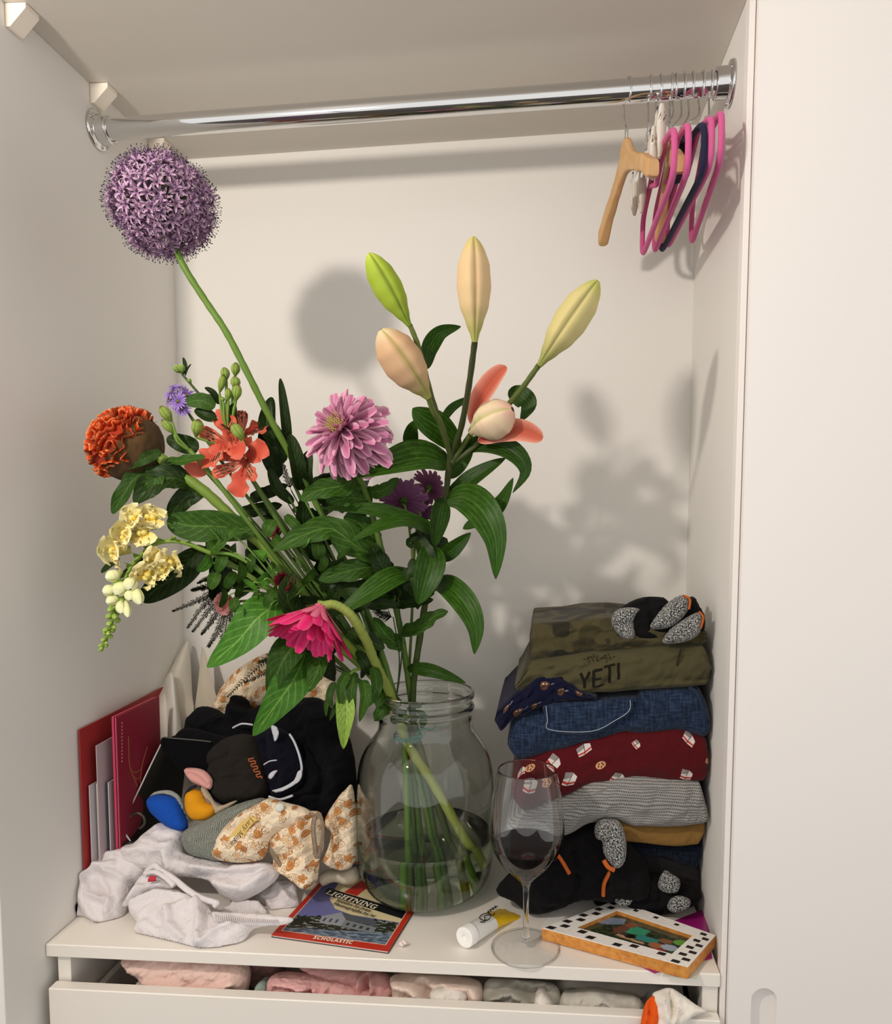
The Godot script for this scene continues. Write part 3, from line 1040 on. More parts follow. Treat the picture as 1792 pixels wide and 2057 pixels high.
# A crumpled piece of cloth: an outline on a tilted plane (its depth is zt at the top, zb at the bottom), swollen to both sides, with folds.
func cloth(outline: Array, zt: float, zb: float, thick: float, opt := {}) -> MB:
	var pix := vecs(outline)
	if not opt.has("sharp"):
		pix = Array(closed_spline(pix, 3))
	var lo := Vector2(1e9, 1e9)
	var hi := Vector2(-1e9, -1e9)
	for q in pix:
		lo = Vector2(minf(lo.x, q.x), minf(lo.y, q.y))
		hi = Vector2(maxf(hi.x, q.x), maxf(hi.y, q.y))
	var cx := (lo.x + hi.x) / 2.0
	var pt := at(cx, lo.y, zt)
	var pb := at(cx, hi.y, zb)
	var zl: float = opt.get("skew", 0.0) # how much nearer the right side is than the left
	var pr := at(hi.x, (lo.y + hi.y) / 2.0, (zt + zb) / 2.0 + zl / 2.0)
	var pl := at(lo.x, (lo.y + hi.y) / 2.0, (zt + zb) / 2.0 - zl / 2.0)
	var ey := (pt - pb).normalized()
	var ex := (pr - pl)
	ex = (ex - ey * ex.dot(ey)).normalized()
	var n := ex.cross(ey)
	var org := pb
	var flat := func(px: float, py: float) -> Vector2:
		var d := sight(px, py)
		var w: Vector3 = CP + d * ((org - CP).dot(n) / d.dot(n)) - org
		return Vector2(w.dot(ex), w.dot(ey))
	var poly := PackedVector2Array()
	for q in pix:
		poly.append(flat.call(q.x, q.y))
	var folds := []
	for f in opt.get("folds", []):
		var pl2 := []
		for q in vecs(f[2]):
			pl2.append(flat.call(q.x, q.y))
		folds.append([f[0] * 0.0015, f[1] * 0.0009, pl2])
	lo = Vector2(1e9, 1e9)
	hi = Vector2(-1e9, -1e9)
	for q in poly:
		lo = Vector2(minf(lo.x, q.x), minf(lo.y, q.y))
		hi = Vector2(maxf(hi.x, q.x), maxf(hi.y, q.y))
	var st: float = opt.get("step", 0.0028)
	var nx := int((hi.x - lo.x) / st) + 3
	var ny := int((hi.y - lo.y) / st) + 3
	var edge: float = opt.get("edge", thick * 1.05)
	var amp: float = opt.get("amp", 0.002)
	var fq: float = opt.get("freq", 25.0)
	var sd: float = opt.get("seed", 0.0)
	var back: float = opt.get("back", thick * 0.6)
	var ins := PackedByteArray()
	ins.resize(nx * ny)
	for j in ny:
		for i in nx:
			ins[j * nx + i] = 1 if Geometry2D.is_point_in_polygon(lo + Vector2(i - 1, j - 1) * st, poly) else 0
	var front := PackedInt32Array()
	var rear := PackedInt32Array()
	front.resize(nx * ny)
	front.fill(-1)
	rear.resize(nx * ny)
	rear.fill(-1)
	var m := MB.new()
	var ps := poly.size()
	for j in ny:
		for i in nx:
			var k := j * nx + i
			if not ins[k]:
				var near := false
				for b in range(-1, 2):
					for a in range(-1, 2):
						if i + a >= 0 and i + a < nx and j + b >= 0 and j + b < ny and ins[(j + b) * nx + i + a]:
							near = true
				if not near:
					continue
			var q := lo + Vector2(i - 1, j - 1) * st
			var bd := 1e9
			var bp := q
			for s in ps:
				var c := Geometry2D.get_closest_point_to_segment(q, poly[s], poly[(s + 1) % ps])
				var dd := q.distance_squared_to(c)
				if dd < bd:
					bd = dd
					bp = c
			var d := sqrt(bd)
			if not ins[k]:
				q = bp
				d = 0.0
			var g := clampf(d / edge, 0.0, 1.0)
			var prof := sqrt(1.0 - (1.0 - g) * (1.0 - g))
			var h := thick * prof
			for f in folds:
				var fd := 1e9
				for s in f[2].size() - 1:
					fd = minf(fd, q.distance_squared_to(Geometry2D.get_closest_point_to_segment(q, f[2][s], f[2][s + 1])))
				h += f[0] * exp(-fd / (f[1] * f[1])) * minf(1.0, d / 0.004)
			var w := noise.get_noise_2d(q.x * fq + sd, q.y * fq * 1.3 - sd) + 0.4 * (1.0 - 2.0 * absf(noise.get_noise_2d(q.x * fq * 2.3 - sd, q.y * fq * 2.0)))
			h += amp * 1.5 * w * minf(1.0, d / 0.006)
			front[k] = m.pt(fit(org + ex * q.x + ey * q.y + n * h, opt), q)
			rear[k] = front[k] if d == 0.0 else m.pt(fit(org + ex * q.x + ey * q.y - n * back * prof, opt), q)
	for j in ny - 1:
		for i in nx - 1:
			var k := j * nx + i
			if ins[k] or ins[k + 1] or ins[k + nx] or ins[k + nx + 1]:
				if front[k] < 0 or front[k + 1] < 0 or front[k + nx] < 0 or front[k + nx + 1] < 0:
					continue
				m.quad(front[k], front[k + nx], front[k + nx + 1], front[k + 1])
				m.quad(rear[k], rear[k + 1], rear[k + nx + 1], rear[k + nx])
	return m

func fit(p: Vector3, opt: Dictionary) -> Vector3: # cloth lies on the top and stays inside the niche
	p.y = maxf(p.y, opt.get("floor", 0.0012))
	p.x = clampf(p.x, opt.get("xmin", 0.002), opt.get("xmax", 0.8955))
	p.z = maxf(p.z, back_z(p.x) + 0.003)
	return p

var tx := {}
func textures() -> void:
	var n := FastNoiseLite.new()
	n.frequency = 0.06
	n.fractal_octaves = 3
	var im := Image.create(256, 256, false, Image.FORMAT_RGBA8) # denim: fine diagonal twill, pale worn threads
	for y in 256:
		for x in 256:
			var g := 0.5 + 0.5 * n.get_noise_2d(x * 2.0, y * 0.35) + 0.5 * n.get_noise_2d(x * 0.4 + 300, y * 3.0)
			var tw := 0.12 if (x + y) % 5 < 2 else 0.0
			im.set_pixel(x, y, hexc("#0e1728").lerp(hexc("#465a78"), clampf(g * 0.62 + tw, 0, 1)))
	tx.denim = ImageTexture.create_from_image(im)
	im = Image.create(96, 96, false, Image.FORMAT_RGBA8) # waffle knit: pale rows with short dark dashes
	for y in 96:
		for x in 96:
			var r := y % 12
			var c := hexc("#b2b0ac").lerp(hexc("#83817f"), 0.5 + 0.5 * n.get_noise_2d(x * 1.5, y * 6.0))
			if r >= 7 and (x + (y / 12) * 3) % 6 < 3:
				c = hexc("#343333")
			elif r < 3:
				c = hexc("#8b8987").lerp(c, 0.5)
			im.set_pixel(x, y, c)
	tx.waffle = ImageTexture.create_from_image(im)
	im = Image.create(96, 96, false, Image.FORMAT_RGBA8) # ribbed grey-green jersey with white flecks
	for y in 96:
		for x in 96:
			var c := hexc("#84887f")
			if x % 8 < 2:
				c = hexc("#4d5049")
			elif x % 8 == 4 and n.get_noise_2d(x * 40.0, y * 2.0) > 0.0:
				c = hexc("#d6d8d0")
			im.set_pixel(x, y, c)
	tx.rib = ImageTexture.create_from_image(im)
	im = Image.create(512, 512, false, Image.FORMAT_RGBA8) # gingerbread shapes on cream
	im.fill(hexc("#f3e0c2"))
	var g := RandomNumberGenerator.new()
	g.seed = 77
	var ink := hexc("#94552a")
	for k in 46:
		var o := Vector2(g.randf() * 512, g.randf() * 512)
		var r := g.randf_range(22, 38)
		var kind := k % 4
		var ring := []
		for j in 25:
			var a := TAU * j / 24
			var rr := r * (1.0 + (0.28 * cos(a * 5.0 + k) if kind == 0 else 0.18 * cos(a * 4.0 + k) if kind == 1 else 0.12 * cos(a * 3.0)))
			ring.append(o + Vector2(cos(a), sin(a)) * rr)
		for dx in [-512, 0, 512]:
			for dy in [-512, 0, 512]:
				var off := Vector2(dx, dy)
				if not Rect2(-50, -50, 612, 612).has_point(o + off):
					continue
				var rg := []
				for q in ring:
					rg.append(q + off)
				paint(im, rg, [hexc("#eccfa6"), hexc("#efd8b4"), hexc("#f3e0c2"), hexc("#d49458")][kind if k % 9 else 3])
				stroke(im, rg, 3.4, ink)
				var sp := []
				for j in 16:
					sp.append(o + off + Vector2.from_angle(j * 0.65 + k) * r * 0.55 * (1.0 - j / 18.0))
				stroke(im, sp, 2.6, hexc("#6a3316") if kind % 2 else ink)
	for k in 160:
		disc(im, Vector2(g.randf() * 512, g.randf() * 512), g.randf_range(1.5, 3.0), hexc("#d9a877"))
	tx.ginger = ImageTexture.create_from_image(im)
	tx.wrinkle = noise_tex(0.012, 5, 256, FastNoiseLite.TYPE_SIMPLEX_SMOOTH, 3, true)
	tx.fuzz = noise_tex(0.35, 3, 256)

func cloth_mat(key: String, color: String, opt := {}) -> StandardMaterial3D:
	var o := {"bump": tx.fuzz, "bump_cm": 0.035, "tri": 16.0, "rim": 0.25, "spec": 0.25}
	o.merge(opt, true)
	return mat(key, color, opt.get("rough", 0.95), o)

func uv_cloth(key: String, tex: Texture2D, scale: float, opt := {}) -> StandardMaterial3D:
	var o := {"tex": tex, "uvs": Vector3(scale, scale, 1), "rim": 0.2, "spec": 0.25}
	o.merge(opt, true)
	return mat(key, "#ffffff", 0.95, o)

func strip(p: Array, r: float, flat := 1.0) -> MB: # a thin cord laid along points of the photo [px, py, z]
	var m := MB.new()
	var q := pts3(p)
	m.tube(spline(q, q.size() * 5), [r], 6, Color.WHITE, Color.WHITE, flat)
	return m

func stacked_clothes() -> void:
	var grp := "folded clothes in the stack on the right"
	var base := func(x: float, y: float) -> Vector3: return Vector3(x, y, 0.2)
	# bottom of the stack upwards
	var olive := cloth_mat("olive_jersey", "#4f4a33")
	var black := cloth_mat("black_fleece", "#121112")
	var char := cloth_mat("charcoal_cloth", "#232122")
	var t := thing("folded_trousers", "black folded trousers at the bottom right of the stack, below the blue-grey pair", "folded trousers", base.call(0.85, 0.0), grp)
	part(t, "cloth", packet([1190, 1712, 1290, 1706, 1380, 1725, 1428, 1742], [1190, 1822, 1300, 1822, 1400, 1806, 1424, 1800], 0.245, 0.10, 0.014, {"layers": [-0.45, 0.05, 0.5], "seed": 2.0}), char)
	t = thing("folded_trousers", "blue-grey folded trousers beneath the tan sweater", "folded trousers", base.call(0.85, 0.07), grp)
	part(t, "cloth", packet([1240, 1690, 1290, 1694, 1426, 1694, 1446, 1668], [1240, 1712, 1324, 1716, 1382, 1733, 1426, 1744, 1444, 1731], 0.25, 0.10, 0.012, {"layers": [0.1], "seed": 3.0, "amp": 0.003}), uv_cloth("grey_denim", tx.denim, 9.0, {"tint": 1}))
	mats["grey_denim"].albedo_color = Color.html("#b0a8a4")
	t = thing("folded_sweater", "tan knitted sweater folded below the grey waffle knit", "folded sweater", base.call(0.85, 0.10), grp)
	part(t, "cloth", packet([1225, 1640, 1290, 1650, 1380, 1652, 1452, 1640], [1225, 1676, 1262, 1688, 1358, 1697, 1426, 1694, 1450, 1672], 0.268, 0.09, 0.014, {"seed": 4.0, "amp": 0.001}), cloth_mat("tan_knit", "#8a6838", {"bump_cm": 0.06}))
	t = thing("folded_knit", "grey flecked waffle-knit top bulging out below the maroon pyjamas", "folded sweater", base.call(0.75, 0.14), grp)
	part(t, "cloth", packet([1016, 1640, 1069, 1620, 1134, 1594, 1188, 1566, 1273, 1552, 1358, 1560, 1423, 1566, 1450, 1612, 1458, 1636], [1016, 1672, 1069, 1682, 1134, 1674, 1188, 1649, 1232, 1642, 1277, 1656, 1372, 1656, 1440, 1650, 1458, 1640], 0.285, 0.09, 0.022, {"seed": 5.0, "amp": 0.0035, "freq": Vector2(16, 2.2), "layers": [0.45]}), uv_cloth("waffle_knit", tx.waffle, 26.0))
	# maroon pyjamas with small printed milk cartons and cookies
	var im := Image.create(1024, 256, false, Image.FORMAT_RGBA8)
	im.fill(hexc("#541318"))
	var xl := 1026.0
	var xr := 1436.0
	var spot := func(px: float, f: float) -> Vector2: return Vector2((px - xl) / (xr - xl) * 1024.0, f * 256.0)
	for k in [[1144, 0.62, 0.4], [1172, 0.18, -0.3], [1382, 0.16, 0.5], [1378, 0.8, 0.2], [1112, 0.26, 0.8], [1066, 0.5, 0.3], [1275, 0.3, 0.9], [1048, 0.2, 0.1], [1240, 0.9, 0.6]]:
		var o: Vector2 = spot.call(k[0], k[1])
		var r := func(a: Array) -> Array:
			var w := []
			for q in vecs(a):
				w.append(o + Vector2(q.x, q.y).rotated(k[2]))
			return w
		var big := 1.0 if k[0] > 1060 and k[0] != 1275 else 0.6
		paint(im, r.call([-34 * big, -26 * big, 6 * big, -30 * big, 34 * big, -14 * big, 32 * big, 26 * big, -4 * big, 30 * big, -34 * big, 24 * big]), hexc("#d9d2cc"))
		paint(im, r.call([-34 * big, -26 * big, 6 * big, -30 * big, 4 * big, -6 * big, -34 * big, 0]), hexc("#8f8a88"))
		paint(im, r.call([-34 * big, 8 * big, -4 * big, 14 * big, -4 * big, 24 * big, -34 * big, 17 * big]), hexc("#c03a34"))
		paint(im, r.call([-4 * big, 14 * big, 33 * big, 8 * big, 32 * big, 17 * big, -4 * big, 24 * big]), hexc("#c03a34"))
		stroke(im, r.call([6 * big, -30 * big, -4 * big, 30 * big]), 3.0, hexc("#4a2020"))
	for k in [[1205, 0.55], [1432, 0.5], [1100, 0.55], [1065, 0.2]]:
		var o: Vector2 = spot.call(k[0], k[1])
		disc(im, o, 26, hexc("#d9a377"), 0.62)
		for j in 5:
			disc(im, o + Vector2.from_angle(j * 1.3) * 13.0 * Vector2(1, 0.6), 4, hexc("#5a2c1c"))
	t = thing("folded_pyjamas", "maroon pyjamas printed with milk cartons and cookies, folded under the jeans", "folded pyjamas", base.call(0.75, 0.2), grp)
	part(t, "cloth", packet([1026, 1560, 1052, 1518, 1120, 1496, 1256, 1460, 1355, 1456, 1426, 1476, 1436, 1520], [1026, 1605, 1055, 1625, 1113, 1604, 1188, 1572, 1273, 1560, 1358, 1568, 1425, 1566, 1436, 1540], 0.282, 0.09, 0.02, {"seed": 6.0, "unit": true, "amp": 0.003, "freq": Vector2(14, 1.6)}), mat("maroon_print", "#ffffff", 0.9, {"tex": ImageTexture.create_from_image(im), "rim": 0.2, "spec": 0.2}))
	# jeans
	t = thing("folded_jeans", "folded blue jeans with a stitched back pocket in the middle of the stack", "folded jeans", base.call(0.75, 0.26), grp)
	var denim := uv_cloth("blue_denim", tx.denim, 7.0)
	var jt := [1020, 1470, 1032, 1436, 1086, 1416, 1188, 1402, 1280, 1397, 1288, 1384, 1375, 1378, 1405, 1378, 1424, 1404, 1436, 1440]
	var jb := [1020, 1507, 1042, 1524, 1120, 1503, 1188, 1484, 1256, 1467, 1290, 1470, 1355, 1464, 1426, 1478, 1436, 1462]
	part(t, "cloth", packet(jt, jb, 0.282, 0.09, 0.022, {"seed": 7.0, "amp": 0.003, "freq": Vector2(18, 1.5), "nu": 120}), denim)
	var pk := part(t, "pocket", cloth([1093, 1414, 1150, 1409, 1262, 1402, 1270, 1404, 1268, 1430, 1240, 1450, 1190, 1474, 1102, 1470, 1096, 1440], 0.3065, 0.3075, 0.0035, {"amp": 0.0005, "edge": 0.003, "back": 0.004, "step": 0.003}), denim, "back pocket of the jeans")
	part(pk, "seam", strip([1097, 1418, 0.312, 1100, 1445, 0.313, 1105, 1466, 0.3125, 1188, 1469, 0.313, 1238, 1446, 0.313, 1264, 1427, 0.313, 1266, 1406, 0.312], 0.0006), mat("pale_thread", "#9aa6b8", 0.9), "pale stitching")
	part(t, "hem", strip([1384, 1380, 0.299, 1402, 1394, 0.304, 1412, 1420, 0.305, 1416, 1450, 0.303], 0.0022), denim)
	# dark edges of a garment behind the jeans, at the right
	t = thing("folded_trousers", "black garment whose dark edge shows right of the jeans", "folded trousers", base.call(0.88, 0.2), grp)
	part(t, "cloth", packet([1390, 1392, 1425, 1398, 1440, 1415], [1390, 1640, 1425, 1636, 1442, 1600], 0.255, 0.09, 0.012, {"layers": [-0.4, 0.2, 0.6], "seed": 8.0, "round_l": 0.2, "round_r": 0.3}), black)
	# navy pyjamas with small printed bears
	im = Image.create(512, 256, false, Image.FORMAT_RGBA8)
	im.fill(hexc("#12142b"))
	for k in [[250, 70, 1.0], [330, 120, 0.8], [120, 170, 1.1], [60, 60, 0.7], [420, 60, 0.9], [200, 200, 0.7]]:
		var o := Vector2(k[0], k[1])
		disc(im, o, 24 * k[2], hexc("#6b4a34"))
		disc(im, o + Vector2(-4, 26) * k[2], 18 * k[2], hexc("#5a3c2c"))
		disc(im, o + Vector2(-8, -4) * k[2], 5 * k[2], hexc("#e8ddd0"))
		disc(im, o + Vector2(8, -4) * k[2], 5 * k[2], hexc("#e8ddd0"))
		stroke(im, [o + Vector2(26, 10) * k[2], o + Vector2(44, -10) * k[2]], 6, hexc("#8b93b4"))
	t = thing("folded_pyjamas", "navy pyjamas printed with small brown bears, drooping over the left end of the jeans", "folded pyjamas", base.call(0.65, 0.29), grp)
	part(t, "cloth", packet([994, 1440, 1000, 1418, 1042, 1385, 1086, 1354, 1127, 1354, 1170, 1384, 1200, 1396], [994, 1452, 1006, 1468, 1034, 1440, 1088, 1418, 1140, 1408, 1200, 1402], 0.292, 0.09, 0.02, {"seed": 9.0, "unit": true, "amp": 0.006, "freq": Vector2(22, 1.6), "round_l": 0.12}), mat("navy_print", "#ffffff", 0.95, {"tex": ImageTexture.create_from_image(im), "rim": 0.15, "spec": 0.2}))
	# olive shirt with black lettering
	im = Image.create(1024, 256, false, Image.FORMAT_RGBA8)
	im.fill(hexc("#4e4932"))
	xl = 1034.0
	xr = 1434.0
	var dk := hexc("#1c1a14")
	for k in 26: # a scribbled leafy emblem above the letters
		var o: Vector2 = spot.call(1172.0 + (k % 9) * 6.5, 0.12 + 0.035 * (k / 9))
		stroke(im, [o, o + Vector2.from_angle(k * 2.4) * 16.0, o + Vector2.from_angle(k * 2.4 + 0.9) * 13.0], 3.0, dk)
	for l in [[[1160, 0.46, 1168, 0.62], [1178, 0.44, 1168, 0.62], [1168, 0.62, 1169, 0.8]], [[1186, 0.42, 1187, 0.8], [1186, 0.43, 1204, 0.40], [1186, 0.6, 1202, 0.57], [1187, 0.79, 1206, 0.74]], [[1207, 0.37, 1229, 0.31], [1218, 0.34, 1219, 0.7]], [[1236, 0.29, 1237, 0.62]]]:
		for s in l:
			stroke(im, [spot.call(s[0], s[1]), spot.call(s[2], s[3])], 15.0, dk)
	t = thing("folded_shirt", "olive shirt with black capital letters, folded below the camouflage shirt", "folded shirt", base.call(0.75, 0.34), grp)
	part(t, "cloth", packet([1034, 1372, 1066, 1322, 1188, 1306, 1369, 1292, 1410, 1292, 1428, 1318, 1434, 1336], [1034, 1384, 1086, 1386, 1168, 1390, 1230, 1388, 1290, 1383, 1380, 1378, 1422, 1374, 1434, 1352], 0.280, 0.09, 0.024, {"seed": 10.0, "unit": true, "amp": 0.005, "freq": Vector2(14, 2.0), "layers": [-0.5]}), mat("olive_print", "#ffffff", 0.95, {"tex": ImageTexture.create_from_image(im), "rim": 0.2, "spec": 0.2, "bump": tx.fuzz, "bump_cm": 0.02}))
	part(t, "side_seam", strip([1369, 1298, 0.302, 1364, 1318, 0.3045, 1360, 1338, 0.304], 0.0012), cloth_mat("olive_dark", "#2c2a1c"))
	var camo := ramp_tex(0.0075, ["#26241d", "#2d2b22", "#4b4630", "#50482f", "#34301f"], [0.0, 0.42, 0.45, 0.7, 0.74], 2, 256, 41)
	t = thing("folded_shirt", "camouflage green shirt folded on top of the stack", "folded shirt", base.call(0.75, 0.4), grp)
	part(t, "cloth", packet([1064, 1250, 1130, 1247, 1188, 1239, 1240, 1238, 1300, 1244, 1380, 1258, 1416, 1264, 1420, 1280], [1064, 1330, 1100, 1324, 1188, 1310, 1300, 1300, 1369, 1296, 1420, 1292], 0.272, 0.09, 0.022, {"seed": 11.0, "amp": 0.005, "freq": Vector2(12, 1.6), "round_l": 0.02}), mat("camouflage", "#ffffff", 0.95, {"tex": camo, "tri": 6.0, "rim": 0.2, "spec": 0.2}))
	# black pile at the foot of the stack, and the marled socks
	t = thing("black_fleece", "black fleece jumper with orange piping slumped behind the wine glass", "jumper", base.call(0.7, 0.0))
	part(t, "cloth", cloth([996, 1788, 1035, 1742, 1075, 1708, 1113, 1678, 1165, 1650, 1222, 1642, 1262, 1690, 1300, 1740, 1300, 1800, 1232, 1808, 1170, 1806, 1130, 1822, 1095, 1832, 1062, 1832, 1030, 1808], 0.262, 0.285, 0.032, {"amp": 0.004, "folds": [[-6, 6, [1150, 1700, 1160, 1760, 1140, 1810]], [5, 9, [1210, 1660, 1226, 1740, 1216, 1800]], [4, 8, [1080, 1720, 1110, 1790]]], "seed": 3.0}), black)
	var orange := cloth_mat("orange_piping", "#c0602a")
	part(t, "piping", strip([1114, 1710, 0.314, 1128, 1728, 0.3155, 1144, 1755, 0.316], 0.0028), orange, "orange piping")
	part(t, "piping", strip([1226, 1750, 0.3125, 1214, 1775, 0.3155, 1212, 1800, 0.315], 0.0028), orange, "orange piping")
	var marl := mat("marl_knit", "#ffffff", 0.95, {"tex": ramp_tex(0.16, ["#161616", "#1c1c1c", "#b9b9b6", "#d2d2ce"], [0.0, 0.40, 0.62, 1.0], 2, 256, 9), "tri": 9.0, "rim": 0.3, "spec": 0.2, "bump": tx.fuzz, "bump_cm": 0.05})
	t = thing("marl_sock", "grey marled sock with an orange tip hanging beside the tan sweater", "sock", base.call(0.78, 0.06))
	part(t, "sock_leg", cloth([1194, 1664, 1204, 1648, 1224, 1645, 1246, 1652, 1258, 1690, 1256, 1728, 1240, 1745, 1226, 1735, 1212, 1712, 1210, 1690, 1198, 1684], 0.312, 0.322, 0.014, {"amp": 0.0015, "folds": [[-3, 3, [1212, 1662, 1224, 1690, 1240, 1720]]], "back": 0.012, "step": 0.003}), marl)
	part(t, "toe_tip", strip([1213, 1728, 0.326, 1222, 1742, 0.331, 1234, 1748, 0.331], 0.0035), orange, "orange tip")
	t = thing("marl_sock", "rolled black socks with grey marled toes lying behind the picture frame", "sock", base.call(0.82, 0.0))
	part(t, "sock_roll", cloth([1226, 1770, 1250, 1750, 1310, 1752, 1352, 1762, 1392, 1776, 1410, 1800, 1380, 1824, 1330, 1836, 1270, 1834, 1232, 1806], 0.262, 0.272, 0.022, {"amp": 0.005, "freq": 40.0, "seed": 8.0}), black)
	part(t, "marl_toe", cloth([1222, 1790, 1232, 1774, 1242, 1786, 1262, 1792, 1272, 1804, 1264, 1818, 1246, 1820, 1230, 1806], 0.292, 0.297, 0.008, {"step": 0.003, "amp": 0.001}), marl, "grey marled toe")
	part(t, "marl_toe", cloth([1326, 1762, 1336, 1748, 1350, 1756, 1366, 1768, 1362, 1790, 1340, 1794, 1322, 1782], 0.290, 0.293, 0.008, {"step": 0.003, "amp": 0.001}), marl, "grey marled toe")
	part(t, "marl_toe", cloth([1342, 1812, 1356, 1800, 1378, 1802, 1388, 1812, 1380, 1826, 1356, 1834, 1342, 1826], 0.294, 0.296, 0.007, {"step": 0.003, "amp": 0.001}), marl, "grey marled toe")
	t = thing("marl_sock", "black socks with grey marled toes and orange seams atop the clothes stack", "sock", base.call(0.84, 0.43))
	part(t, "sock_roll", cloth([1236, 1240, 1254, 1216, 1290, 1200, 1332, 1200, 1350, 1212, 1390, 1198, 1404, 1216, 1416, 1240, 1412, 1272, 1380, 1290, 1320, 1290, 1260, 1284], 0.262, 0.282, 0.020, {"amp": 0.004, "folds": [[-5, 5, [1300, 1206, 1310, 1260]]], "step": 0.0035}), black)
	part(t, "marl_toe", cloth([1306, 1262, 1318, 1238, 1340, 1212, 1366, 1196, 1384, 1202, 1384, 1222, 1366, 1246, 1340, 1262], 0.294, 0.299, 0.011, {"step": 0.003, "amp": 0.001}), marl, "grey marled toe")
	part(t, "marl_toe", cloth([1330, 1290, 1346, 1264, 1380, 1240, 1404, 1230, 1412, 1244, 1404, 1274, 1380, 1288, 1350, 1293], 0.298, 0.304, 0.010, {"step": 0.003, "amp": 0.001}), marl, "grey marled toe")
	part(t, "marl_toe", cloth([1228, 1248, 1238, 1226, 1262, 1220, 1286, 1224, 1278, 1236, 1272, 1250, 1276, 1276, 1262, 1286, 1240, 1272], 0.288, 0.296, 0.010, {"step": 0.003, "amp": 0.001, "folds": [[-4, 3, [1232, 1256, 1274, 1252]]]}), marl, "grey marled toe")
	part(t, "orange_seam", strip([1372, 1196, 0.303, 1386, 1204, 0.304, 1384, 1224, 0.305], 0.0016), orange)
	part(t, "orange_seam", strip([1404, 1228, 0.307, 1413, 1240, 0.308, 1408, 1262, 0.308], 0.0014), orange)

# ---------------------------------------------------------------- folders, papers and the heap of clothes on the left
func upright(x0: float, x1: float, front: Array, back: Array, y_low: float) -> MB: # a board standing parallel to the left wall; front and back: its upper corners in the photo
	var a := at_x(front[0], front[1], x0)
	var b := at_x(back[0], back[1], x0)
	var m := MB.new()
	var p := [Vector3(x0, y_low, a.z), Vector3(x0, a.y, a.z), Vector3(x0, b.y, b.z), Vector3(x0, y_low, b.z)]
	var d := Vector3(x1 - x0, 0, 0)
	m.face([p[3], p[2], p[1], p[0]])
	m.face([p[0] + d, p[1] + d, p[2] + d, p[3] + d])
	for k in 4:
		var j := (k + 1) % 4
		m.face([p[k], p[j], p[j] + d, p[k] + d])
	return m

func sheet(grid: Array, cols: int, thick := 0.0006) -> MB: # a bent sheet through photo points [px, py, z] laid out in rows
	var q := pts3(grid)
	var nr := q.size() / cols
	var m := MB.new()
	var fine := 6
	var nu := (cols - 1) * fine + 1
	var nv := (nr - 1) * fine + 1
	var rowsp := []
	for r in nr:
		rowsp.append(spline(q.slice(r * cols, r * cols + cols), nu - 1))
	var all := []
	for i in nu:
		var colp := []
		for r in nr:
			colp.append(rowsp[r][i])
		all.append(spline(colp, nv - 1))
	for s in 2:
		var first := m.v.size()
		for j in nv:
			for i in nu:
				m.pt(all[i][j] - Vector3(0, 0, thick * s), Vector2(float(i) / (nu - 1), float(j) / (nv - 1)))
		m.rows(first, nu, nv)
	return m

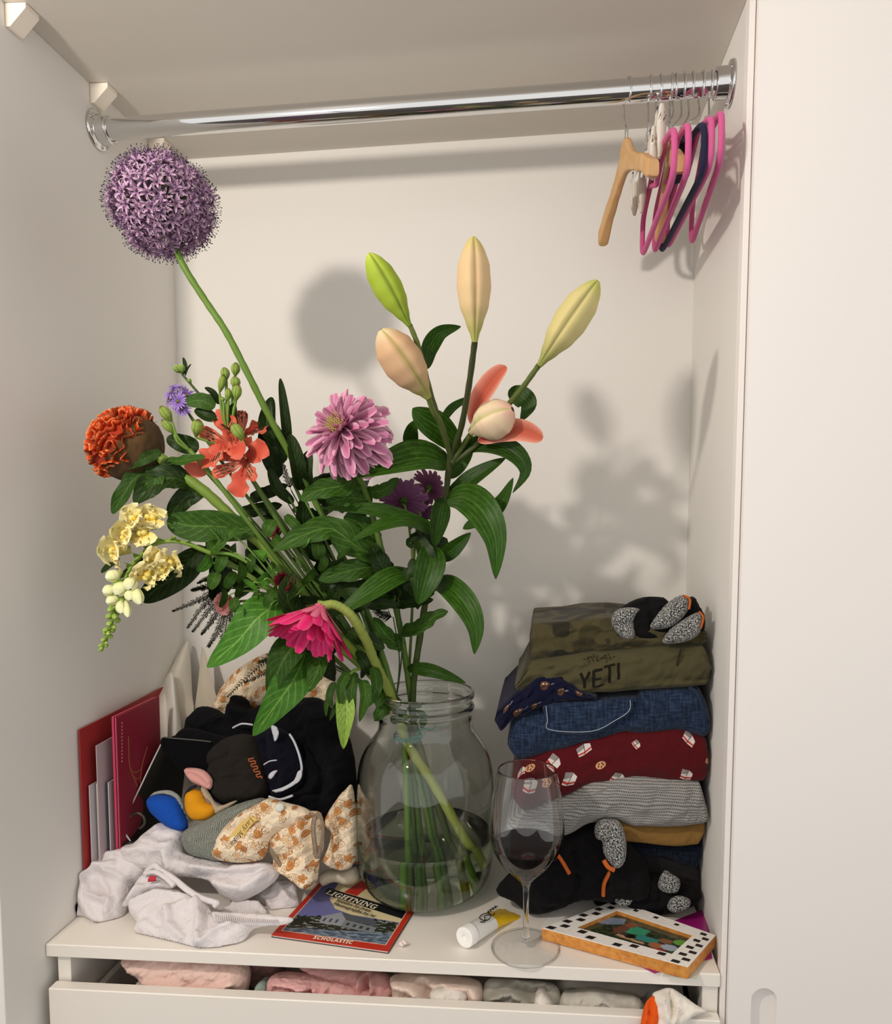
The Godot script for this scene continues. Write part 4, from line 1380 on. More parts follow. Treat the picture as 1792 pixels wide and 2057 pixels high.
func heaped_clothes() -> void:
	var o := Vector3(0.1, 0.0, 0.25)
	# folders and envelopes against the left wall
	var t := thing("red_folder", "tall red card folder standing flat against the left wall, the outermost of the folders", "folder", Vector3(0.005, 0, 0.24))
	part(t, "board", upright(0.003, 0.0055, [157, 1466], [330, 1378], 0.001), mat("red_card", "#a02a2a", 0.55))
	t = thing("document_sheet", "tall lilac-grey document standing between the red folder and the crimson booklets", "document", Vector3(0.02, 0, 0.24))
	part(t, "sheet", upright(0.017, 0.0182, [192, 1498], [240, 1472], 0.001), mat("lilac_paper", "#b9a9ad", 0.8))
	var ev := [[0.009, 0.0105, 178, 1578, "#c9c2c4", "white envelope standing nearest the red folder, leftmost of the letters"], [0.0125, 0.0136, 193, 1574, "#e9e4e2", "thin white letter just behind the leftmost envelope"], [0.0215, 0.0225, 213, 1573, "#2f3a52", "dark blue edged letter beside the tall lilac document"], [0.0245, 0.0262, 216, 1572, "#bdb0b2", "pale grey envelope leaning against the crimson booklets"]]
	for e in ev:
		t = thing("envelope", e[5], "envelope", Vector3(e[0], 0, 0.24), "letters standing by the left wall")
		part(t, "paper", upright(e[0], e[1], [e[2], e[3]], [e[2] + 55, e[3] - 30], 0.001), mat("env_" + e[4].substr(1), e[4], 0.8))
	t = thing("crimson_booklet", "crimson booklet with a faint drawing on its cover, nearest the viewer's right of the folders", "booklet", Vector3(0.04, 0, 0.24))
	var crim := mat("crimson_card", "#8e1a33", 0.45)
	part(t, "cover", upright(0.0395, 0.0410, [232, 1441], [318, 1399], 0.001), crim)
	part(t, "pages", upright(0.0375, 0.0394, [231, 1442], [317, 1400], 0.001), mat("rose_edge", "#d8879b", 0.7), "rose-coloured page edges")
	var art := MB.new()
	for l in [[[258, 1480], [259, 1520], [262, 1545], [268, 1560], [276, 1580]], [[296, 1500], [290, 1520], [284, 1545], [282, 1575]], [[262, 1545], [272, 1552], [284, 1545]], [[266, 1558], [276, 1565], [283, 1560]]]:
		var p := []
		for q in l:
			p.append(at_x(q[0], q[1], 0.0411))
		art.tube(spline(p, 12), [0.0006], 5)
	part(t, "cover_drawing", art, mat("ochre_print", "#a8743a", 0.7))
	var row := MB.new()
	for k in 12: # a column of small type down the cover's edge
		var q := at_x(245, 1452 + k * 7.0, 0.0411)
		row.box(q - Vector3(0.0002, 0.0016, 0.0012), q + Vector3(0.0003, 0.0010, 0.0012), 0.0001)
	part(t, "small_type", row, mat("type_pale", "#c98d98", 0.7))
	t = thing("crimson_booklet", "thin crimson booklet with bright pink edges, tucked behind the one with the drawing", "booklet", Vector3(0.034, 0, 0.24))
	part(t, "cover", upright(0.0330, 0.0362, [224, 1440], [310, 1400], 0.001), mat("pink_edge_card", "#c23a5c", 0.5))
	# sheets of paper curling up at the back left
	var paper := mat("cream_paper", "#d9d3c4", 0.8, {"bump": tx.wrinkle, "bump_cm": 0.05, "tri": 6.0})
	t = thing("paper_sheet", "tall curled cream paper sheet standing in the back left corner behind the black cap", "paper", at(340, 1560, 0.1))
	part(t, "sheet", sheet([374, 1288, 0.022, 378, 1292, 0.03, 383, 1330, 0.035, 332, 1362, 0.07, 352, 1368, 0.085, 386, 1395, 0.06, 297, 1424, 0.11, 330, 1432, 0.13, 389, 1432, 0.085, 306, 1530, 0.12, 345, 1520, 0.14, 380, 1500, 0.12], 3), paper)
	t = thing("paper_sheet", "narrow grey-white paper strip leaning on the cream sheet left of the black cap", "paper", at(345, 1500, 0.13))
	part(t, "sheet", sheet([330, 1366, 0.09, 345, 1352, 0.10, 358, 1392, 0.10, 332, 1430, 0.125, 350, 1430, 0.135, 363, 1450, 0.13, 336, 1500, 0.14, 350, 1500, 0.15, 364, 1500, 0.14], 3), mat("grey_paper", "#cfcbc2", 0.8))
	t = thing("paper_sheet", "pointed beige paper sheet against the back wall behind the black shirt", "paper", at(420, 1400, 0.05))
	part(t, "sheet", sheet([405, 1300, 0.045, 408, 1302, 0.048, 412, 1310, 0.05, 398, 1370, 0.06, 410, 1372, 0.065, 427, 1372, 0.06, 389, 1440, 0.075, 415, 1440, 0.085, 444, 1432, 0.08], 3), mat("beige_paper", "#c2b8a6", 0.8))
	# black glossy board
	t = thing("display_board", "black glossy board with a white edge leaning in front of the crimson booklets", "board", at_y(262, 1700, 0.0))
	part(t, "panel", sheet([322, 1497, 0.20, 345, 1480, 0.16, 380, 1470, 0.12, 286, 1570, 0.235, 320, 1560, 0.19, 370, 1550, 0.14, 249, 1655, 0.27, 300, 1650, 0.22, 360, 1640, 0.17, 262, 1700, 0.275, 310, 1700, 0.23, 365, 1690, 0.18], 3, 0.003), mat("black_gloss", "#171514", 0.3))
	part(t, "edge", strip([324, 1494, 0.203, 288, 1568, 0.237, 250, 1654, 0.272, 262, 1690, 0.277], 0.0012), mat("white_edge", "#cfcac4", 0.5), "white cut edge")
	part(t, "clip", strip([263, 1640, 0.279, 275, 1633, 0.281, 288, 1640, 0.281, 290, 1654, 0.281, 281, 1664, 0.281], 0.0022), mat("clip_metal", "#4f4942", 0.4, {"metal": 0.8}), "small metal ring clip")
	part(t, "foot", strip([250, 1696, 0.285, 262, 1694, 0.288, 275, 1698, 0.285], 0.0035), mat("foot_black", "#0d0d0d", 0.5))
	# gingerbread print at the back
	var ginger := uv_cloth("gingerbread_print", tx.ginger, 13.0, {"bump": tx.wrinkle, "bump_cm": 0.3})
	t = thing("printed_pyjamas", "cream pyjama top with gingerbread print behind the black shirt, under the dark fern", "pyjamas", at(540, 1430, 0.08))
	part(t, "cloth", cloth([428, 1440, 440, 1392, 470, 1352, 500, 1330, 552, 1310, 620, 1340, 668, 1352, 668, 1430, 640, 1440, 560, 1440, 480, 1440], 0.075, 0.105, 0.02, {"amp": 0.004, "folds": [[5, 10, [450, 1420, 500, 1350]], [-4, 6, [520, 1330, 505, 1420]]], "step": 0.004}), ginger)
	# black clothes
	var black := cloth_mat("black_cotton", "#0f0f12")
	t = thing("black_shirt", "big crumpled black shirt heaped behind the cap and the printed shirt, left of the jar", "shirt", at(560, 1600, 0.15))
	part(t, "cloth", cloth([381, 1443, 407, 1419, 439, 1426, 460, 1439, 466, 1408, 482, 1397, 500, 1408, 510, 1424, 560, 1402, 612, 1402, 640, 1402, 660, 1416, 690, 1450, 712, 1520, 716, 1610, 690, 1650, 640, 1660, 560, 1650, 480, 1630, 420, 1600, 385, 1540, 372, 1480], 0.13, 0.215, 0.035, {"amp": 0.007, "folds": [[6, 10, [470, 1430, 520, 1440, 600, 1430]], [-6, 8, [500, 1420, 520, 1470, 560, 1500]], [7, 10, [600, 1420, 660, 1480, 690, 1580]], [-6, 8, [620, 1500, 660, 1560, 650, 1630]], [6, 8, [560, 1560, 610, 1600, 680, 1610]], [8, 9, [480, 1400, 484, 1440]]], "step": 0.004}), black)
	t = thing("peaked_cap", "black cap with a flat stiff brim pointing left over the glossy board", "cap", at(400, 1560, 0.2))
	part(t, "crown", cloth([355, 1474, 372, 1462, 398, 1464, 430, 1474, 470, 1490, 470, 1560, 430, 1570, 380, 1548, 352, 1500], 0.205, 0.215, 0.018, {"amp": 0.003}), cloth_mat("cap_black", "#0b0b0e"))
	part(t, "brim", cloth([322, 1490, 330, 1480, 352, 1484, 424, 1489, 424, 1540, 415, 1570, 372, 1550, 345, 1528, 328, 1508], 0.222, 0.238, 0.004, {"amp": 0.0006, "edge": 0.004, "back": 0.003}), cloth_mat("cap_brim", "#08080a"))
	part(t, "brim_edge", strip([330, 1481, 0.2285, 360, 1484, 0.2285, 396, 1487, 0.2285, 424, 1490, 0.2285], 0.0012), mat("grey_thread", "#4d4c4a", 0.9))
	t = thing("knit_hat", "dark brown-black knitted hat with small orange lettering in the middle of the heap", "hat", at(470, 1600, 0.22))
	part(t, "knit", cloth([418, 1520, 430, 1500, 455, 1482, 490, 1474, 515, 1484, 526, 1520, 538, 1560, 541, 1590, 524, 1604, 490, 1614, 460, 1616, 436, 1600, 424, 1570], 0.215, 0.24, 0.028, {"amp": 0.003, "folds": [[-4, 5, [424, 1536, 450, 1524, 470, 1514]], [-3, 5, [430, 1566, 480, 1558, 530, 1566]], [4, 9, [440, 1590, 500, 1594]]]}), cloth_mat("brown_black_knit", "#26221e", {"bump_cm": 0.08}))
	var word := MB.new()
	for k in 8: # the lettering runs down the hat's side as stitched rungs
		var a := at(499.0 + k * 2.6, 1525.0 + k * 5.2, 0.262)
		var b := at(510.0 + k * 2.2, 1523.0 + k * 5.2, 0.262)
		word.tube([a, b], [0.0011], 5)
		if k % 2 == 0:
			word.tube([a, a + Vector3(0.001, -0.003, 0)], [0.0011], 5)
		else:
			word.tube([b, b + Vector3(0.001, -0.003, 0)], [0.0011], 5)
	part(t, "lettering", word, mat("orange_thread", "#a5572c", 0.9), "orange stitched lettering")
	t = thing("printed_shirt", "navy black shirt with white bone-like print beside the knitted hat", "shirt", at(570, 1600, 0.2))
	part(t, "cloth", cloth([510, 1474, 540, 1462, 566, 1464, 590, 1480, 604, 1508, 612, 1545, 606, 1572, 590, 1590, 566, 1604, 548, 1600, 540, 1570, 528, 1530, 518, 1500], 0.20, 0.235, 0.025, {"amp": 0.004, "folds": [[6, 8, [556, 1470, 575, 1520, 580, 1570]], [-5, 5, [540, 1490, 552, 1540, 560, 1580]]]}), cloth_mat("navy_black", "#11111d"))
	var bone := mat("white_print", "#c3c5cc", 0.9)
	part(t, "print", cloth([544, 1458, 556, 1460, 560, 1476, 552, 1490, 548, 1476], 0.240, 0.246, 0.001, {"amp": 0.0004, "back": 0.001, "step": 0.003}), bone)
	part(t, "print", strip([582, 1475, 0.232, 592, 1492, 0.243, 602, 1520, 0.253, 606, 1546, 0.259, 598, 1562, 0.2625], 0.0018), bone)
	part(t, "print", cloth([546, 1588, 566, 1582, 590, 1568, 598, 1550, 607, 1548, 604, 1566, 586, 1580, 560, 1592], 0.262, 0.265, 0.001, {"amp": 0.0004, "back": 0.001, "step": 0.003}), bone)
	part(t, "print", strip([530, 1536, 0.259, 542, 1529, 0.261, 556, 1527, 0.262], 0.001), bone)
	part(t, "print", cloth([538, 1560, 546, 1550, 558, 1547, 552, 1556, 544, 1566], 0.2615, 0.2625, 0.001, {"amp": 0.0004, "back": 0.001, "step": 0.003}), bone)
	part(t, "print", strip([468, 1462, 0.2, 486, 1454, 0.205, 508, 1456, 0.205], 0.0016), bone)
	part(t, "print", strip([540, 1600, 0.262, 562, 1606, 0.266, 588, 1598, 0.266], 0.002), bone)
	# baby socks
	t = thing("baby_sock", "pale pink fluffy baby sock lying folded on the knitted hat's left edge", "sock", at(400, 1570, 0.24))
	part(t, "sock_leg", cloth([370, 1547, 384, 1542, 410, 1547, 426, 1564, 427, 1574, 422, 1586, 405, 1580, 384, 1570], 0.252, 0.262, 0.010, {"amp": 0.001, "folds": [[-4, 2.2, [384, 1552, 404, 1562, 420, 1578]]], "step": 0.0025}), cloth_mat("pink_fleece", "#dca39c", {"bump_cm": 0.08}))
	t = thing("baby_sock", "bright blue toe of a sock with a pale grey top, lowest left of the heap", "sock", at(340, 1650, 0.26))
	part(t, "toe", cloth([297, 1607, 308, 1597, 334, 1597, 356, 1606, 368, 1630, 378, 1658, 372, 1669, 344, 1664, 316, 1644, 301, 1626], 0.262, 0.276, 0.017, {"amp": 0.001, "step": 0.003, "folds": [[-1.5, 1.5, [350, 1606, 364, 1664]]]}), cloth_mat("royal_blue", "#1a4fae"))
	part(t, "sock_leg", cloth([298, 1604, 310, 1591, 336, 1587, 352, 1592, 366, 1608, 376, 1650, 372, 1640, 356, 1606, 334, 1596, 310, 1598], 0.258, 0.268, 0.010, {"amp": 0.001, "step": 0.003}), cloth_mat("sock_grey", "#9c9f98"))
	t = thing("baby_sock", "mustard orange toe of a sock beside the blue one with a cream spotted top", "sock", at(405, 1640, 0.26))
	part(t, "toe", cloth([373, 1600, 380, 1588, 392, 1584, 406, 1592, 414, 1610, 430, 1618, 434, 1630, 424, 1642, 408, 1648, 388, 1646, 375, 1628], 0.265, 0.276, 0.015, {"amp": 0.001, "step": 0.003}), cloth_mat("mustard", "#e0981d", {"bump_cm": 0.06}))
	part(t, "sock_leg", cloth([403, 1580, 414, 1584, 424, 1598, 440, 1618, 472, 1608, 474, 1612, 446, 1630, 434, 1636, 424, 1612, 412, 1604], 0.262, 0.276, 0.010, {"amp": 0.001, "step": 0.003}), cloth_mat("sock_cream", "#b5a28a"))
	part(t, "band", strip([372, 1600, 0.268, 380, 1586, 0.273, 394, 1579, 0.274], 0.0024), cloth_mat("sock_dark", "#22262c"))
	# ribbed grey jersey
	t = thing("ribbed_jersey", "grey ribbed jersey with white flecks squeezed between the socks and the gingerbread pyjamas", "jersey", at(430, 1700, 0.27))
	part(t, "cloth", cloth([368, 1680, 378, 1664, 420, 1644, 460, 1622, 500, 1608, 534, 1604, 530, 1640, 490, 1690, 450, 1728, 410, 1724, 376, 1712], 0.262, 0.30, 0.018, {"amp": 0.002, "folds": [[3, 7, [390, 1690, 450, 1650, 510, 1615]]]}), uv_cloth("ribbed", tx.rib, 34.0))
	# gingerbread pyjamas in front
	t = thing("printed_pyjamas", "cream pyjama bottoms with gingerbread print and a yellow waist label, crumpled left of the jar", "pyjamas", at(560, 1760, 0.25))
	part(t, "waist", cloth([430, 1722, 434, 1700, 450, 1666, 484, 1634, 520, 1614, 544, 1603, 574, 1612, 612, 1622, 630, 1640, 590, 1660, 556, 1672, 540, 1690, 536, 1712, 524, 1727, 487, 1733, 450, 1730], 0.275, 0.318, 0.024, {"amp": 0.003, "folds": [[4, 7, [440, 1712, 490, 1700, 530, 1704]], [-4, 4, [470, 1706, 520, 1690]], [3, 5, [450, 1690, 500, 1640, 560, 1612]]]}), ginger)
	part(t, "leg", cloth([536, 1676, 560, 1650, 600, 1632, 640, 1630, 649, 1650, 651, 1697, 643, 1722, 640, 1750, 636, 1772, 618, 1784, 600, 1778, 578, 1760, 558, 1740, 546, 1708], 0.272, 0.292, 0.024, {"amp": 0.003, "folds": [[5, 5, [612, 1636, 618, 1690, 626, 1730]], [-6, 4.5, [628, 1646, 634, 1690, 636, 1722]], [5, 5, [644, 1650, 648, 1700]], [-5, 6, [572, 1716, 600, 1728, 616, 1714]], [5, 5, [556, 1730, 590, 1752, 620, 1776]], [4, 6, [580, 1660, 570, 1690]]]}), ginger)
	part(t, "leg", cloth([708, 1578, 694, 1586, 679, 1602, 654, 1642, 655, 1664, 666, 1672, 660, 1700, 648, 1726, 666, 1743, 698, 1747, 716, 1720, 716, 1640], 0.245, 0.275, 0.022, {"amp": 0.004, "folds": [[5, 5, [690, 1600, 676, 1660, 690, 1740]], [-6, 4, [660, 1664, 676, 1680, 668, 1720]]]}), ginger)
	part(t, "cuff", strip([634, 1638, 0.312, 629, 1660, 0.318, 632, 1695, 0.320, 637, 1722, 0.318, 645, 1700, 0.318, 649, 1664, 0.316, 643, 1638, 0.312, 634, 1638, 0.312], 0.0034, 0.8), ginger)
	part(t, "hem", strip([536, 1690, 0.300, 552, 1722, 0.306, 576, 1752, 0.308, 604, 1778, 0.308, 622, 1784, 0.306, 636, 1772, 0.304], 0.0032, 0.8), ginger)
	part(t, "waist_label", cloth([455, 1690, 468, 1670, 488, 1648, 506, 1638, 520, 1646, 506, 1658, 490, 1680, 476, 1704], 0.3165, 0.3295, 0.0012, {"amp": 0.0003, "back": 0.002, "step": 0.003, "edge": 0.003, "sharp": true}), mat("label_yellow", "#dcb96a", 0.8), "yellow woven label with script lettering")
	var u := at(499, 1652, 0.3265)
	var v := at(465, 1694, 0.3325)
	var ex := (v - u).normalized()
	var nrm := (CP - u).normalized()
	nrm = (nrm - ex * nrm.dot(ex)).normalized()
	var ey := nrm.cross(ex)
	part(t, "label_lettering", text_mesh("Lazy Moka", 0.0062, Transform3D(Basis(ex, ey + ex * 0.25, nrm), at(486, 1671, 0.347)), "Droid Serif", 0.0003), mat("print_black", "#16161a", 0.6))
	var bt := MB.new()
	var bo := at(562, 1622, 0.307)
	var bn := (CP - bo).normalized()
	var bx := bn.cross(Vector3.UP).normalized()
	bt.lathe([Vector2(0.0, 0.002), Vector2(0.0045, 0.0022), Vector2(0.0062, 0.001), Vector2(0.0062, -0.002)], 18, bo, Basis(bx, bn, bx.cross(bn)))
	part(t, "button", bt, mat("button_white", "#d9d6cd", 0.3))
	t = thing("cream_sock", "small cream cloth tucked between the gingerbread pyjamas and the jar", "cloth", at(680, 1770, 0.2))
	part(t, "cloth", cloth([640, 1760, 660, 1746, 690, 1748, 716, 1740, 722, 1766, 700, 1778, 670, 1772, 648, 1780], 0.235, 0.245, 0.013, {"amp": 0.002, "step": 0.003}), cloth_mat("cream_jersey", "#d8cbb4"))
	# white clothes in front
	var white := cloth_mat("white_cotton", "#e2dcdd", {"bump": tx.wrinkle, "bump_cm": 0.35, "tri": 7.0})
	var W := {"step": 0.0024, "freq": 16.0, "amp": 0.0028}
	var wo := func(o2: Dictionary) -> Dictionary:
		var q := W.duplicate()
		q.merge(o2, true)
		return q
	t = thing("white_shirt", "large crumpled white shirt with a red tag spread at the front left of the heap", "shirt", at(300, 1780, 0.3))
	part(t, "body", cloth([254, 1701, 276, 1690, 299, 1670, 322, 1653, 350, 1658, 372, 1670, 368, 1712, 400, 1721, 435, 1727, 483, 1733, 533, 1729, 561, 1744, 556, 1766, 530, 1788, 494, 1807, 470, 1810, 444, 1799, 420, 1770, 380, 1762, 343, 1760, 300, 1750, 250, 1740], 0.262, 0.318, 0.020, wo.call({"folds": [[7, 7, [300, 1690, 340, 1700, 368, 1694]], [6, 7, [260, 1710, 320, 1712, 366, 1706]], [-6, 5, [360, 1716, 420, 1735, 470, 1742]], [6, 6, [345, 1722, 350, 1745, 342, 1758]], [8, 9, [400, 1740, 470, 1745, 540, 1740]], [-7, 4, [400, 1762, 440, 1760, 500, 1760, 545, 1744]], [7, 8, [440, 1775, 500, 1788, 540, 1760]], [-5, 5, [400, 1772, 440, 1790]]], "seed": 1.0})), white)
	part(t, "sleeve", cloth([133, 1835, 148, 1810, 162, 1794, 174, 1766, 187, 1742, 212, 1720, 254, 1704, 286, 1708, 300, 1726, 296, 1750, 284, 1764, 266, 1778, 262, 1800, 252, 1830, 240, 1847, 206, 1864, 174, 1849], 0.270, 0.345, 0.022, wo.call({"folds": [[7, 6, [200, 1730, 180, 1780, 186, 1830, 204, 1860]], [8, 4.5, [246, 1744, 212, 1748, 186, 1772, 196, 1806, 236, 1816, 228, 1842]], [-7, 6, [214, 1770, 226, 1800]], [7, 5, [214, 1752, 240, 1762, 262, 1772]], [-5, 6, [160, 1810, 170, 1846]], [6, 7, [230, 1722, 280, 1720]]], "seed": 2.0})), white)
	part(t, "tag_panel", cloth([246, 1818, 262, 1795, 273, 1775, 288, 1757, 318, 1757, 342, 1776, 342, 1786, 300, 1789, 270, 1812, 252, 1821], 0.318, 0.345, 0.009, wo.call({"folds": [[5, 4, [262, 1812, 280, 1786, 330, 1782]]], "seed": 3.0, "amp": 0.0015})), white)
	part(t, "collar", strip([294, 1750, 0.327, 310, 1738, 0.329, 322, 1748, 0.330, 345, 1762, 0.336, 380, 1790, 0.344, 410, 1806, 0.349, 436, 1814, 0.351, 430, 1822, 0.353], 0.0042, 0.7), white)
	part(t, "collar", strip([290, 1754, 0.332, 312, 1752, 0.335, 334, 1764, 0.339, 350, 1780, 0.345], 0.0036, 0.7), white)
	part(t, "tag", cloth([297, 1766, 302, 1759, 314, 1760, 313, 1770, 297, 1772], 0.3395, 0.3425, 0.0012, {"step": 0.002, "amp": 0.0002, "back": 0.002, "sharp": true}), mat("tag_red", "#c22a3e", 0.8), "small red tag")
	t = thing("white_bodysuit", "white baby bodysuit with a ribbed band lying nearest the front edge", "bodysuit", at(400, 1880, 0.4))
	part(t, "body", cloth([260, 1832, 260, 1819, 272, 1806, 315, 1791, 343, 1790, 388, 1806, 413, 1810, 424, 1830, 440, 1846, 500, 1852, 566, 1856, 511, 1864, 491, 1888, 455, 1908, 405, 1918, 357, 1902, 301, 1884, 270, 1872, 276, 1856], 0.322, 0.400, 0.015, wo.call({"floor": 0.002, "folds": [[7, 6, [402, 1812, 408, 1850, 404, 1904]], [-6, 4, [418, 1832, 424, 1868, 410, 1880]], [6, 6, [270, 1826, 320, 1806, 384, 1812]], [6, 6, [346, 1840, 344, 1870, 372, 1896]], [6, 5, [406, 1912, 450, 1876, 470, 1872]], [-4, 6, [300, 1850, 330, 1868]], [5, 8, [380, 1826, 340, 1846]]], "seed": 4.0})), white)
	part(t, "rib_strap", cloth([424, 1834, 450, 1834, 483, 1835, 539, 1838, 584, 1844, 588, 1850, 566, 1858, 500, 1858, 450, 1856, 434, 1848], 0.362, 0.380, 0.006, wo.call({"amp": 0.001, "seed": 5.0, "floor": 0.004})), white)
	var band := MB.new()
	for k in 30: # the knitted ribs of its neck band
		var f := k / 29.0
		var px := lerpf(432, 556, f)
		var a := at(px, lerpf(1836, 1842, f), 0.3705)
		var b := at(px + 2, lerpf(1851, 1853, f), 0.3835)
		band.tube([a, (a + b) / 2.0 + Vector3(0, 0.0006, 0.001), b], [0.0009], 5)
	part(t, "rib_band", band, white)
	t = thing("white_shirt", "small white jersey piece between the large white shirt and the picture book", "shirt", at(560, 1810, 0.26))
	part(t, "body", cloth([511, 1807, 530, 1790, 552, 1775, 578, 1768, 593, 1776, 598, 1800, 600, 1821, 570, 1830, 544, 1838, 533, 1819], 0.258, 0.300, 0.013, wo.call({"folds": [[5, 5, [528, 1812, 546, 1826]], [5, 6, [560, 1780, 584, 1816]]], "seed": 6.0})), white)
	part(t, "cuff", cloth([440, 1834, 460, 1826, 469, 1816, 502, 1813, 527, 1821, 535, 1835, 500, 1837], 0.300, 0.325, 0.009, wo.call({"folds": [[4, 4, [470, 1826, 520, 1826]]], "seed": 7.0})), white)
	drawer_clothes()

func drawer_clothes() -> void:
	var grp := "clothes in the open drawer"
	var base := Vector3(0.3, -0.2, 0.35)
	var F := {"floor": -0.25, "amp": 0.0042, "freq": 34.0, "step": 0.0024, "back": 0.03, "xmin": 0.048, "xmax": 0.857}
	var add := func(called: String, label: String, category: String, outline: Array, zt: float, zb: float, th: float, m: Material, o := {}) -> Node3D:
		var t := thing(called, label, category, base, grp)
		var q := F.duplicate()
		q.merge(o, true)
		part(t, "cloth", cloth(outline, zt, zb, th, q), m)
		return t
	var blush := cloth_mat("blush_fleece", "#e6c6ba", {"bump": tx.wrinkle, "bump_cm": 0.25, "tri": 8.0})
	var pink := cloth_mat("rose_cotton", "#e8b4b0", {"bump": tx.wrinkle, "bump_cm": 0.3, "tri": 8.0})
	add.call("folded_blanket", "blush pink fleece blanket, widest cloth at the left of the open drawer", "blanket", [246, 1925, 300, 1920, 380, 1925, 470, 1935, 496, 1955, 494, 1996, 470, 2040, 360, 2040, 330, 1984, 290, 1970, 262, 1950], 0.372, 0.385, 0.014, blush, {"folds": [[6.8, 5, [290, 1968, 340, 1966, 390, 1985, 440, 1975, 480, 1960]]]})
	add.call("folded_cloth", "pale grey cloth below the blush blanket in the open drawer", "cloth", [270, 1982, 290, 1968, 330, 1974, 366, 1995, 380, 2040, 260, 2040], 0.376, 0.384, 0.010, cloth_mat("pale_grey", "#c9c2b8"))
	add.call("folded_cloth", "tiny mint green cloth corner left of the rose trousers in the open drawer", "cloth", [510, 1990, 520, 1976, 534, 1984, 538, 2030, 508, 2030], 0.382, 0.386, 0.007, cloth_mat("mint", "#9fb5a8"), {"step": 0.003})
	add.call("folded_cloth", "dusky mauve cloth deep between the blanket and the rose trousers", "cloth", [480, 1930, 560, 1936, 560, 2000, 490, 2000], 0.33, 0.335, 0.012, cloth_mat("mauve", "#8d6a68"))
	add.call("folded_trousers", "rose pink folded baby trousers in the middle of the open drawer", "trousers", [540, 1966, 560, 1956, 600, 1958, 640, 1966, 680, 1974, 720, 1990, 760, 2002, 740, 2040, 560, 2040, 538, 1996], 0.372, 0.387, 0.013, pink, {"folds": [[8.5, 5, [560, 1966, 640, 1980]], [-6.8, 4, [632, 1970, 628, 2000]], [6.8, 4, [660, 1976, 652, 2000]], [5.1, 4, [690, 1986, 740, 2000]]]})
	add.call("folded_cloth", "crumpled pink cloth with folded loops behind the rose trousers", "cloth", [600, 1940, 680, 1944, 760, 1955, 784, 1966, 796, 1990, 790, 2030, 720, 2030, 690, 1992, 640, 1970], 0.352, 0.372, 0.013, cloth_mat("dusty_pink", "#dba9a4"), {"folds": [[10.2, 4, [726, 1956, 730, 1985]], [-8.5, 4, [738, 1960, 742, 1984]], [8.5, 4, [750, 1962, 752, 1986]], [6.8, 3, [712, 1990, 760, 2000, 784, 1994]]]})
	add.call("knit_blanket", "cream pink knitted blanket rolled right of the rose trousers", "blanket", [784, 1964, 810, 1956, 850, 1958, 910, 1962, 950, 1968, 968, 1980, 974, 2010, 960, 2050, 800, 2050, 788, 1990], 0.366, 0.386, 0.016, cloth_mat("cream_knit", "#ead3c4", {"bump_cm": 0.12}), {"folds": [[11.9, 8, [800, 1970, 840, 1980, 860, 2010]], [-13.6, 7, [846, 1974, 870, 1996, 880, 2020]], [8.5, 8, [900, 1970, 950, 1978, 966, 2010]]]})
	add.call("white_cloth", "crumpled white cloth in the hollow of the cream knitted blanket", "cloth", [862, 2000, 880, 1986, 912, 1984, 934, 1996, 938, 2012, 920, 2040, 880, 2040], 0.392, 0.396, 0.007, cloth_mat("milk_cotton", "#ddd5cb"), {"step": 0.003})
	add.call("grey_cloth", "crumpled sage grey cloths just left of the drawer's divider", "cloth", [974, 1974, 1010, 1966, 1060, 1970, 1100, 1974, 1124, 1990, 1124, 2050, 980, 2050], 0.366, 0.388, 0.013, cloth_mat("sage_grey", "#a8a498"), {"folds": [[8.5, 5, [990, 2000, 1030, 1990, 1060, 2010]], [-8.5, 5, [1040, 1975, 1070, 1990, 1090, 1986]], [8.5, 5, [1080, 2000, 1110, 2010]]]})
	add.call("white_cloth", "small white triangle of cloth among the sage grey cloths", "cloth", [1072, 2016, 1084, 1994, 1096, 2000, 1112, 2022, 1100, 2050, 1076, 2050], 0.396, 0.400, 0.005, cloth_mat("milk_cotton", "#ddd5cb"), {"step": 0.003})
	add.call("terry_cloth", "off-white terry cloth right of the drawer's divider", "cloth", [1128, 2000, 1150, 1994, 1190, 1990, 1240, 1998, 1288, 2010, 1290, 2060, 1130, 2060], 0.380, 0.392, 0.011, cloth_mat("terry", "#d5cfc3", {"bump_cm": 0.15}), {"folds": [[6.8, 3, [1190, 1975, 1220, 2010, 1260, 2024]], [5.1, 3, [1150, 2014, 1220, 2030, 1280, 2020]]]})
	add.call("grey_towel", "folded grey towel standing at the back right of the drawer", "towel", [1128, 1966, 1200, 1970, 1300, 1976, 1400, 1984, 1452, 1986, 1450, 2050, 1130, 2050], 0.345, 0.35, 0.012, cloth_mat("towel_grey", "#a39e95"))
	add.call("grey_cloth", "crumpled grey and white cloth at the far right end of the drawer", "cloth", [1380, 2010, 1404, 1990, 1420, 1984, 1446, 1990, 1456, 2010, 1452, 2060, 1400, 2060], 0.378, 0.390, 0.011, cloth_mat("grey_white", "#c2bcb2"), {"folds": [[-10.2, 5, [1400, 2030, 1430, 2000]], [8.5, 4, [1420, 2040, 1448, 2010]]]})
	var t: Node3D = add.call("white_bodysuit", "white baby bodysuit hanging over the drawer's front edge beside its orange lining", "bodysuit", [1310, 2000, 1322, 1990, 1346, 1984, 1368, 1996, 1398, 2018, 1420, 2032, 1390, 2044, 1376, 2062, 1350, 2090, 1316, 2090, 1318, 2040], 0.405, 0.437, 0.010, cloth_mat("white_rib", "#ece5da"), {"folds": [[6.8, 4, [1330, 2000, 1340, 2050]], [-6.8, 3, [1346, 1994, 1350, 2030]], [5.1, 3, [1360, 2030, 1340, 2080]]], "back": 0.004, "xmax": 0.887})
	var q := F.duplicate()
	q.merge({"back": 0.004, "folds": [[-5.1, 3, [1306, 2010, 1302, 2060]]], "xmax": 0.887}, true)
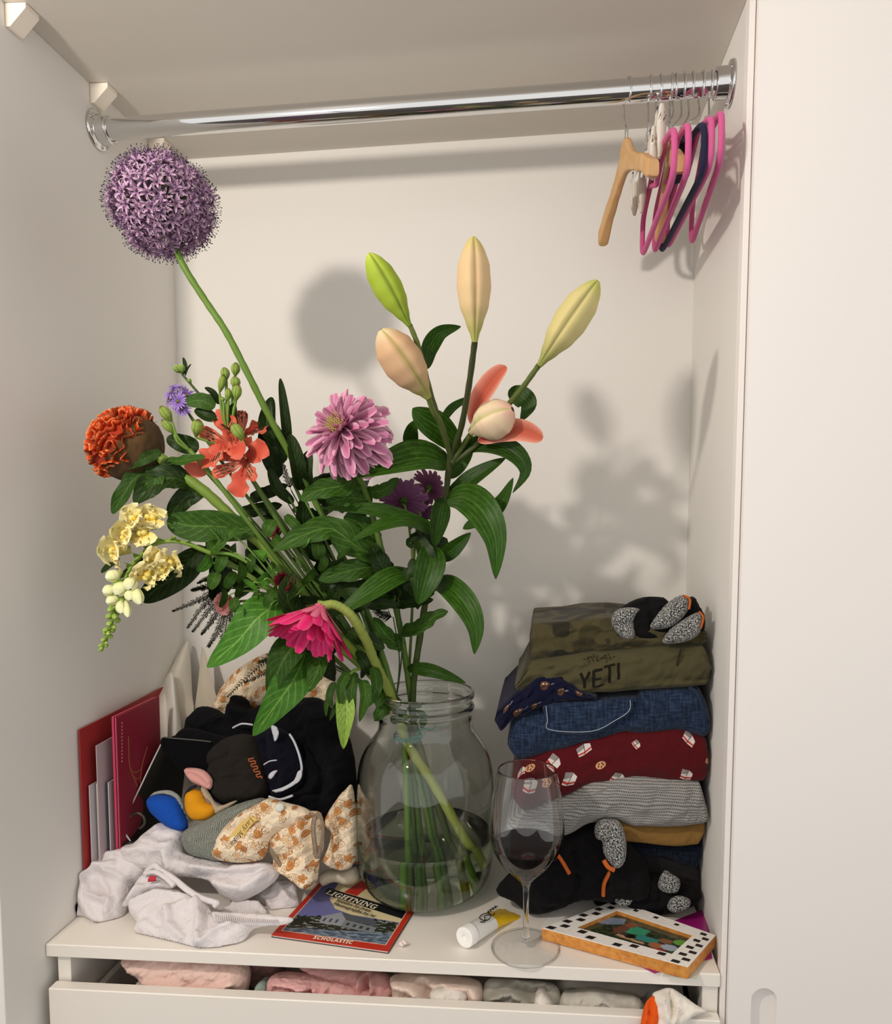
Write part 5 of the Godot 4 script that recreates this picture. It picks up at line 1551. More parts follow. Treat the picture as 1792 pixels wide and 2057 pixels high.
	part(t, "lining", cloth([1308, 2002, 1318, 1998, 1326, 2024, 1324, 2052, 1312, 2090, 1286, 2090, 1288, 2050, 1296, 2016], 0.409, 0.438, 0.009, q), cloth_mat("orange_lining", "#e05a1c"), "orange lining")

# ---------------------------------------------------------------- plants
func wave(shape: String, t: float) -> float: # how wide a leaf or petal is along its length
	match shape:
		"lily": return pow(sin(PI * pow(t, 0.78)), 0.85)
		"ovate": return pow(t, 0.42) * pow(1.0 - t, 0.85) * 1.72
		"lance": return pow(t, 0.5) * pow(1.0 - t, 0.6) * 2.15
		"petal": return pow(t, 0.55) * pow(1.0 - t, 0.28) * 1.72
		"tepal": return pow(t, 0.6) * pow(1.0 - t, 0.5) * 2.14
		"obov": return pow(t, 0.85) * pow(1.0 - t, 0.32) * 2.05
		"strap": return pow(t, 0.25) * pow(1.0 - t, 0.22) * 1.42
		"lobed": return pow(t, 0.45) * pow(1.0 - t, 0.7) * 1.85 * (0.8 + 0.2 * absf(sin(t * 13.0)))
	return sin(PI * t)

# a blade along points in space; w is half its width in metres; up is the way its face looks
func blade(m: MB, path: Array, w: float, shape: String, up: Vector3, opt := {}) -> void:
	var nv: int = opt.get("nv", 18)
	var nu: int = opt.get("nu", 9)
	var p := spline(path, nv - 1)
	var fold: float = opt.get("fold", 0.25)
	var c0: Color = opt.get("c0", Color.WHITE)
	var c1: Color = opt.get("c1", c0)
	var ce: Color = opt.get("edge", Color(-1, 0, 0))
	var wav: float = opt.get("wave", 0.0)
	var vein: float = opt.get("vein", 0.0)
	var roll: float = opt.get("roll", 0.0)
	var first := m.v.size()
	for j in nv:
		var t := float(j) / (nv - 1)
		var tan: Vector3 = (p[mini(j + 1, nv - 1)] - p[maxi(j - 1, 0)]).normalized()
		var side := tan.cross(up).normalized()
		var n := side.cross(tan).normalized()
		if roll != 0.0:
			side = side.rotated(tan, roll)
			n = n.rotated(tan, roll)
		var hw := w * wave(shape, clampf(t, 0.012, 0.992)) if t > 0.0 else w * 0.06
		for i in nu:
			var u := -1.0 + 2.0 * i / (nu - 1)
			var lift := absf(u) * hw * sin(fold) + wav * hw * sin(t * 17.0 + signf(u) * 1.3) * u * u
			lift += vein * cos(u * PI * 5.0)
			var c := c0.lerp(c1, t)
			if ce.r >= 0.0:
				c = c.lerp(ce, pow(absf(u), 2.0))
			m.pt(p[j] + side * (u * hw * cos(fold)) + n * lift, Vector2(u * 0.5 + 0.5, t), c)
	m.rows(first, nu, nv)

# a petal from its base: it starts along dir and bends by curl (radians) towards up
func petal(m: MB, base: Vector3, dir: Vector3, up: Vector3, length: float, w: float, shape: String, curl: float, opt := {}) -> void:
	var side := dir.cross(up).normalized()
	var path := [base]
	var q := base
	var d := dir.normalized()
	var n := 5
	for k in n:
		d = d.rotated(side, curl / n)
		q += d * (length / n)
		path.append(q)
	blade(m, path, w, shape, side.cross(dir).normalized(), opt)

func inst(parent: Node3D, called: String, mesh: Mesh, mt: Material, xf: Transform3D) -> MeshInstance3D:
	var o := MeshInstance3D.new()
	o.name = called
	o.mesh = mesh
	o.material_override = mt
	parent.add_child(o, true)
	o.transform = Transform3D(xf.basis, xf.origin - where(parent))
	return o
func frame(y: Vector3, spin := 0.0) -> Basis: # a basis whose y axis is given
	var yy := y.normalized()
	var x := yy.cross(Vector3(0.3, 0.2, 0.93)).normalized()
	return Basis(x, yy, x.cross(yy)) * Basis(Vector3.UP, spin)

var petal_m: StandardMaterial3D
var stem_m: StandardMaterial3D
var leaf_m := {}
func face_up(p: Vector3) -> Vector3:
	return ((CP - p).normalized() + Vector3(0, 0.35, 0)).normalized()

func stem(t: Node3D, pts: Array, r: Array, c0: String, c1: String, called := "stem") -> void: # pts: [px, py, z, ...]
	var m := MB.new()
	var q := spline(pts3(pts), pts.size() / 3 * 6)
	var rr := []
	for k in q.size():
		rr.append(lerpf(r[0], r[1], float(k) / q.size()) * (1.0 + 0.06 * sin(k * 2.3)))
	m.tube(q, rr, 9, lin(c0), lin(c1))
	part(t, called, m, stem_m)

func leaf(t: Node3D, pts: Array, wpx: float, shape: String, kind: String, opt := {}) -> void:
	var m := MB.new()
	var q := pts3(pts)
	var mid: Vector3 = q[q.size() / 2]
	var o := {"roll": rnd(-0.35, 0.35), "fold": rnd(0.15, 0.4), "vein": 0.00012, "nv": 22}
	o.merge(opt, true)
	var tone := rnd(0.6, 1.2)
	o.c0 = Color(tone, tone, tone)
	o.c1 = Color(tone, tone * 1.05, tone)
	blade(m, q, size_of(wpx, pts[2]) * 0.54, shape, face_up(mid), o)
	part(t, "leaf", m, leaf_m[kind])

func leaf_textures() -> void:
	var n := FastNoiseLite.new()
	n.frequency = 0.03
	for k in ["lily", "broad", "bright", "dark", "lime"]:
		var im := Image.create(128, 256, false, Image.FORMAT_RGBA8)
		var bm := Image.create(128, 256, false, Image.FORMAT_RGBA8)
		var base: Color = {"lily": hexc("#2a4a0d"), "broad": hexc("#305014"), "bright": hexc("#477f24"), "dark": hexc("#1f320e"), "lime": hexc("#8fae4a")}[k]
		var vein: Color = {"lily": hexc("#466d22"), "broad": hexc("#587d30"), "bright": hexc("#8cba55"), "dark": hexc("#3f5a24"), "lime": hexc("#5f7f38")}[k]
		for y in 256:
			for x in 128:
				var u := (x - 63.5) / 64.0
				var v := y / 256.0
				var s := 0.0
				if k == "lily":
					s = pow(0.5 + 0.5 * cos(u * PI * 7.0), 4.0) * 0.55
				else:
					var g := fposmod((v - absf(u) * 0.28) * 8.0, 1.0)
					s = exp(-pow((g - 0.5) / 0.09, 2.0)) * 0.75 * (1.0 - absf(u) * 0.5)
				s = maxf(s, exp(-pow(u / 0.045, 2.0)))
				var c := base.lerp(vein, s)
				var g2 := n.get_noise_2d(x * 1.3, y) * 0.5 + n.get_noise_2d(x * 5.0, y * 3.0) * 0.25
				c = c.lerp(c.darkened(0.45) if g2 < 0.0 else c.lightened(0.18), absf(g2))
				im.set_pixel(x, y, c)
				bm.set_pixel(x, y, Color(0.5 - s * 0.4 + g2 * 0.3, 0, 0))
		leaf_m[k] = mat("leaf_" + k, "#ffffff", 0.42 if k != "broad" else 0.55, {"tex": ImageTexture.create_from_image(im), "vc": 1, "back": "#4a4a40", "bump": ImageTexture.create_from_image(bm), "bump_cm": 0.06, "spec": 0.28})

func bouquet() -> void:
	leaf_textures()
	petal_m = mat("petal", "#ffffff", 0.6, {"vc": 1, "back": "#555555", "spec": 0.3})
	stem_m = mat("stem", "#ffffff", 0.5, {"vc": 1, "spec": 0.4, "bump": tx.wrinkle, "bump_cm": 0.03, "tri": 12.0})
	rng.seed = 99
	allium()
	lily()
	chrysanthemum()
	gerbera()
	celosia()
	alstroemeria()
	snapdragon()
	asters()
	daisies()
	foliage()
	twine()

const SG := "bouquet flowers in the jar"
func allium() -> void:
	var t := thing("allium", "tall purple globe flower leaning left out of the jar on a long bare stem", "flower", at(822, 1800, 0.25), SG)
	stem(t, [343, 478, 0.42, 372, 540, 0.42, 414, 606, 0.412, 455, 668, 0.405, 500, 755, 0.39, 548, 850, 0.365, 640, 1020, 0.315, 730, 1210, 0.27, 792, 1395, 0.24, 812, 1490, 0.235, 818, 1640, 0.245, 821, 1835, 0.262], [0.0040, 0.0048], "#5f7d2e", "#6f9440")
	var o := at(327, 412, 0.42)
	var rad := size_of(101, 0.42)
	var fl := []
	for kind in 3:
		var m := MB.new()
		for k in 6:
			var a := TAU * k / 6 + kind
			var d := Vector3(cos(a), 0.35 + 0.25 * ((k + kind) % 3), sin(a)).normalized()
			petal(m, Vector3.ZERO, d, Vector3.UP, 0.0125 - 0.001 * kind, 0.0018, "lance", -0.25, {"nv": 5, "nu": 3, "c0": lin("#946690"), "c1": lin("#d2b3ca"), "fold": 0.5})
			var tip := d.lerp(Vector3.UP, 0.45).normalized() * 0.0125
			m.tube([d * 0.001, tip], [0.00032, 0.0002], 3, lin("#a07aa8"), lin("#8a6a90"))
			m.tube([tip, tip * 1.09], [0.0007, 0.0005], 4, lin("#3d2a45"), lin("#2c1f30"))
		m.tube([Vector3(0, 0.003, 0), Vector3(0, 0.0, 0)], [0.0008, 0.0020], 5, lin("#4b5a38"), lin("#5a3c60"))
		m.tube([Vector3.ZERO, Vector3(0, -rad * 0.86, 0)], [0.0006, 0.0006], 3, lin("#7d5f82"), lin("#6d7a45"))
		fl.append(m.mesh())
	for k in 300:
		var y := 1.0 - 2.0 * (k + 0.5) / 300.0
		var a := k * 2.39996
		var d := Vector3(sqrt(1 - y * y) * cos(a), y, sqrt(1 - y * y) * sin(a))
		d = (d + Vector3(rnd(-1, 1), rnd(-1, 1), rnd(-1, 1)) * 0.07).normalized()
		inst(t, "floret", fl[k % 3], petal_m, Transform3D(frame(d, rnd(0, TAU)), o + d * rad * rnd(0.76, 0.93)))

func bud(m: MB, base: Vector3, tip: Vector3, w: float, cols: Array, peak := 0.53, ribs := 3) -> void:
	var ax := tip - base
	var b := frame(ax)
	var l := ax.length()
	var sides := 36
	var n := 24
	var first := m.v.size()
	for j in n:
		var t := float(j) / (n - 1)
		var r := w * lerp_at([Vector2(0, 0.16), Vector2(0.06, 0.24), Vector2(0.18, 0.5), Vector2(0.36, 0.86), Vector2(peak, 1.0), Vector2(0.74, 0.93), Vector2(0.88, 0.66), Vector2(0.96, 0.38), Vector2(1.0, 0.14)], t)
		for s in sides:
			var a := TAU * s / sides
			var g := absf(sin(a * ribs / 2.0 + 0.5))
			var rr := r * (1.0 - 0.20 * exp(-pow(g / 0.13, 2.0)) + 0.05 * cos(a * ribs + 1.0) - 0.05 * exp(-pow((g - 0.32) / 0.06, 2.0)))
			var c: Color = cols[0].lerp(cols[1], smoothstep(0.0, 0.4, t)).lerp(cols[2], smoothstep(0.78, 1.0, t))
			c = c.lerp(cols[3], exp(-pow(g / 0.13, 2.0)) * 0.9)
			var st := 0.5 + 0.5 * noise.get_noise_2d(a * 9.0, t * 1.5 + base.x * 50.0)
			c = c.lerp(cols[4], st * 0.5 * smoothstep(0.1, 0.5, t) * (1.0 - smoothstep(0.85, 1.0, t)))
			m.pt(base + b * Vector3(rr * cos(a), l * t, rr * sin(a)), Vector2(float(s) / sides, t), c)
	m.rows(first, sides, n, true)

func lily() -> void:
	var t := thing("lily", "tall lily with four closed buds and one opening salmon flower, right of the bouquet's middle", "flower", at(896, 1822, 0.24), SG)
	stem(t, [954, 686, 0.455, 941, 782, 0.42, 925, 864, 0.375, 905, 917, 0.345, 895, 1001, 0.318, 878, 1084, 0.30, 862, 1168, 0.285, 848, 1252, 0.27, 830, 1386, 0.245, 836, 1470, 0.24, 868, 1580, 0.245, 905, 1700, 0.245, 930, 1830, 0.25], [0.0036, 0.0056], "#3f4427", "#4a5a2a")
	stem(t, [823, 652, 0.44, 843, 704, 0.425, 868, 800, 0.395, 905, 915, 0.345], [0.0030, 0.0036], "#6b7a3a", "#47512a", "branch")
	stem(t, [860, 798, 0.42, 872, 830, 0.40, 886, 852, 0.385, 908, 925, 0.342], [0.0034, 0.0036], "#6b7a3a", "#47512a", "branch")
	stem(t, [1083, 733, 0.42, 1046, 784, 0.40, 1010, 826, 0.375, 960, 890, 0.35, 908, 930, 0.34], [0.0034, 0.0036], "#5f6a33", "#47512a", "branch")
	stem(t, [946, 872, 0.37, 930, 895, 0.352, 908, 928, 0.342], [0.0036, 0.0036], "#5f6a33", "#47512a", "branch")
	var green := [lin("#7f9a35"), lin("#a3b83e"), lin("#b9c94f"), lin("#5d6a2a"), lin("#8fa838")]
	var cream := [lin("#a3a556"), lin("#d8c090"), lin("#c8be72"), lin("#857a3c"), lin("#dcae8e")]
	var peach := [lin("#a09c58"), lin("#d2b088"), lin("#dcc8a0"), lin("#8f9a3c"), lin("#cf9c7c")]
	for b in [[823, 655, 0.44, 741, 509, 0.46, 29, green, "bright green lily bud"], [862, 800, 0.42, 765, 662, 0.455, 41, peach, "fat peach lily bud"], [954, 688, 0.455, 951, 476, 0.465, 33.5, cream, "upright cream lily bud"], [1083, 735, 0.42, 1201, 564, 0.435, 33.5, [lin("#9a9f56"), lin("#d8c98c"), lin("#b9bf62"), lin("#6e6a3a"), lin("#c9c07c")], "cream green lily bud leaning right"]]:
		var m := MB.new()
		bud(m, at(b[0], b[1], b[2]), at(b[3], b[4], b[5]), size_of(b[6], b[2]), b[7])
		part(t, "bud", m, petal_m, b[8])
	# the opening flower
	var fb := at(946, 872, 0.36)
	var m := MB.new()
	bud(m, at(944, 868, 0.368), at(1030, 822, 0.395), size_of(39, 0.37), [lin("#d8c39a"), lin("#ecd6b2"), lin("#e6b7a0"), lin("#a8b85a"), lin("#e8c2a8")], 0.5)
	part(t, "inner_bud", m, petal_m, "pale half closed heart of the lily flower")
	for q in [[[950, 856, 0.365, 962, 812, 0.36, 990, 768, 0.36, 1018, 737, 0.366], 25, -0.5], [[960, 886, 0.365, 1010, 868, 0.372, 1050, 866, 0.378, 1090, 882, 0.38], 25, 0.5]]:
		var pm := MB.new()
		blade(pm, pts3(q[0]), size_of(q[1], 0.36), "tepal", face_up(fb), {"c0": lin("#9e4030"), "c1": lin("#c6624c"), "edge": lin("#e29c88"), "fold": 0.5, "roll": q[2] * 0.5, "nv": 20, "nu": 11, "vein": 0.0003})
		part(t, "petal", pm, petal_m, "open salmon petal")
	for l in [
		[[857, 742, 0.415, 862, 700, 0.42, 885, 668, 0.425, 926, 656, 0.42], 34, {"roll": 0.5}],
		[[923, 903, 0.325, 884, 862, 0.35, 850, 838, 0.365, 829, 820, 0.37], 54, {"roll": -0.3}],
		[[850, 900, 0.32, 826, 890, 0.325, 828, 862, 0.335, 842, 842, 0.345], 30, {}],
		[[886, 850, 0.342, 912, 818, 0.35, 956, 794, 0.35], 20, {}],
		[[898, 934, 0.33, 850, 920, 0.36, 790, 932, 0.385, 716, 958, 0.40], 72, {"roll": 0.25}],
		[[1022, 784, 0.345, 1046, 796, 0.355, 1062, 815, 0.36, 1046, 846, 0.36], 40, {"roll": 0.2}],
		[[908, 912, 0.325, 960, 892, 0.345, 1010, 896, 0.36, 1046, 920, 0.37, 1056, 952, 0.372, 1030, 990, 0.37], 40, {"roll": 0.3}],
		[[900, 1005, 0.312, 950, 962, 0.325, 1016, 920, 0.33], 40, {}],
		[[896, 1002, 0.312, 928, 972, 0.32, 959, 942, 0.32], 26, {}],
		[[930, 1062, 0.31, 985, 1032, 0.325, 1010, 1005, 0.33, 1031, 960, 0.335], 34, {}],
		[[898, 1003, 0.325, 935, 1000, 0.36, 972, 1030, 0.39, 996, 1085, 0.40, 996, 1163, 0.40], 64, {"roll": 0.15, "fold": 0.3}],
		[[870, 1072, 0.315, 820, 1046, 0.345, 765, 1056, 0.365, 704, 1088, 0.375], 36, {"roll": 0.4}],
		[[880, 1062, 0.31, 800, 1036, 0.33, 740, 1022, 0.34, 642, 1021, 0.345], 30, {}],
		[[890, 1000, 0.32, 880, 1045, 0.33, 872, 1100, 0.325], 42, {"roll": -0.5}],
		[[886, 1122, 0.31, 912, 1102, 0.32, 946, 1070, 0.325], 34, {}],
		[[866, 1098, 0.325, 864, 1130, 0.345, 852, 1175, 0.355, 840, 1214, 0.355], 62, {"roll": -0.2, "fold": 0.45}],
		[[832, 1150, 0.31, 790, 1160, 0.345, 735, 1195, 0.365, 670, 1240, 0.375], 50, {"roll": 0.3}],
		[[868, 1172, 0.30, 900, 1178, 0.335, 936, 1215, 0.36, 956, 1262, 0.37, 953, 1314, 0.37], 50, {"roll": 0.1}],
		[[818, 1342, 0.265, 870, 1348, 0.285, 936, 1372, 0.29], 28, {}],
		[[905, 930, 0.33, 860, 905, 0.315, 838, 895, 0.30], 34, {}],
		[[900, 960, 0.30, 925, 930, 0.30, 950, 905, 0.30], 30, {}]]:
		leaf(t, l[0], l[1], "lily", "lily", l[2])

func chrysanthemum() -> void:
	var t := thing("chrysanthemum", "large shaggy pink chrysanthemum in the middle of the bouquet", "flower", at(850, 1800, 0.24), SG)
	stem(t, [698, 900, 0.375, 722, 960, 0.35, 741, 1010, 0.325, 761, 1084, 0.31, 778, 1151, 0.30, 795, 1218, 0.285, 811, 1302, 0.265, 825, 1400, 0.24, 836, 1480, 0.238, 860, 1600, 0.23, 896, 1822, 0.235], [0.0040, 0.0050], "#5c7a34", "#4f6a2c")
	var o := at(688, 862, 0.40)
	var ax := Vector3(-0.32, 0.36, 0.88).normalized()
	var up := frame(ax)
	var meshes := []
	for k in 4:
		var m := MB.new()
		petal(m, Vector3.ZERO, Vector3(0, 0, 1), Vector3.UP, 1.0, 0.16, "strap", [0.5, 0.2, -0.35, -0.8][k], {"nv": 9, "nu": 5, "fold": 0.75, "c0": lin("#93306a"), "c1": lin("#cf7fa6"), "edge": lin("#e8bccd")})
		meshes.append(m.mesh())
	var total := 150
	for k in total:
		var f := sqrt((k + 9.0) / (total + 9.0))
		var a := k * 2.39996
		var rad := Vector3(cos(a), 0, sin(a))
		var droop := clampf(-(up * rad).y, 0.0, 1.0)
		var right := clampf((up * rad).x, 0.0, 1.0)
		var tilt := lerpf(1.25, -0.42, f) - 0.35 * droop * f + rnd(-0.2, 0.2)
		var d := up * (rad * cos(tilt) + Vector3.UP * sin(tilt))
		var l := lerpf(0.014, 0.046, pow(f, 0.8)) * (1.0 + 0.34 * droop + 0.26 * right) * rnd(0.8, 1.12)
		var wsc := lerpf(0.75, 1.25, f)
		var upv := (ax - d * ax.dot(d)).normalized()
		upv = upv.rotated(d, rnd(-0.5, 0.5))
		var b := Basis(d.cross(upv) * -1.0, upv, d)
		var kind := 0 if f < 0.45 else (1 if f < 0.7 else (2 if f < 0.9 else 3))
		var bs := Basis(b.x * l * wsc, b.y * l, b.z * l)
		inst(t, "petal", meshes[kind], petal_m, Transform3D(bs, o + up * (rad * 0.011 * f + Vector3.UP * lerpf(0.012, -0.006, f))))
	var c := MB.new()
	for k in 70: # the yellow green heart of short florets
		var f := sqrt(k / 70.0)
		var a := k * 2.39996
		var b0 := o + up * Vector3(cos(a) * 0.011 * f, 0.012, sin(a) * 0.011 * f)
		c.tube([b0, b0 + up * Vector3(cos(a) * 0.003 * f, 0.012 - 0.003 * f, sin(a) * 0.003 * f)], [0.0013, 0.0008], 5, lin("#b9a058"), lin("#ecd9a0"))
	part(t, "heart", c, petal_m, "yellowish heart of tiny florets")
	var cal := MB.new()
	cal.lathe([Vector2(0.0, -0.012), Vector2(0.010, -0.009), Vector2(0.015, -0.002), Vector2(0.012, 0.004)], 14, o, up, [lin("#3f5a25"), lin("#4b6a2c"), lin("#4b6a2c"), lin("#55702f")])
	part(t, "calyx", cal, stem_m)
	for l in [[[718, 960, 0.34, 690, 975, 0.36, 640, 985, 0.375, 604, 1005, 0.38], 52], [[740, 1005, 0.33, 700, 1000, 0.35, 660, 1010, 0.36], 44], [[735, 990, 0.325, 770, 985, 0.335, 800, 960, 0.335], 34], [[770, 1120, 0.31, 720, 1100, 0.335, 665, 1062, 0.35, 610, 1075, 0.365, 548, 1106, 0.375], 66], [[780, 1150, 0.30, 740, 1140, 0.33, 690, 1150, 0.345, 640, 1165, 0.35], 56], [[790, 1190, 0.295, 740, 1200, 0.32, 700, 1170, 0.33], 48], [[760, 1090, 0.305, 720, 1050, 0.32, 690, 1040, 0.33], 50], [[806, 1270, 0.275, 840, 1262, 0.29, 870, 1240, 0.295, 900, 1228, 0.295], 40], [[810, 1300, 0.27, 780, 1280, 0.29, 750, 1240, 0.30], 40]]:
		leaf(t, l[0], l[1], "lobed", "broad", {"wave": 0.25})

func gerbera() -> void:
	var t := thing("gerbera", "hot pink gerbera nodding on a bent stem above the jar's left shoulder", "flower", at(930, 1760, 0.25), SG)
	stem(t, [637, 1214, 0.39, 652, 1216, 0.388, 668, 1214, 0.385, 686, 1221, 0.38, 704, 1235, 0.375, 720, 1258, 0.365, 738, 1292, 0.345, 756, 1338, 0.315, 780, 1385, 0.275, 800, 1440, 0.25, 822, 1500, 0.245, 871, 1575, 0.25, 926, 1672, 0.262, 970, 1742, 0.262], [0.0058, 0.0074], "#8a9a4c", "#a3ad52")
	var o := at(641, 1223, 0.393)
	var ax := Vector3(-0.22, -0.74, 0.42).normalized()
	var up := frame(ax)
	var cal := MB.new()
	for k in 26:
		var a := TAU * k / 26
		var d := up * (Vector3(cos(a), 0, sin(a)) * 0.8 + Vector3.UP * 0.6)
		petal(cal, at(638, 1214, 0.39), d, ax * -1.0, 0.016, 0.0022, "lance", 0.2, {"nv": 5, "nu": 3, "c0": lin("#5f7038"), "c1": lin("#7a8a4a")})
	part(t, "calyx", cal, petal_m)
	var long := []
	for k in 3:
		var m := MB.new()
		petal(m, Vector3.ZERO, Vector3(0, 0, 1), Vector3.UP, 1.0, 0.115, "petal", [0.15, -0.1, 0.35][k], {"nv": 11, "nu": 7, "fold": 0.3, "vein": 0.006, "c0": lin("#e06a86") if k == 1 else lin("#d61f63"), "c1": lin("#e88aa0") if k == 1 else lin("#ea2a78"), "edge": lin("#e05a86")})
		long.append(m.mesh())
	for ring in 4:
		var n: int = [26, 24, 16, 12][ring]
		for k in n:
			var a := TAU * (k + 0.5 * ring) / n + rnd(-0.06, 0.06)
			var tilt: float = [0.62, 0.82, 0.78, 1.0][ring] + rnd(-0.12, 0.12)
			var d := up * (Vector3(cos(a), 0, sin(a)) * cos(tilt) + Vector3.UP * sin(tilt))
			var l: float = [0.067, 0.064, 0.046, 0.032][ring] * rnd(0.9, 1.08)
			var upv := (ax - d * ax.dot(d)).normalized()
			var b := Basis(d.cross(upv) * -1.0 * l, upv * l, d * l)
			inst(t, "petal", long[1 if ring >= 2 else (0 if k % 3 else 2)], petal_m, Transform3D(b, o + up * Vector3(cos(a) * 0.006, -0.002 * ring, sin(a) * 0.006)))

func celosia() -> void:
	var t := thing("celosia", "orange cockscomb flower with brain-like ruffles, leftmost bloom of the bouquet", "flower", at(905, 1800, 0.24), SG)
	stem(t, [300, 905, 0.37, 330, 926, 0.37, 356, 948, 0.37, 409, 985, 0.365, 458, 1030, 0.355, 500, 1072, 0.345, 560, 1130, 0.33, 650, 1240, 0.30, 740, 1340, 0.26, 800, 1425, 0.232, 850, 1540, 0.22, 905, 1690, 0.215, 940, 1800, 0.22], [0.0075, 0.0055], "#6f8a35", "#7f9a40")
	var o := at(258, 896, 0.372)
	var ax := Vector3(-0.66, 0.52, 0.40).normalized()
	var up := frame(ax)
	up = Basis.from_scale(Vector3(1, 1, 1)) * up
	var sx := size_of(80, 0.372)
	var m := MB.new()
	var nr := 22
	for j in nr:
		var th := PI * j / (nr - 1)
		for s in 36:
			var a := TAU * s / 36
			var r := sx * 0.90 * (1.0 + 0.05 * noise.get_noise_2d(a * 3.0, th * 3.0))
			var q := Vector3(sin(th) * cos(a), cos(th) * 0.92, sin(th) * sin(a)) * r
			var g := 0.5 + 0.5 * noise.get_noise_2d(a * 40.0, th * 40.0)
			m.pt(o + up * q, Vector2.ZERO, lin("#2e2010").lerp(lin("#6e4f28"), g) if th > 1.2 else lin("#a8300f"))
	m.rows(0, 36, nr, true)
	part(t, "seed_body", m, mat("celosia_body", "#ffffff", 0.9, {"vc": 1, "bump": tx.fuzz, "bump_cm": 0.15, "tri": 20.0}), "brown velvety flank of the cockscomb")
	var soft := FastNoiseLite.new()
	soft.seed = 5
	soft.frequency = 1.0
	soft.fractal_type = FastNoiseLite.FRACTAL_NONE
	var crest := MB.new()
	var na := 300
	var nt := 170
	for j in nt:
		for s in na:
			var a := TAU * s / na
			var lim := 1.62 + 0.22 * noise.get_noise_2d(cos(a) * 2.0, sin(a) * 2.0) + 0.10 * sin(a * 7.0)
			var th := lim * j / (nt - 1)
			var d := Vector3(sin(th) * cos(a), cos(th), sin(th) * sin(a))
			var warp := soft.get_noise_3d(d.x * 1.9, d.y * 1.9, d.z * 1.9) * 3.4 + soft.get_noise_3d(d.x * 4.0 + 9.0, d.y * 4.0, d.z * 4.0) * 1.1
			var q := sin(th * 8.5 + warp * 1.2 + 0.5 * sin(a * 9.0 + th * 6.0) * smoothstep(0.2, 0.6, th))
			var wall := exp(-pow(q / 0.33, 2.0))
			var edge := smoothstep(0.0, 0.10, 1.0 - th / lim)
			var r := sx * (0.84 + (0.02 + 0.20 * wall) * (0.55 + 0.45 * edge))
			d.y *= 0.94
			var c := lin("#6f1a06").lerp(lin("#cf4212"), smoothstep(0.05, 0.75, wall)).lerp(lin("#f0a068"), smoothstep(0.88, 1.0, wall))
			crest.pt(o + up * (d * r), Vector2.ZERO, c)
	crest.rows(0, na, nt, true)
	part(t, "ruffled_crest", crest, petal_m, "orange crest folded into brain-like ruffles with pale rims")
	for l in [[[290, 946, 0.385, 262, 972, 0.395, 226, 1032, 0.40], 36, "broad"], [[304, 936, 0.385, 312, 965, 0.395, 298, 1000, 0.395], 34, "broad"], [[324, 906, 0.39, 290, 922, 0.40, 252, 939, 0.40], 22, "broad"], [[330, 928, 0.38, 366, 926, 0.39, 412, 918, 0.395], 24, "broad"], [[380, 975, 0.37, 350, 960, 0.385, 310, 972, 0.395, 270, 1010, 0.40], 56, "dark"], [[372, 958, 0.36, 340, 940, 0.365, 316, 925, 0.37], 30, "dark"], [[400, 900, 0.365, 370, 892, 0.37, 335, 880, 0.375], 36, "dark"], [[410, 985, 0.36, 372, 1000, 0.37, 340, 1040, 0.37], 40, "dark"]]:
		leaf(t, l[0], l[1], "lance", l[2], {"wave": 0.2})

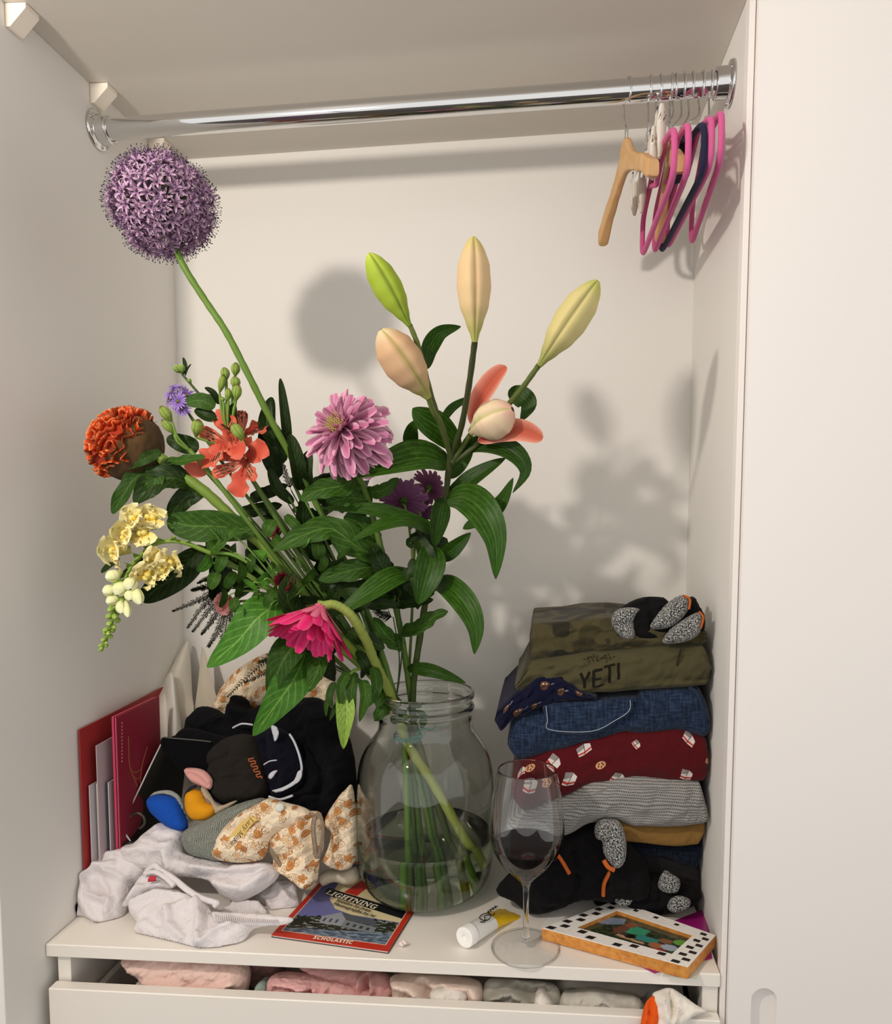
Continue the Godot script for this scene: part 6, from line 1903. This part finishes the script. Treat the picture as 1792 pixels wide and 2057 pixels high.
func alstroemeria() -> void:
	var t := thing("alstroemeria", "coral red peruvian lily with striped throats and green buds, left of the pink chrysanthemum", "flower", at(880, 1815, 0.24), SG)
	stem(t, [472, 905, 0.375, 505, 960, 0.365, 560, 1050, 0.345, 650, 1190, 0.31, 740, 1320, 0.265, 796, 1410, 0.24, 830, 1520, 0.235, 862, 1660, 0.235, 885, 1815, 0.24], [0.0028, 0.0042], "#55702e", "#5f7f38")
	var coral := [lin("#b8301c"), lin("#d8543a"), lin("#e88a70")]
	for f in [[434, 880, 0.40, Vector3(-0.45, 0.25, 0.85), 0.043, [474, 915, 0.372]], [470, 928, 0.405, Vector3(-0.2, -0.05, 0.97), 0.041, [490, 930, 0.37]], [487, 845, 0.38, Vector3(0.25, 0.75, 0.5), 0.036, [478, 905, 0.37]]]:
		var o := at(f[0], f[1], f[2])
		var ax: Vector3 = f[3].normalized()
		var up := frame(ax, f[0] * 0.01)
		var back := o - ax * 0.024
		var fl := part(t, "flower", MB.new().mesh() if false else tube_mesh([at(f[5][0], f[5][1], f[5][2]), back - ax * 0.006, back + ax * 0.004], [0.002, 0.0032, 0.006], "#6a7a34", "#b0503a"), petal_m)
		for k in 6:
			var inner := k % 2 == 1
			var a := TAU * k / 6
			var rad := Vector3(cos(a), 0, sin(a))
			var d := up * (rad * (0.62 if inner else 0.78) + Vector3.UP * 0.75)
			var pm := MB.new()
			petal(pm, back + up * rad * 0.003, d, ax, f[4] * (1.0 if inner else 1.08), f[4] * (0.20 if inner else 0.34), "obov", -0.5 if inner else -0.85, {"nv": 14, "nu": 9, "c0": lin("#a83426") if not inner else lin("#e2b08c"), "c1": lin("#c9543f") if not inner else lin("#cf5f48"), "edge": lin("#d06a54") if not inner else lin("#c04a36"), "fold": 0.25, "wave": 0.3, "vein": 0.0003})
			part(fl, "petal", pm, petal_m)
			if inner:
				var st := MB.new()
				for s in 9:
					var off := (s % 3 - 1.0) * 0.0042
					var sd := d.cross(ax).normalized()
					var t0 := 0.45 + 0.17 * (s / 3) + 0.03 * (s % 2)
					var dn := (ax - d * ax.dot(d)).normalized()
					var b0: Vector3 = back + up * rad * 0.003 + d.normalized() * f[4] * t0 + sd * off + dn * (0.0012 - 0.30 * f[4] * t0 * t0 * 0.55)
					var b1: Vector3 = b0 + d.normalized() * 0.005 - dn * 0.0022
					st.tube([b0, b1], [0.00055], 4)
				part(fl, "streaks", st, mat("streak", "#2a1210", 0.7), "dark streaks on the pale inner petal")
		var sm := MB.new()
		for k in 5:
			var a := TAU * k / 5 + 0.3
			var e := back + ax * 0.030 + up * Vector3(cos(a), 0, sin(a)) * 0.006
			sm.tube([back, e], [0.0006, 0.0005], 4, lin("#d8705a"), lin("#d8705a"))
			sm.tube([e, e + ax * 0.003], [0.0012], 5, lin("#5a3a34"), lin("#5a3a34"))
		part(fl, "stamens", sm, petal_m)
	var bc := [lin("#5d7a2c"), lin("#7f9a3c"), lin("#5a3a24"), lin("#3a4a1c"), lin("#a8b468")]
	var jt := at(476, 900, 0.372)
	for b in [[472, 757, 0.385, 474, 728, 0.385, 11], [455, 765, 0.38, 450, 738, 0.38, 11], [441, 790, 0.385, 449, 752, 0.385, 9], [475, 782, 0.39, 471, 756, 0.39, 12], [459, 805, 0.395, 459, 780, 0.395, 8], [474, 806, 0.40, 478, 772, 0.40, 11], [393, 878, 0.395, 399, 842, 0.40, 15], [491, 886, 0.41, 466, 850, 0.415, 14], [449, 808, 0.39, 446, 797, 0.39, 5], [346, 848, 0.385, 322, 816, 0.39, 13], [350, 872, 0.385, 325, 843, 0.39, 10]]:
		var m := MB.new()
		bud(m, at(b[0], b[1], b[2]), at(b[3], b[4], b[5]), size_of(b[6] * 0.82, b[2]), bc, 0.5)
		part(t, "bud", m, petal_m)
		var s := MB.new()
		var q := at(b[0], b[1], b[2])
		var jn := jt if b[0] > 360 else at(385, 908, 0.375)
		s.tube(spline([q, q.lerp(jn, 0.5) + Vector3(-0.004, 0.0, 0.004), jn], 8), [0.0016, 0.0018], 6, lin("#6f8f3a"), lin("#5f7f34"))
		part(t, "pedicel", s, stem_m)
	stem(t, [380, 903, 0.378, 430, 960, 0.37, 500, 1050, 0.355, 600, 1180, 0.32], [0.003, 0.0035], "#6f8f3a", "#55702e", "branch")
	for l in [[[480, 905, 0.37, 466, 840, 0.385, 470, 810, 0.39], 20, "dark"], [[440, 812, 0.38, 428, 790, 0.385, 412, 778, 0.385], 14, "dark"], [[432, 818, 0.375, 405, 805, 0.38, 372, 808, 0.38], 30, "broad"], [[436, 840, 0.37, 415, 836, 0.375, 392, 822, 0.375], 26, "dark"]]:
		leaf(t, l[0], l[1], "lance", l[2])
	var old := MB.new()
	blade(old, pts3([420, 940, 0.36, 400, 945, 0.365, 380, 925, 0.37]), size_of(18, 0.36), "petal", Vector3(0, 0.3, 1), {"c0": lin("#d8745c"), "c1": lin("#c8604c")})
	part(t, "petal", old, petal_m)

func tube_mesh(p: Array, r: Array, c0: String, c1: String) -> ArrayMesh:
	var m := MB.new()
	m.tube(p, r, 9, lin(c0), lin(c1))
	return m.mesh()

func snapdragon() -> void:
	var t := thing("snapdragon", "pale yellow snapdragon drooping down to the left with a tail of green buds", "flower", at(870, 1815, 0.22), SG)
	var axis := [403, 1103, 0.385, 360, 1088, 0.395, 316, 1091, 0.40, 282, 1116, 0.405, 260, 1146, 0.408, 239, 1197, 0.408, 222, 1258, 0.405, 203, 1307, 0.40]
	stem(t, [203, 1307, 0.40, 222, 1258, 0.405, 239, 1197, 0.408, 260, 1146, 0.408, 282, 1116, 0.405, 316, 1091, 0.40, 360, 1088, 0.395, 403, 1103, 0.385, 455, 1128, 0.37, 540, 1185, 0.345, 640, 1270, 0.31, 740, 1355, 0.265, 800, 1430, 0.24, 836, 1530, 0.228, 870, 1690, 0.225, 885, 1815, 0.225], [0.0020, 0.0042], "#7f9a3c", "#6f8f3a")
	var fm := []
	for kind in 3:
		var m := MB.new()
		var pal := [lin("#ecdc84"), lin("#f2e9b4"), lin("#e6c84a")]
		m.tube([Vector3(0, 0, 0), Vector3(0, 0.35, 0), Vector3(0, 0.6, 0.03)], [0.16, 0.2, 0.24], 10, lin("#cfd08a"), pal[0])
		for s in [-1.0, 1.0]: # two lobes of the upper lip
			petal(m, Vector3(s * 0.08, 0.5, -0.1), Vector3(s * 0.35, 0.75, -0.45).normalized(), Vector3(0, 0, 1), 0.7, 0.46, "petal", 0.75 + 0.2 * kind, {"nv": 9, "nu": 7, "c0": pal[0], "c1": pal[1], "fold": 0.1, "wave": 0.35})
		for s in 3: # three lobes of the lower lip
			var x := (s - 1.0) * 0.5
			petal(m, Vector3(x * 0.3, 0.5, 0.12), Vector3(x, 0.45, 0.8).normalized(), Vector3(0, 1, -0.3), 0.62, 0.38, "petal", -1.0, {"nv": 9, "nu": 7, "c0": pal[2], "c1": pal[1], "fold": 0.1, "wave": 0.3})
		var pb := MB.new()
		for s in [-1.0, 1.0]: # the yellow cushion that shuts the mouth
			pb.lathe([Vector2(0, -0.15), Vector2(0.11, -0.1), Vector2(0.15, 0.02), Vector2(0.1, 0.13), Vector2(0, 0.17)], 10, Vector3(s * 0.12, 0.62, 0.12), Basis(), [pal[2], pal[2], pal[2], pal[0], pal[0]])
		var first := m.v.size()
		for k in pb.v.size():
			m.pt(pb.v[k], Vector2.ZERO, pb.col[k])
		for k in pb.idx:
			m.idx.append(k + first)
		fm.append(m.mesh())
	var fresh := [[275, 1048, 0.41, 46, -1.0, 0.9], [306, 1044, 0.405, 42, 0.1, 1.0], [262, 1074, 0.415, 48, -1.0, 0.3], [291, 1070, 0.418, 40, -0.1, 0.3], [238, 1106, 0.415, 48, -1.0, -0.1], [322, 1118, 0.42, 42, 0.6, -0.6], [342, 1128, 0.42, 42, 0.9, -0.5], [298, 1150, 0.42, 44, 0.5, -0.8], [326, 1140, 0.425, 36, 0.3, -1.0]]
	for k in fresh.size():
		var f: Array = fresh[k]
		var s := size_of(f[3] * 1.12, f[2])
		var d := Vector3(f[4], f[5], 0.55).normalized()
		var b := frame(d, k * 1.1)
		# turn the lower lip towards the viewer's side
		var z := (Vector3(0, -0.6, 1.0) - d * Vector3(0, -0.6, 1.0).dot(d)).normalized()
		b = Basis(d.cross(z), d, z)
		inst(t, "floret", fm[k % 3], petal_m, Transform3D(b.scaled_local(Vector3.ONE * s), at(f[0], f[1], f[2] - 0.012) - d * s * 0.45))
	var pc := [lin("#b9c070"), lin("#e6e6b4"), lin("#eef0cc"), lin("#a8b060"), lin("#d6dc98")]
	for b in [[246, 1150, 212, 1162, 13], [238, 1182, 206, 1190, 13], [262, 1160, 262, 1184, 15], [250, 1168, 236, 1196, 16], [262, 1180, 262, 1206, 12], [268, 1176, 283, 1214, 12], [242, 1196, 214, 1212, 11], [240, 1204, 246, 1232, 11], [252, 1202, 258, 1240, 9]]:
		var m := MB.new()
		bud(m, at(b[0], b[1], 0.41), at(b[2], b[3], 0.425), size_of(b[4], 0.41), pc, 0.6, 2)
		part(t, "bud", m, petal_m, "pale unopened floret")
	var gc := [lin("#5d7f2c"), lin("#8fae4a"), lin("#b9cc78"), lin("#4f6f26"), lin("#a3bd58")]
	var sp := spline(pts3(axis), 60)
	for k in 34:
		var f := k / 33.0
		var q: Vector3 = sp[int(lerpf(38, 59, f))]
		var a := k * 2.4
		var r := lerpf(0.009, 0.0035, f)
		var d := Vector3(cos(a), -0.45, sin(a) * 0.8 + 0.3).normalized()
		var m := MB.new()
		bud(m, q, q + d * r * 1.7, r * 0.62, gc, 0.5, 2)
		part(t, "green_bud", m, petal_m)
	for k in 16: # small green sepals along the flowering stem
		var q: Vector3 = sp[6 + k * 2]
		var m := MB.new()
		var a := k * 2.1
		petal(m, q, Vector3(cos(a), 0.2, sin(a) + 0.4).normalized(), Vector3.UP, 0.013, 0.0035, "lance", 0.4, {"nv": 6, "nu": 3, "c0": lin("#6f943a"), "c1": lin("#86aa48")})
		part(t, "sepal", m, petal_m)
	for l in [[[404, 1104, 0.375, 372, 1138, 0.38, 330, 1172, 0.385, 282, 1206, 0.385], 62, "dark"], [[516, 1066, 0.35, 440, 1058, 0.365, 380, 1056, 0.375, 336, 1044, 0.38], 62, "broad"], [[240, 1122, 0.395, 222, 1134, 0.395, 203, 1150, 0.39], 15, "dark"], [[300, 1120, 0.39, 270, 1140, 0.39, 240, 1160, 0.385], 20, "dark"], [[420, 1110, 0.38, 440, 1085, 0.385, 420, 1060, 0.385], 36, "broad"]]:
		leaf(t, l[0], l[1], "lance", l[2])

func daisy(t: Node3D, called: String, o: Vector3, ax: Vector3, r: float, n: int, w: float, c0: String, c1: String, heart: String, tilt := 0.15) -> void:
	var up := frame(ax)
	var d := part(t, called, tube_mesh([o - ax * r * 0.22, o + ax * r * 0.05, o + ax * r * 0.12], [r * 0.10, r * 0.2, r * 0.13], "#4a6228", heart), petal_m)
	for k in n:
		var a := TAU * k / n + rnd(-0.08, 0.08)
		var m := MB.new()
		petal(m, o + up * Vector3(cos(a), 0, sin(a)) * r * 0.12, up * (Vector3(cos(a), 0, sin(a)) + Vector3.UP * (tilt + rnd(-0.1, 0.1))), ax, r * rnd(0.8, 0.95), r * w, "strap", -0.25, {"nv": 6, "nu": 5, "c0": lin(c0), "c1": lin(c1), "fold": 0.3})
		part(d, "petal", m, petal_m)

func asters() -> void:
	var t := thing("aster", "small violet asters just behind the orange cockscomb", "flower", at(860, 1815, 0.22), SG)
	stem(t, [362, 805, 0.36, 392, 850, 0.36, 440, 920, 0.355, 520, 1030, 0.34, 620, 1170, 0.31, 730, 1320, 0.265, 795, 1410, 0.235, 830, 1540, 0.225, 860, 1815, 0.222], [0.0018, 0.003], "#4a6228", "#55702e")
	for f in [[346, 788, 0.37, 24, Vector3(-0.4, 0.6, 0.6)], [374, 794, 0.365, 22, Vector3(0.6, 0.5, 0.5)], [358, 806, 0.378, 21, Vector3(-0.1, 0.2, 0.9)], [340, 804, 0.372, 20, Vector3(-0.7, 0.1, 0.6)], [366, 820, 0.375, 18, Vector3(0.3, -0.2, 0.9)], [356, 778, 0.362, 18, Vector3(0.1, 0.9, 0.3)]]:
		var o := at(f[0], f[1], f[2])
		daisy(t, "flower_head", o, f[4].normalized(), size_of(f[3], f[2]), 20, 0.085, "#6a4a98", "#a88ad0", "#8a8a3a", 0.25)
		var m := MB.new()
		var e := at(372, 832, 0.36)
		m.tube([o - f[4].normalized() * 0.003, o.lerp(e, 0.6), e], [0.0009], 5, lin("#4a6228"), lin("#4a6228"))
		part(t, "pedicel", m, stem_m)
	t = thing("bud_sprig", "dark thin sprig with one green cup-shaped bud, topmost left above the asters", "flower bud", at(850, 1810, 0.22), SG)
	stem(t, [366, 752, 0.36, 380, 768, 0.36, 392, 782, 0.36, 408, 802, 0.358, 450, 868, 0.355, 540, 1020, 0.33, 640, 1180, 0.30, 735, 1320, 0.262, 796, 1408, 0.236, 828, 1540, 0.22, 850, 1810, 0.215], [0.0014, 0.0028], "#35481f", "#4a6228")
	for b in [[364, 750, 352, 733, 9], [366, 751, 364, 731, 7], [384, 770, 378, 760, 4]]:
		var m := MB.new()
		bud(m, at(b[0], b[1], 0.362), at(b[2], b[3], 0.365), size_of(b[4], 0.36), [lin("#4f6f2c"), lin("#7f9a4a"), lin("#b9c888"), lin("#4a6228"), lin("#8fa858")], 0.6)
		part(t, "bud", m, petal_m)
	for l in [[[368, 752, 0.36, 372, 735, 0.36, 368, 718, 0.36], 8], [[372, 755, 0.36, 376, 742, 0.362, 384, 731, 0.362], 4], [[408, 804, 0.358, 420, 796, 0.36, 434, 806, 0.36], 8]]:
		leaf(t, l[0], l[1], "lance", "dark")

func daisies() -> void:
	var t := thing("daisy", "two dusky purple daisies seen from behind, left of the lily stem under its big leaf", "flower", at(900, 1800, 0.23), SG)
	stem(t, [812, 1010, 0.30, 822, 1060, 0.29, 830, 1150, 0.275, 826, 1270, 0.255, 822, 1400, 0.235, 840, 1540, 0.225, 880, 1800, 0.22], [0.0016, 0.0026], "#6f8438", "#5a702e")
	stem(t, [862, 982, 0.28, 846, 1020, 0.28, 834, 1090, 0.275, 828, 1200, 0.262], [0.0015, 0.002], "#6f8438", "#5a702e", "branch")
	daisy(t, "flower_head", at(811, 1006, 0.295), Vector3(-0.1, 0.45, -0.75).normalized(), size_of(52, 0.30), 22, 0.13, "#5a2c4c", "#8a5a80", "#3a2a20", 0.2)
	daisy(t, "flower_head", at(864, 979, 0.275), Vector3(0.45, 0.4, -0.6).normalized(), size_of(44, 0.28), 20, 0.13, "#5a2c4c", "#8f5a78", "#3a2a20", 0.2)
	daisy(t, "flower_head", at(838, 1030, 0.26), Vector3(0.2, 0.1, -0.9).normalized(), size_of(40, 0.26), 18, 0.13, "#4a2440", "#6f4464", "#3a2a20", 0.2)

func frond(m: MB, path: Array, w: float) -> void: # a feathery frond of needles
	var n := 40
	var p := spline(path, n)
	m.tube(p, [0.0008, 0.0005], 4, lin("#10170b"), lin("#10170b"))
	for k in range(4, n):
		var t := float(k) / n
		var tan: Vector3 = (p[k] - p[k - 1]).normalized()
		var nn: Vector3 = (CP - p[k]).normalized()
		var side := tan.cross(nn).normalized()
		for s in [-1.0, 1.0]:
			var l := w * (1.0 - t * 0.8) * rnd(0.45, 0.85)
			var d: Vector3 = (side * s + tan * rnd(0.5, 0.9) + nn * rnd(-0.5, 0.5)).normalized()
			var e: Vector3 = p[k] + d * l
			m.tube([p[k], e], [0.0007, 0.0004], 4, lin("#0f160a"), lin("#18220f"))
			var b: Vector3 = p[k].lerp(e, 0.5)
			var dd: Vector3 = (d.rotated(nn, 0.7 * s) + nn * rnd(-0.4, 0.4)).normalized()
			m.tube([b, b + dd * l * 0.4], [0.0005, 0.0003], 4, lin("#0f160a"), lin("#1a2512"))

func foliage() -> void:
	var t := thing("fern", "dark feathery asparagus fern hanging down on the left below the snapdragon", "fern", at(840, 1800, 0.21), SG)
	stem(t, [440, 1180, 0.30, 520, 1190, 0.30, 620, 1240, 0.285, 720, 1330, 0.255, 795, 1412, 0.23, 826, 1560, 0.21, 840, 1800, 0.205], [0.0012, 0.002], "#35482a", "#45582f")
	for f in [[440, 1180, 400, 1205, 346, 1228, 20], [448, 1175, 410, 1180, 384, 1186, 20], [442, 1185, 410, 1215, 376, 1262, 20], [448, 1190, 420, 1225, 386, 1270, 20], [452, 1195, 430, 1240, 404, 1275, 22], [456, 1200, 440, 1260, 418, 1300, 24], [460, 1205, 452, 1270, 436, 1330, 26], [446, 1170, 425, 1160, 396, 1172, 18], [575, 1290, 540, 1320, 456, 1400, 26], [580, 1300, 550, 1340, 490, 1372, 24], [585, 1290, 560, 1318, 520, 1330, 22], [462, 1210, 470, 1265, 462, 1318, 22], [640, 1190, 620, 1150, 590, 1120, 22], [560, 980, 545, 935, 528, 890, 18], [585, 985, 570, 940, 556, 900, 16], [800, 1200, 770, 1170, 745, 1160, 24], [790, 1240, 760, 1230, 735, 1200, 24]]:
		var m := MB.new()
		frond(m, pts3([f[0], f[1], 0.30, f[2], f[3], 0.31, f[4], f[5], 0.315]), size_of(f[6], 0.31))
		part(t, "frond", m, petal_m)
		if f[0] > 462:
			stem(t, [f[0], f[1], 0.30, lerpf(f[0], 795, 0.5) + 10, lerpf(f[1], 1412, 0.5), 0.27, 795, 1412, 0.23], [0.0008, 0.0012], "#35482a", "#45582f")
	# broad bright leaves low on the left
	t = thing("leafy_branch", "branch with three big bright green leaves hanging over the black clothes", "branch", at(850, 1815, 0.23), SG)
	stem(t, [560, 1200, 0.36, 600, 1250, 0.345, 660, 1310, 0.315, 730, 1375, 0.275, 796, 1425, 0.24, 830, 1540, 0.225, 850, 1815, 0.225], [0.0028, 0.0038], "#55702e", "#5f7f38")
	leaf(t, [560, 1210, 0.36, 520, 1240, 0.385, 475, 1290, 0.395, 416, 1340, 0.395], 104, "ovate", "bright", {"roll": 0.1, "fold": 0.12, "vein": 0.0})
	leaf(t, [616, 1310, 0.34, 590, 1365, 0.37, 555, 1415, 0.385, 508, 1478, 0.385], 92, "ovate", "bright", {"roll": -0.1, "fold": 0.12, "vein": 0.0})
	leaf(t, [606, 1280, 0.345, 580, 1310, 0.37, 560, 1345, 0.378, 540, 1404, 0.378], 84, "ovate", "broad", {"roll": 0.2, "vein": 0.0})
	leaf(t, [640, 1300, 0.33, 640, 1340, 0.36, 620, 1390, 0.37], 60, "ovate", "broad", {})
	leaf(t, [600, 1240, 0.35, 580, 1210, 0.365, 578, 1175, 0.37, 592, 1150, 0.37], 56, "ovate", "dark", {})
	# drooping leaves over the jar's left shoulder
	t = thing("leafy_branch", "wilted leafy branch drooping over the jar's left shoulder with a pale hanging tip", "branch", at(830, 1810, 0.22), SG)
	stem(t, [690, 1370, 0.36, 715, 1345, 0.345, 745, 1350, 0.30, 790, 1400, 0.25, 815, 1480, 0.23, 830, 1640, 0.22, 836, 1810, 0.22], [0.0022, 0.0032], "#6f8a40", "#5f7f38")
	leaf(t, [690, 1395, 0.36, 694, 1425, 0.372, 692, 1460, 0.376, 690, 1504, 0.374], 52, "ovate", "lime", {"fold": 0.5, "roll": 0.0, "vein": 0.0})
	for l in [[[728, 1366, 0.355, 734, 1400, 0.37, 722, 1450, 0.372], 32], [[700, 1350, 0.355, 684, 1380, 0.37, 686, 1424, 0.372], 28], [[712, 1350, 0.35, 706, 1390, 0.366, 712, 1430, 0.368], 30], [[672, 1370, 0.36, 662, 1400, 0.37, 668, 1420, 0.37], 22], [[700, 1400, 0.355, 676, 1420, 0.362, 662, 1448, 0.362], 18], [[750, 1340, 0.33, 756, 1380, 0.345, 740, 1420, 0.35], 34], [[665, 1395, 0.36, 656, 1415, 0.366, 655, 1440, 0.366], 14]]:
		leaf(t, l[0], l[1], "ovate", "broad", {})
	# pale green wilted shoots in the left middle
	t = thing("leafy_branch", "pale green shoots with many small drooping leaves in the bouquet's left middle", "branch", at(845, 1810, 0.21), SG)
	stem(t, [430, 1110, 0.385, 480, 1120, 0.375, 560, 1180, 0.345, 660, 1280, 0.30, 760, 1370, 0.25, 805, 1440, 0.228, 835, 1580, 0.212, 850, 1810, 0.212], [0.0022, 0.0034], "#6f9440", "#5f7f38")
	var spot := [[420, 1090], [440, 1075], [462, 1072], [400, 1110], [415, 1130], [445, 1128], [470, 1110], [485, 1150], [500, 1175], [512, 1205], [480, 1185], [462, 1165], [530, 1165], [540, 1200], [555, 1150], [505, 1130], [525, 1115], [500, 1230], [540, 1238], [556, 1262], [520, 1260], [575, 1230], [450, 1200], [430, 1165], [560, 1185], [472, 1215], [590, 1270], [620, 1160], [600, 1190], [650, 1130], [690, 1110], [640, 1105], [615, 1085], [560, 1090], [540, 1060], [590, 1050]]
	for k in spot.size():
		var s: Array = spot[k]
		var l := rnd(26, 46)
		var a := rnd(0.6, 2.6)
		var z := 0.385 if k % 3 else 0.37
		if s[0] > 545:
			z -= 0.02
		leaf(t, [s[0] - cos(a) * l * 0.5, s[1] - sin(a) * l * 0.5, z - 0.012, s[0], s[1], z, s[0] + cos(a) * l * 0.55 + rnd(-8, 8), s[1] + sin(a) * l * 0.55, z - 0.004], rnd(16, 28), "lance", "broad" if k % 4 else "bright", {"nv": 10, "nu": 5, "roll": rnd(-0.9, 0.9)})
	for k in 14:
		var a: Array = spot[k * 2]
		stem(t, [a[0], a[1], 0.375, lerpf(a[0], 560, 0.4), lerpf(a[1], 1180, 0.35) - 6, 0.368, 580, 1200, 0.335], [0.0009, 0.0014], "#7f9f50", "#6f8f40", "twig")
	# blade leaves and dark filler behind
	t = thing("grass_blades", "upright dark blade-like leaves between the coral flowers and the pink chrysanthemum", "leaves", at(838, 1808, 0.2), SG)
	stem(t, [585, 960, 0.33, 640, 1080, 0.31, 720, 1250, 0.27, 790, 1400, 0.228, 822, 1560, 0.20, 838, 1808, 0.198], [0.0024, 0.0034], "#45602a", "#55702e")
	for l in [[[578, 910, 0.335, 574, 850, 0.345, 563, 760, 0.345], 20], [[570, 930, 0.335, 550, 880, 0.35, 536, 850, 0.355, 546, 798, 0.35], 38], [[604, 985, 0.33, 596, 930, 0.345, 582, 872, 0.345], 32], [[560, 960, 0.335, 540, 910, 0.35, 528, 860, 0.35], 34], [[620, 990, 0.325, 612, 950, 0.335, 622, 905, 0.335], 30], [[590, 1010, 0.33, 560, 985, 0.345, 540, 940, 0.35], 24]]:
		leaf(t, l[0], l[1], "lance", "dark", {})
	t = thing("leafy_branch", "dark leafy filler branch deep in the middle of the bouquet", "branch", at(845, 1806, 0.2), SG)
	stem(t, [600, 1020, 0.30, 680, 1140, 0.285, 740, 1260, 0.265, 790, 1390, 0.23, 818, 1560, 0.192, 845, 1806, 0.188], [0.0024, 0.0034], "#45602a", "#4a6230")
	for k in 78:
		var u := rnd(0, 1)
		var px := lerpf(430, 870, u)
		var py := lerpf(960, 1200, rnd(0, 1)) + absf(u - 0.55) * 90.0
		if k > 62:
			px = rnd(600, 760)
			py = rnd(1180, 1340)
		if px > 750 and py < 1060:
			py += 90.0
		var z := 0.30 + rnd(-0.03, 0.03)
		var a := rnd(0, TAU)
		var l := rnd(50, 90)
		leaf(t, [px - cos(a) * l * 0.5, py - sin(a) * l * 0.5, z, px, py, z + 0.012, px + cos(a) * l * 0.5, py + sin(a) * l * 0.5, z + 0.004], rnd(30, 50), "lobed", "dark", {"roll": rnd(-0.8, 0.8), "nv": 12, "nu": 7})
	for s in [[415, 950], [455, 985], [500, 950], [520, 985], [545, 940], [575, 990], [610, 1000], [480, 1040], [640, 1020], [530, 1040]]:
		stem(t, [s[0], s[1], 0.335, lerpf(s[0], 790, 0.35) + 6, lerpf(s[1], 1395, 0.35), 0.32, lerpf(s[0], 790, 0.7), lerpf(s[1], 1395, 0.7), 0.28, 790, 1398, 0.236], [0.0015, 0.0022], "#5a7a34", "#4a6a2c", "twig")
	# the leafy clump squeezed through the jar's mouth
	for l in [[[800, 1400, 0.25, 775, 1420, 0.275, 752, 1448, 0.28], 40], [[790, 1385, 0.255, 768, 1400, 0.28, 756, 1420, 0.285], 34], [[810, 1420, 0.25, 800, 1440, 0.275, 786, 1450, 0.28], 30], [[830, 1410, 0.24, 850, 1440, 0.25, 846, 1466, 0.25], 20]]:
		leaf(t, l[0], l[1], "lobed", "broad", {"wave": 0.3})
	t = thing("carnation", "two withered dark red and dusty pink blooms deep between the lower leaves", "flower", at(842, 1806, 0.19), SG)
	stem(t, [455, 1215, 0.35, 520, 1210, 0.335, 640, 1270, 0.295, 770, 1385, 0.24, 815, 1500, 0.205, 845, 1806, 0.19], [0.0016, 0.0026], "#5a702e", "#55702e")
	stem(t, [572, 1172, 0.355, 600, 1210, 0.33, 650, 1280, 0.292], [0.0014, 0.002], "#5a702e", "#55702e", "branch")
	for f in [[455, 1212, 0.368, 26, "#8a4a48", "#b07a74"], [574, 1168, 0.368, 24, "#3c0c12", "#5a141c"], [548, 1062, 0.34, 20, "#4a1018", "#6a1a26"]]:
		var fl := part(t, "bloom", tube_mesh([at(f[0], f[1], f[2] - 0.012), at(f[0], f[1], f[2])], [0.004, 0.008], "#5a702e", f[4]), petal_m)
		for k in 9:
			var a := TAU * k / 9
			var m := MB.new()
			petal(m, at(f[0], f[1], f[2] - 0.004), Vector3(cos(a), sin(a), 0.5).normalized(), Vector3(0, 0, 1), size_of(f[3], f[2]), size_of(f[3], f[2]) * 0.42, "petal", 0.5 * (k % 3 - 1), {"nv": 7, "nu": 7, "wave": 0.5, "c0": lin(f[4]), "c1": lin(f[5])})
			part(fl, "petal", m, petal_m)

func twine() -> void:
	var m := MB.new()
	for k in 4:
		var p := []
		for j in 17:
			var a := TAU * j / 16
			var c := at(820, 1474 + k * 3.0, 0.236)
			p.append(c + Vector3(cos(a) * 0.021, 0.003 * sin(a * 2.0 + k) + (k - 1.5) * 0.0014, sin(a) * 0.019))
		m.tube(p, [0.0011], 6)
	var q := at(838, 1472, 0.256)
	m.tube(spline([q, q + Vector3(0.010, 0.006, 0.004), q + Vector3(0.022, 0.004, 0.0), q + Vector3(0.028, 0.010, -0.002)], 10), [0.0009], 6)
	m.tube(spline([q, q + Vector3(0.006, -0.004, 0.006), q + Vector3(0.014, 0.002, 0.006)], 8), [0.0009], 6)
	solo("twine", m, mat("teal_twine", "#2a8a72", 0.9), "teal green string tied round the stems inside the jar's neck", "string")
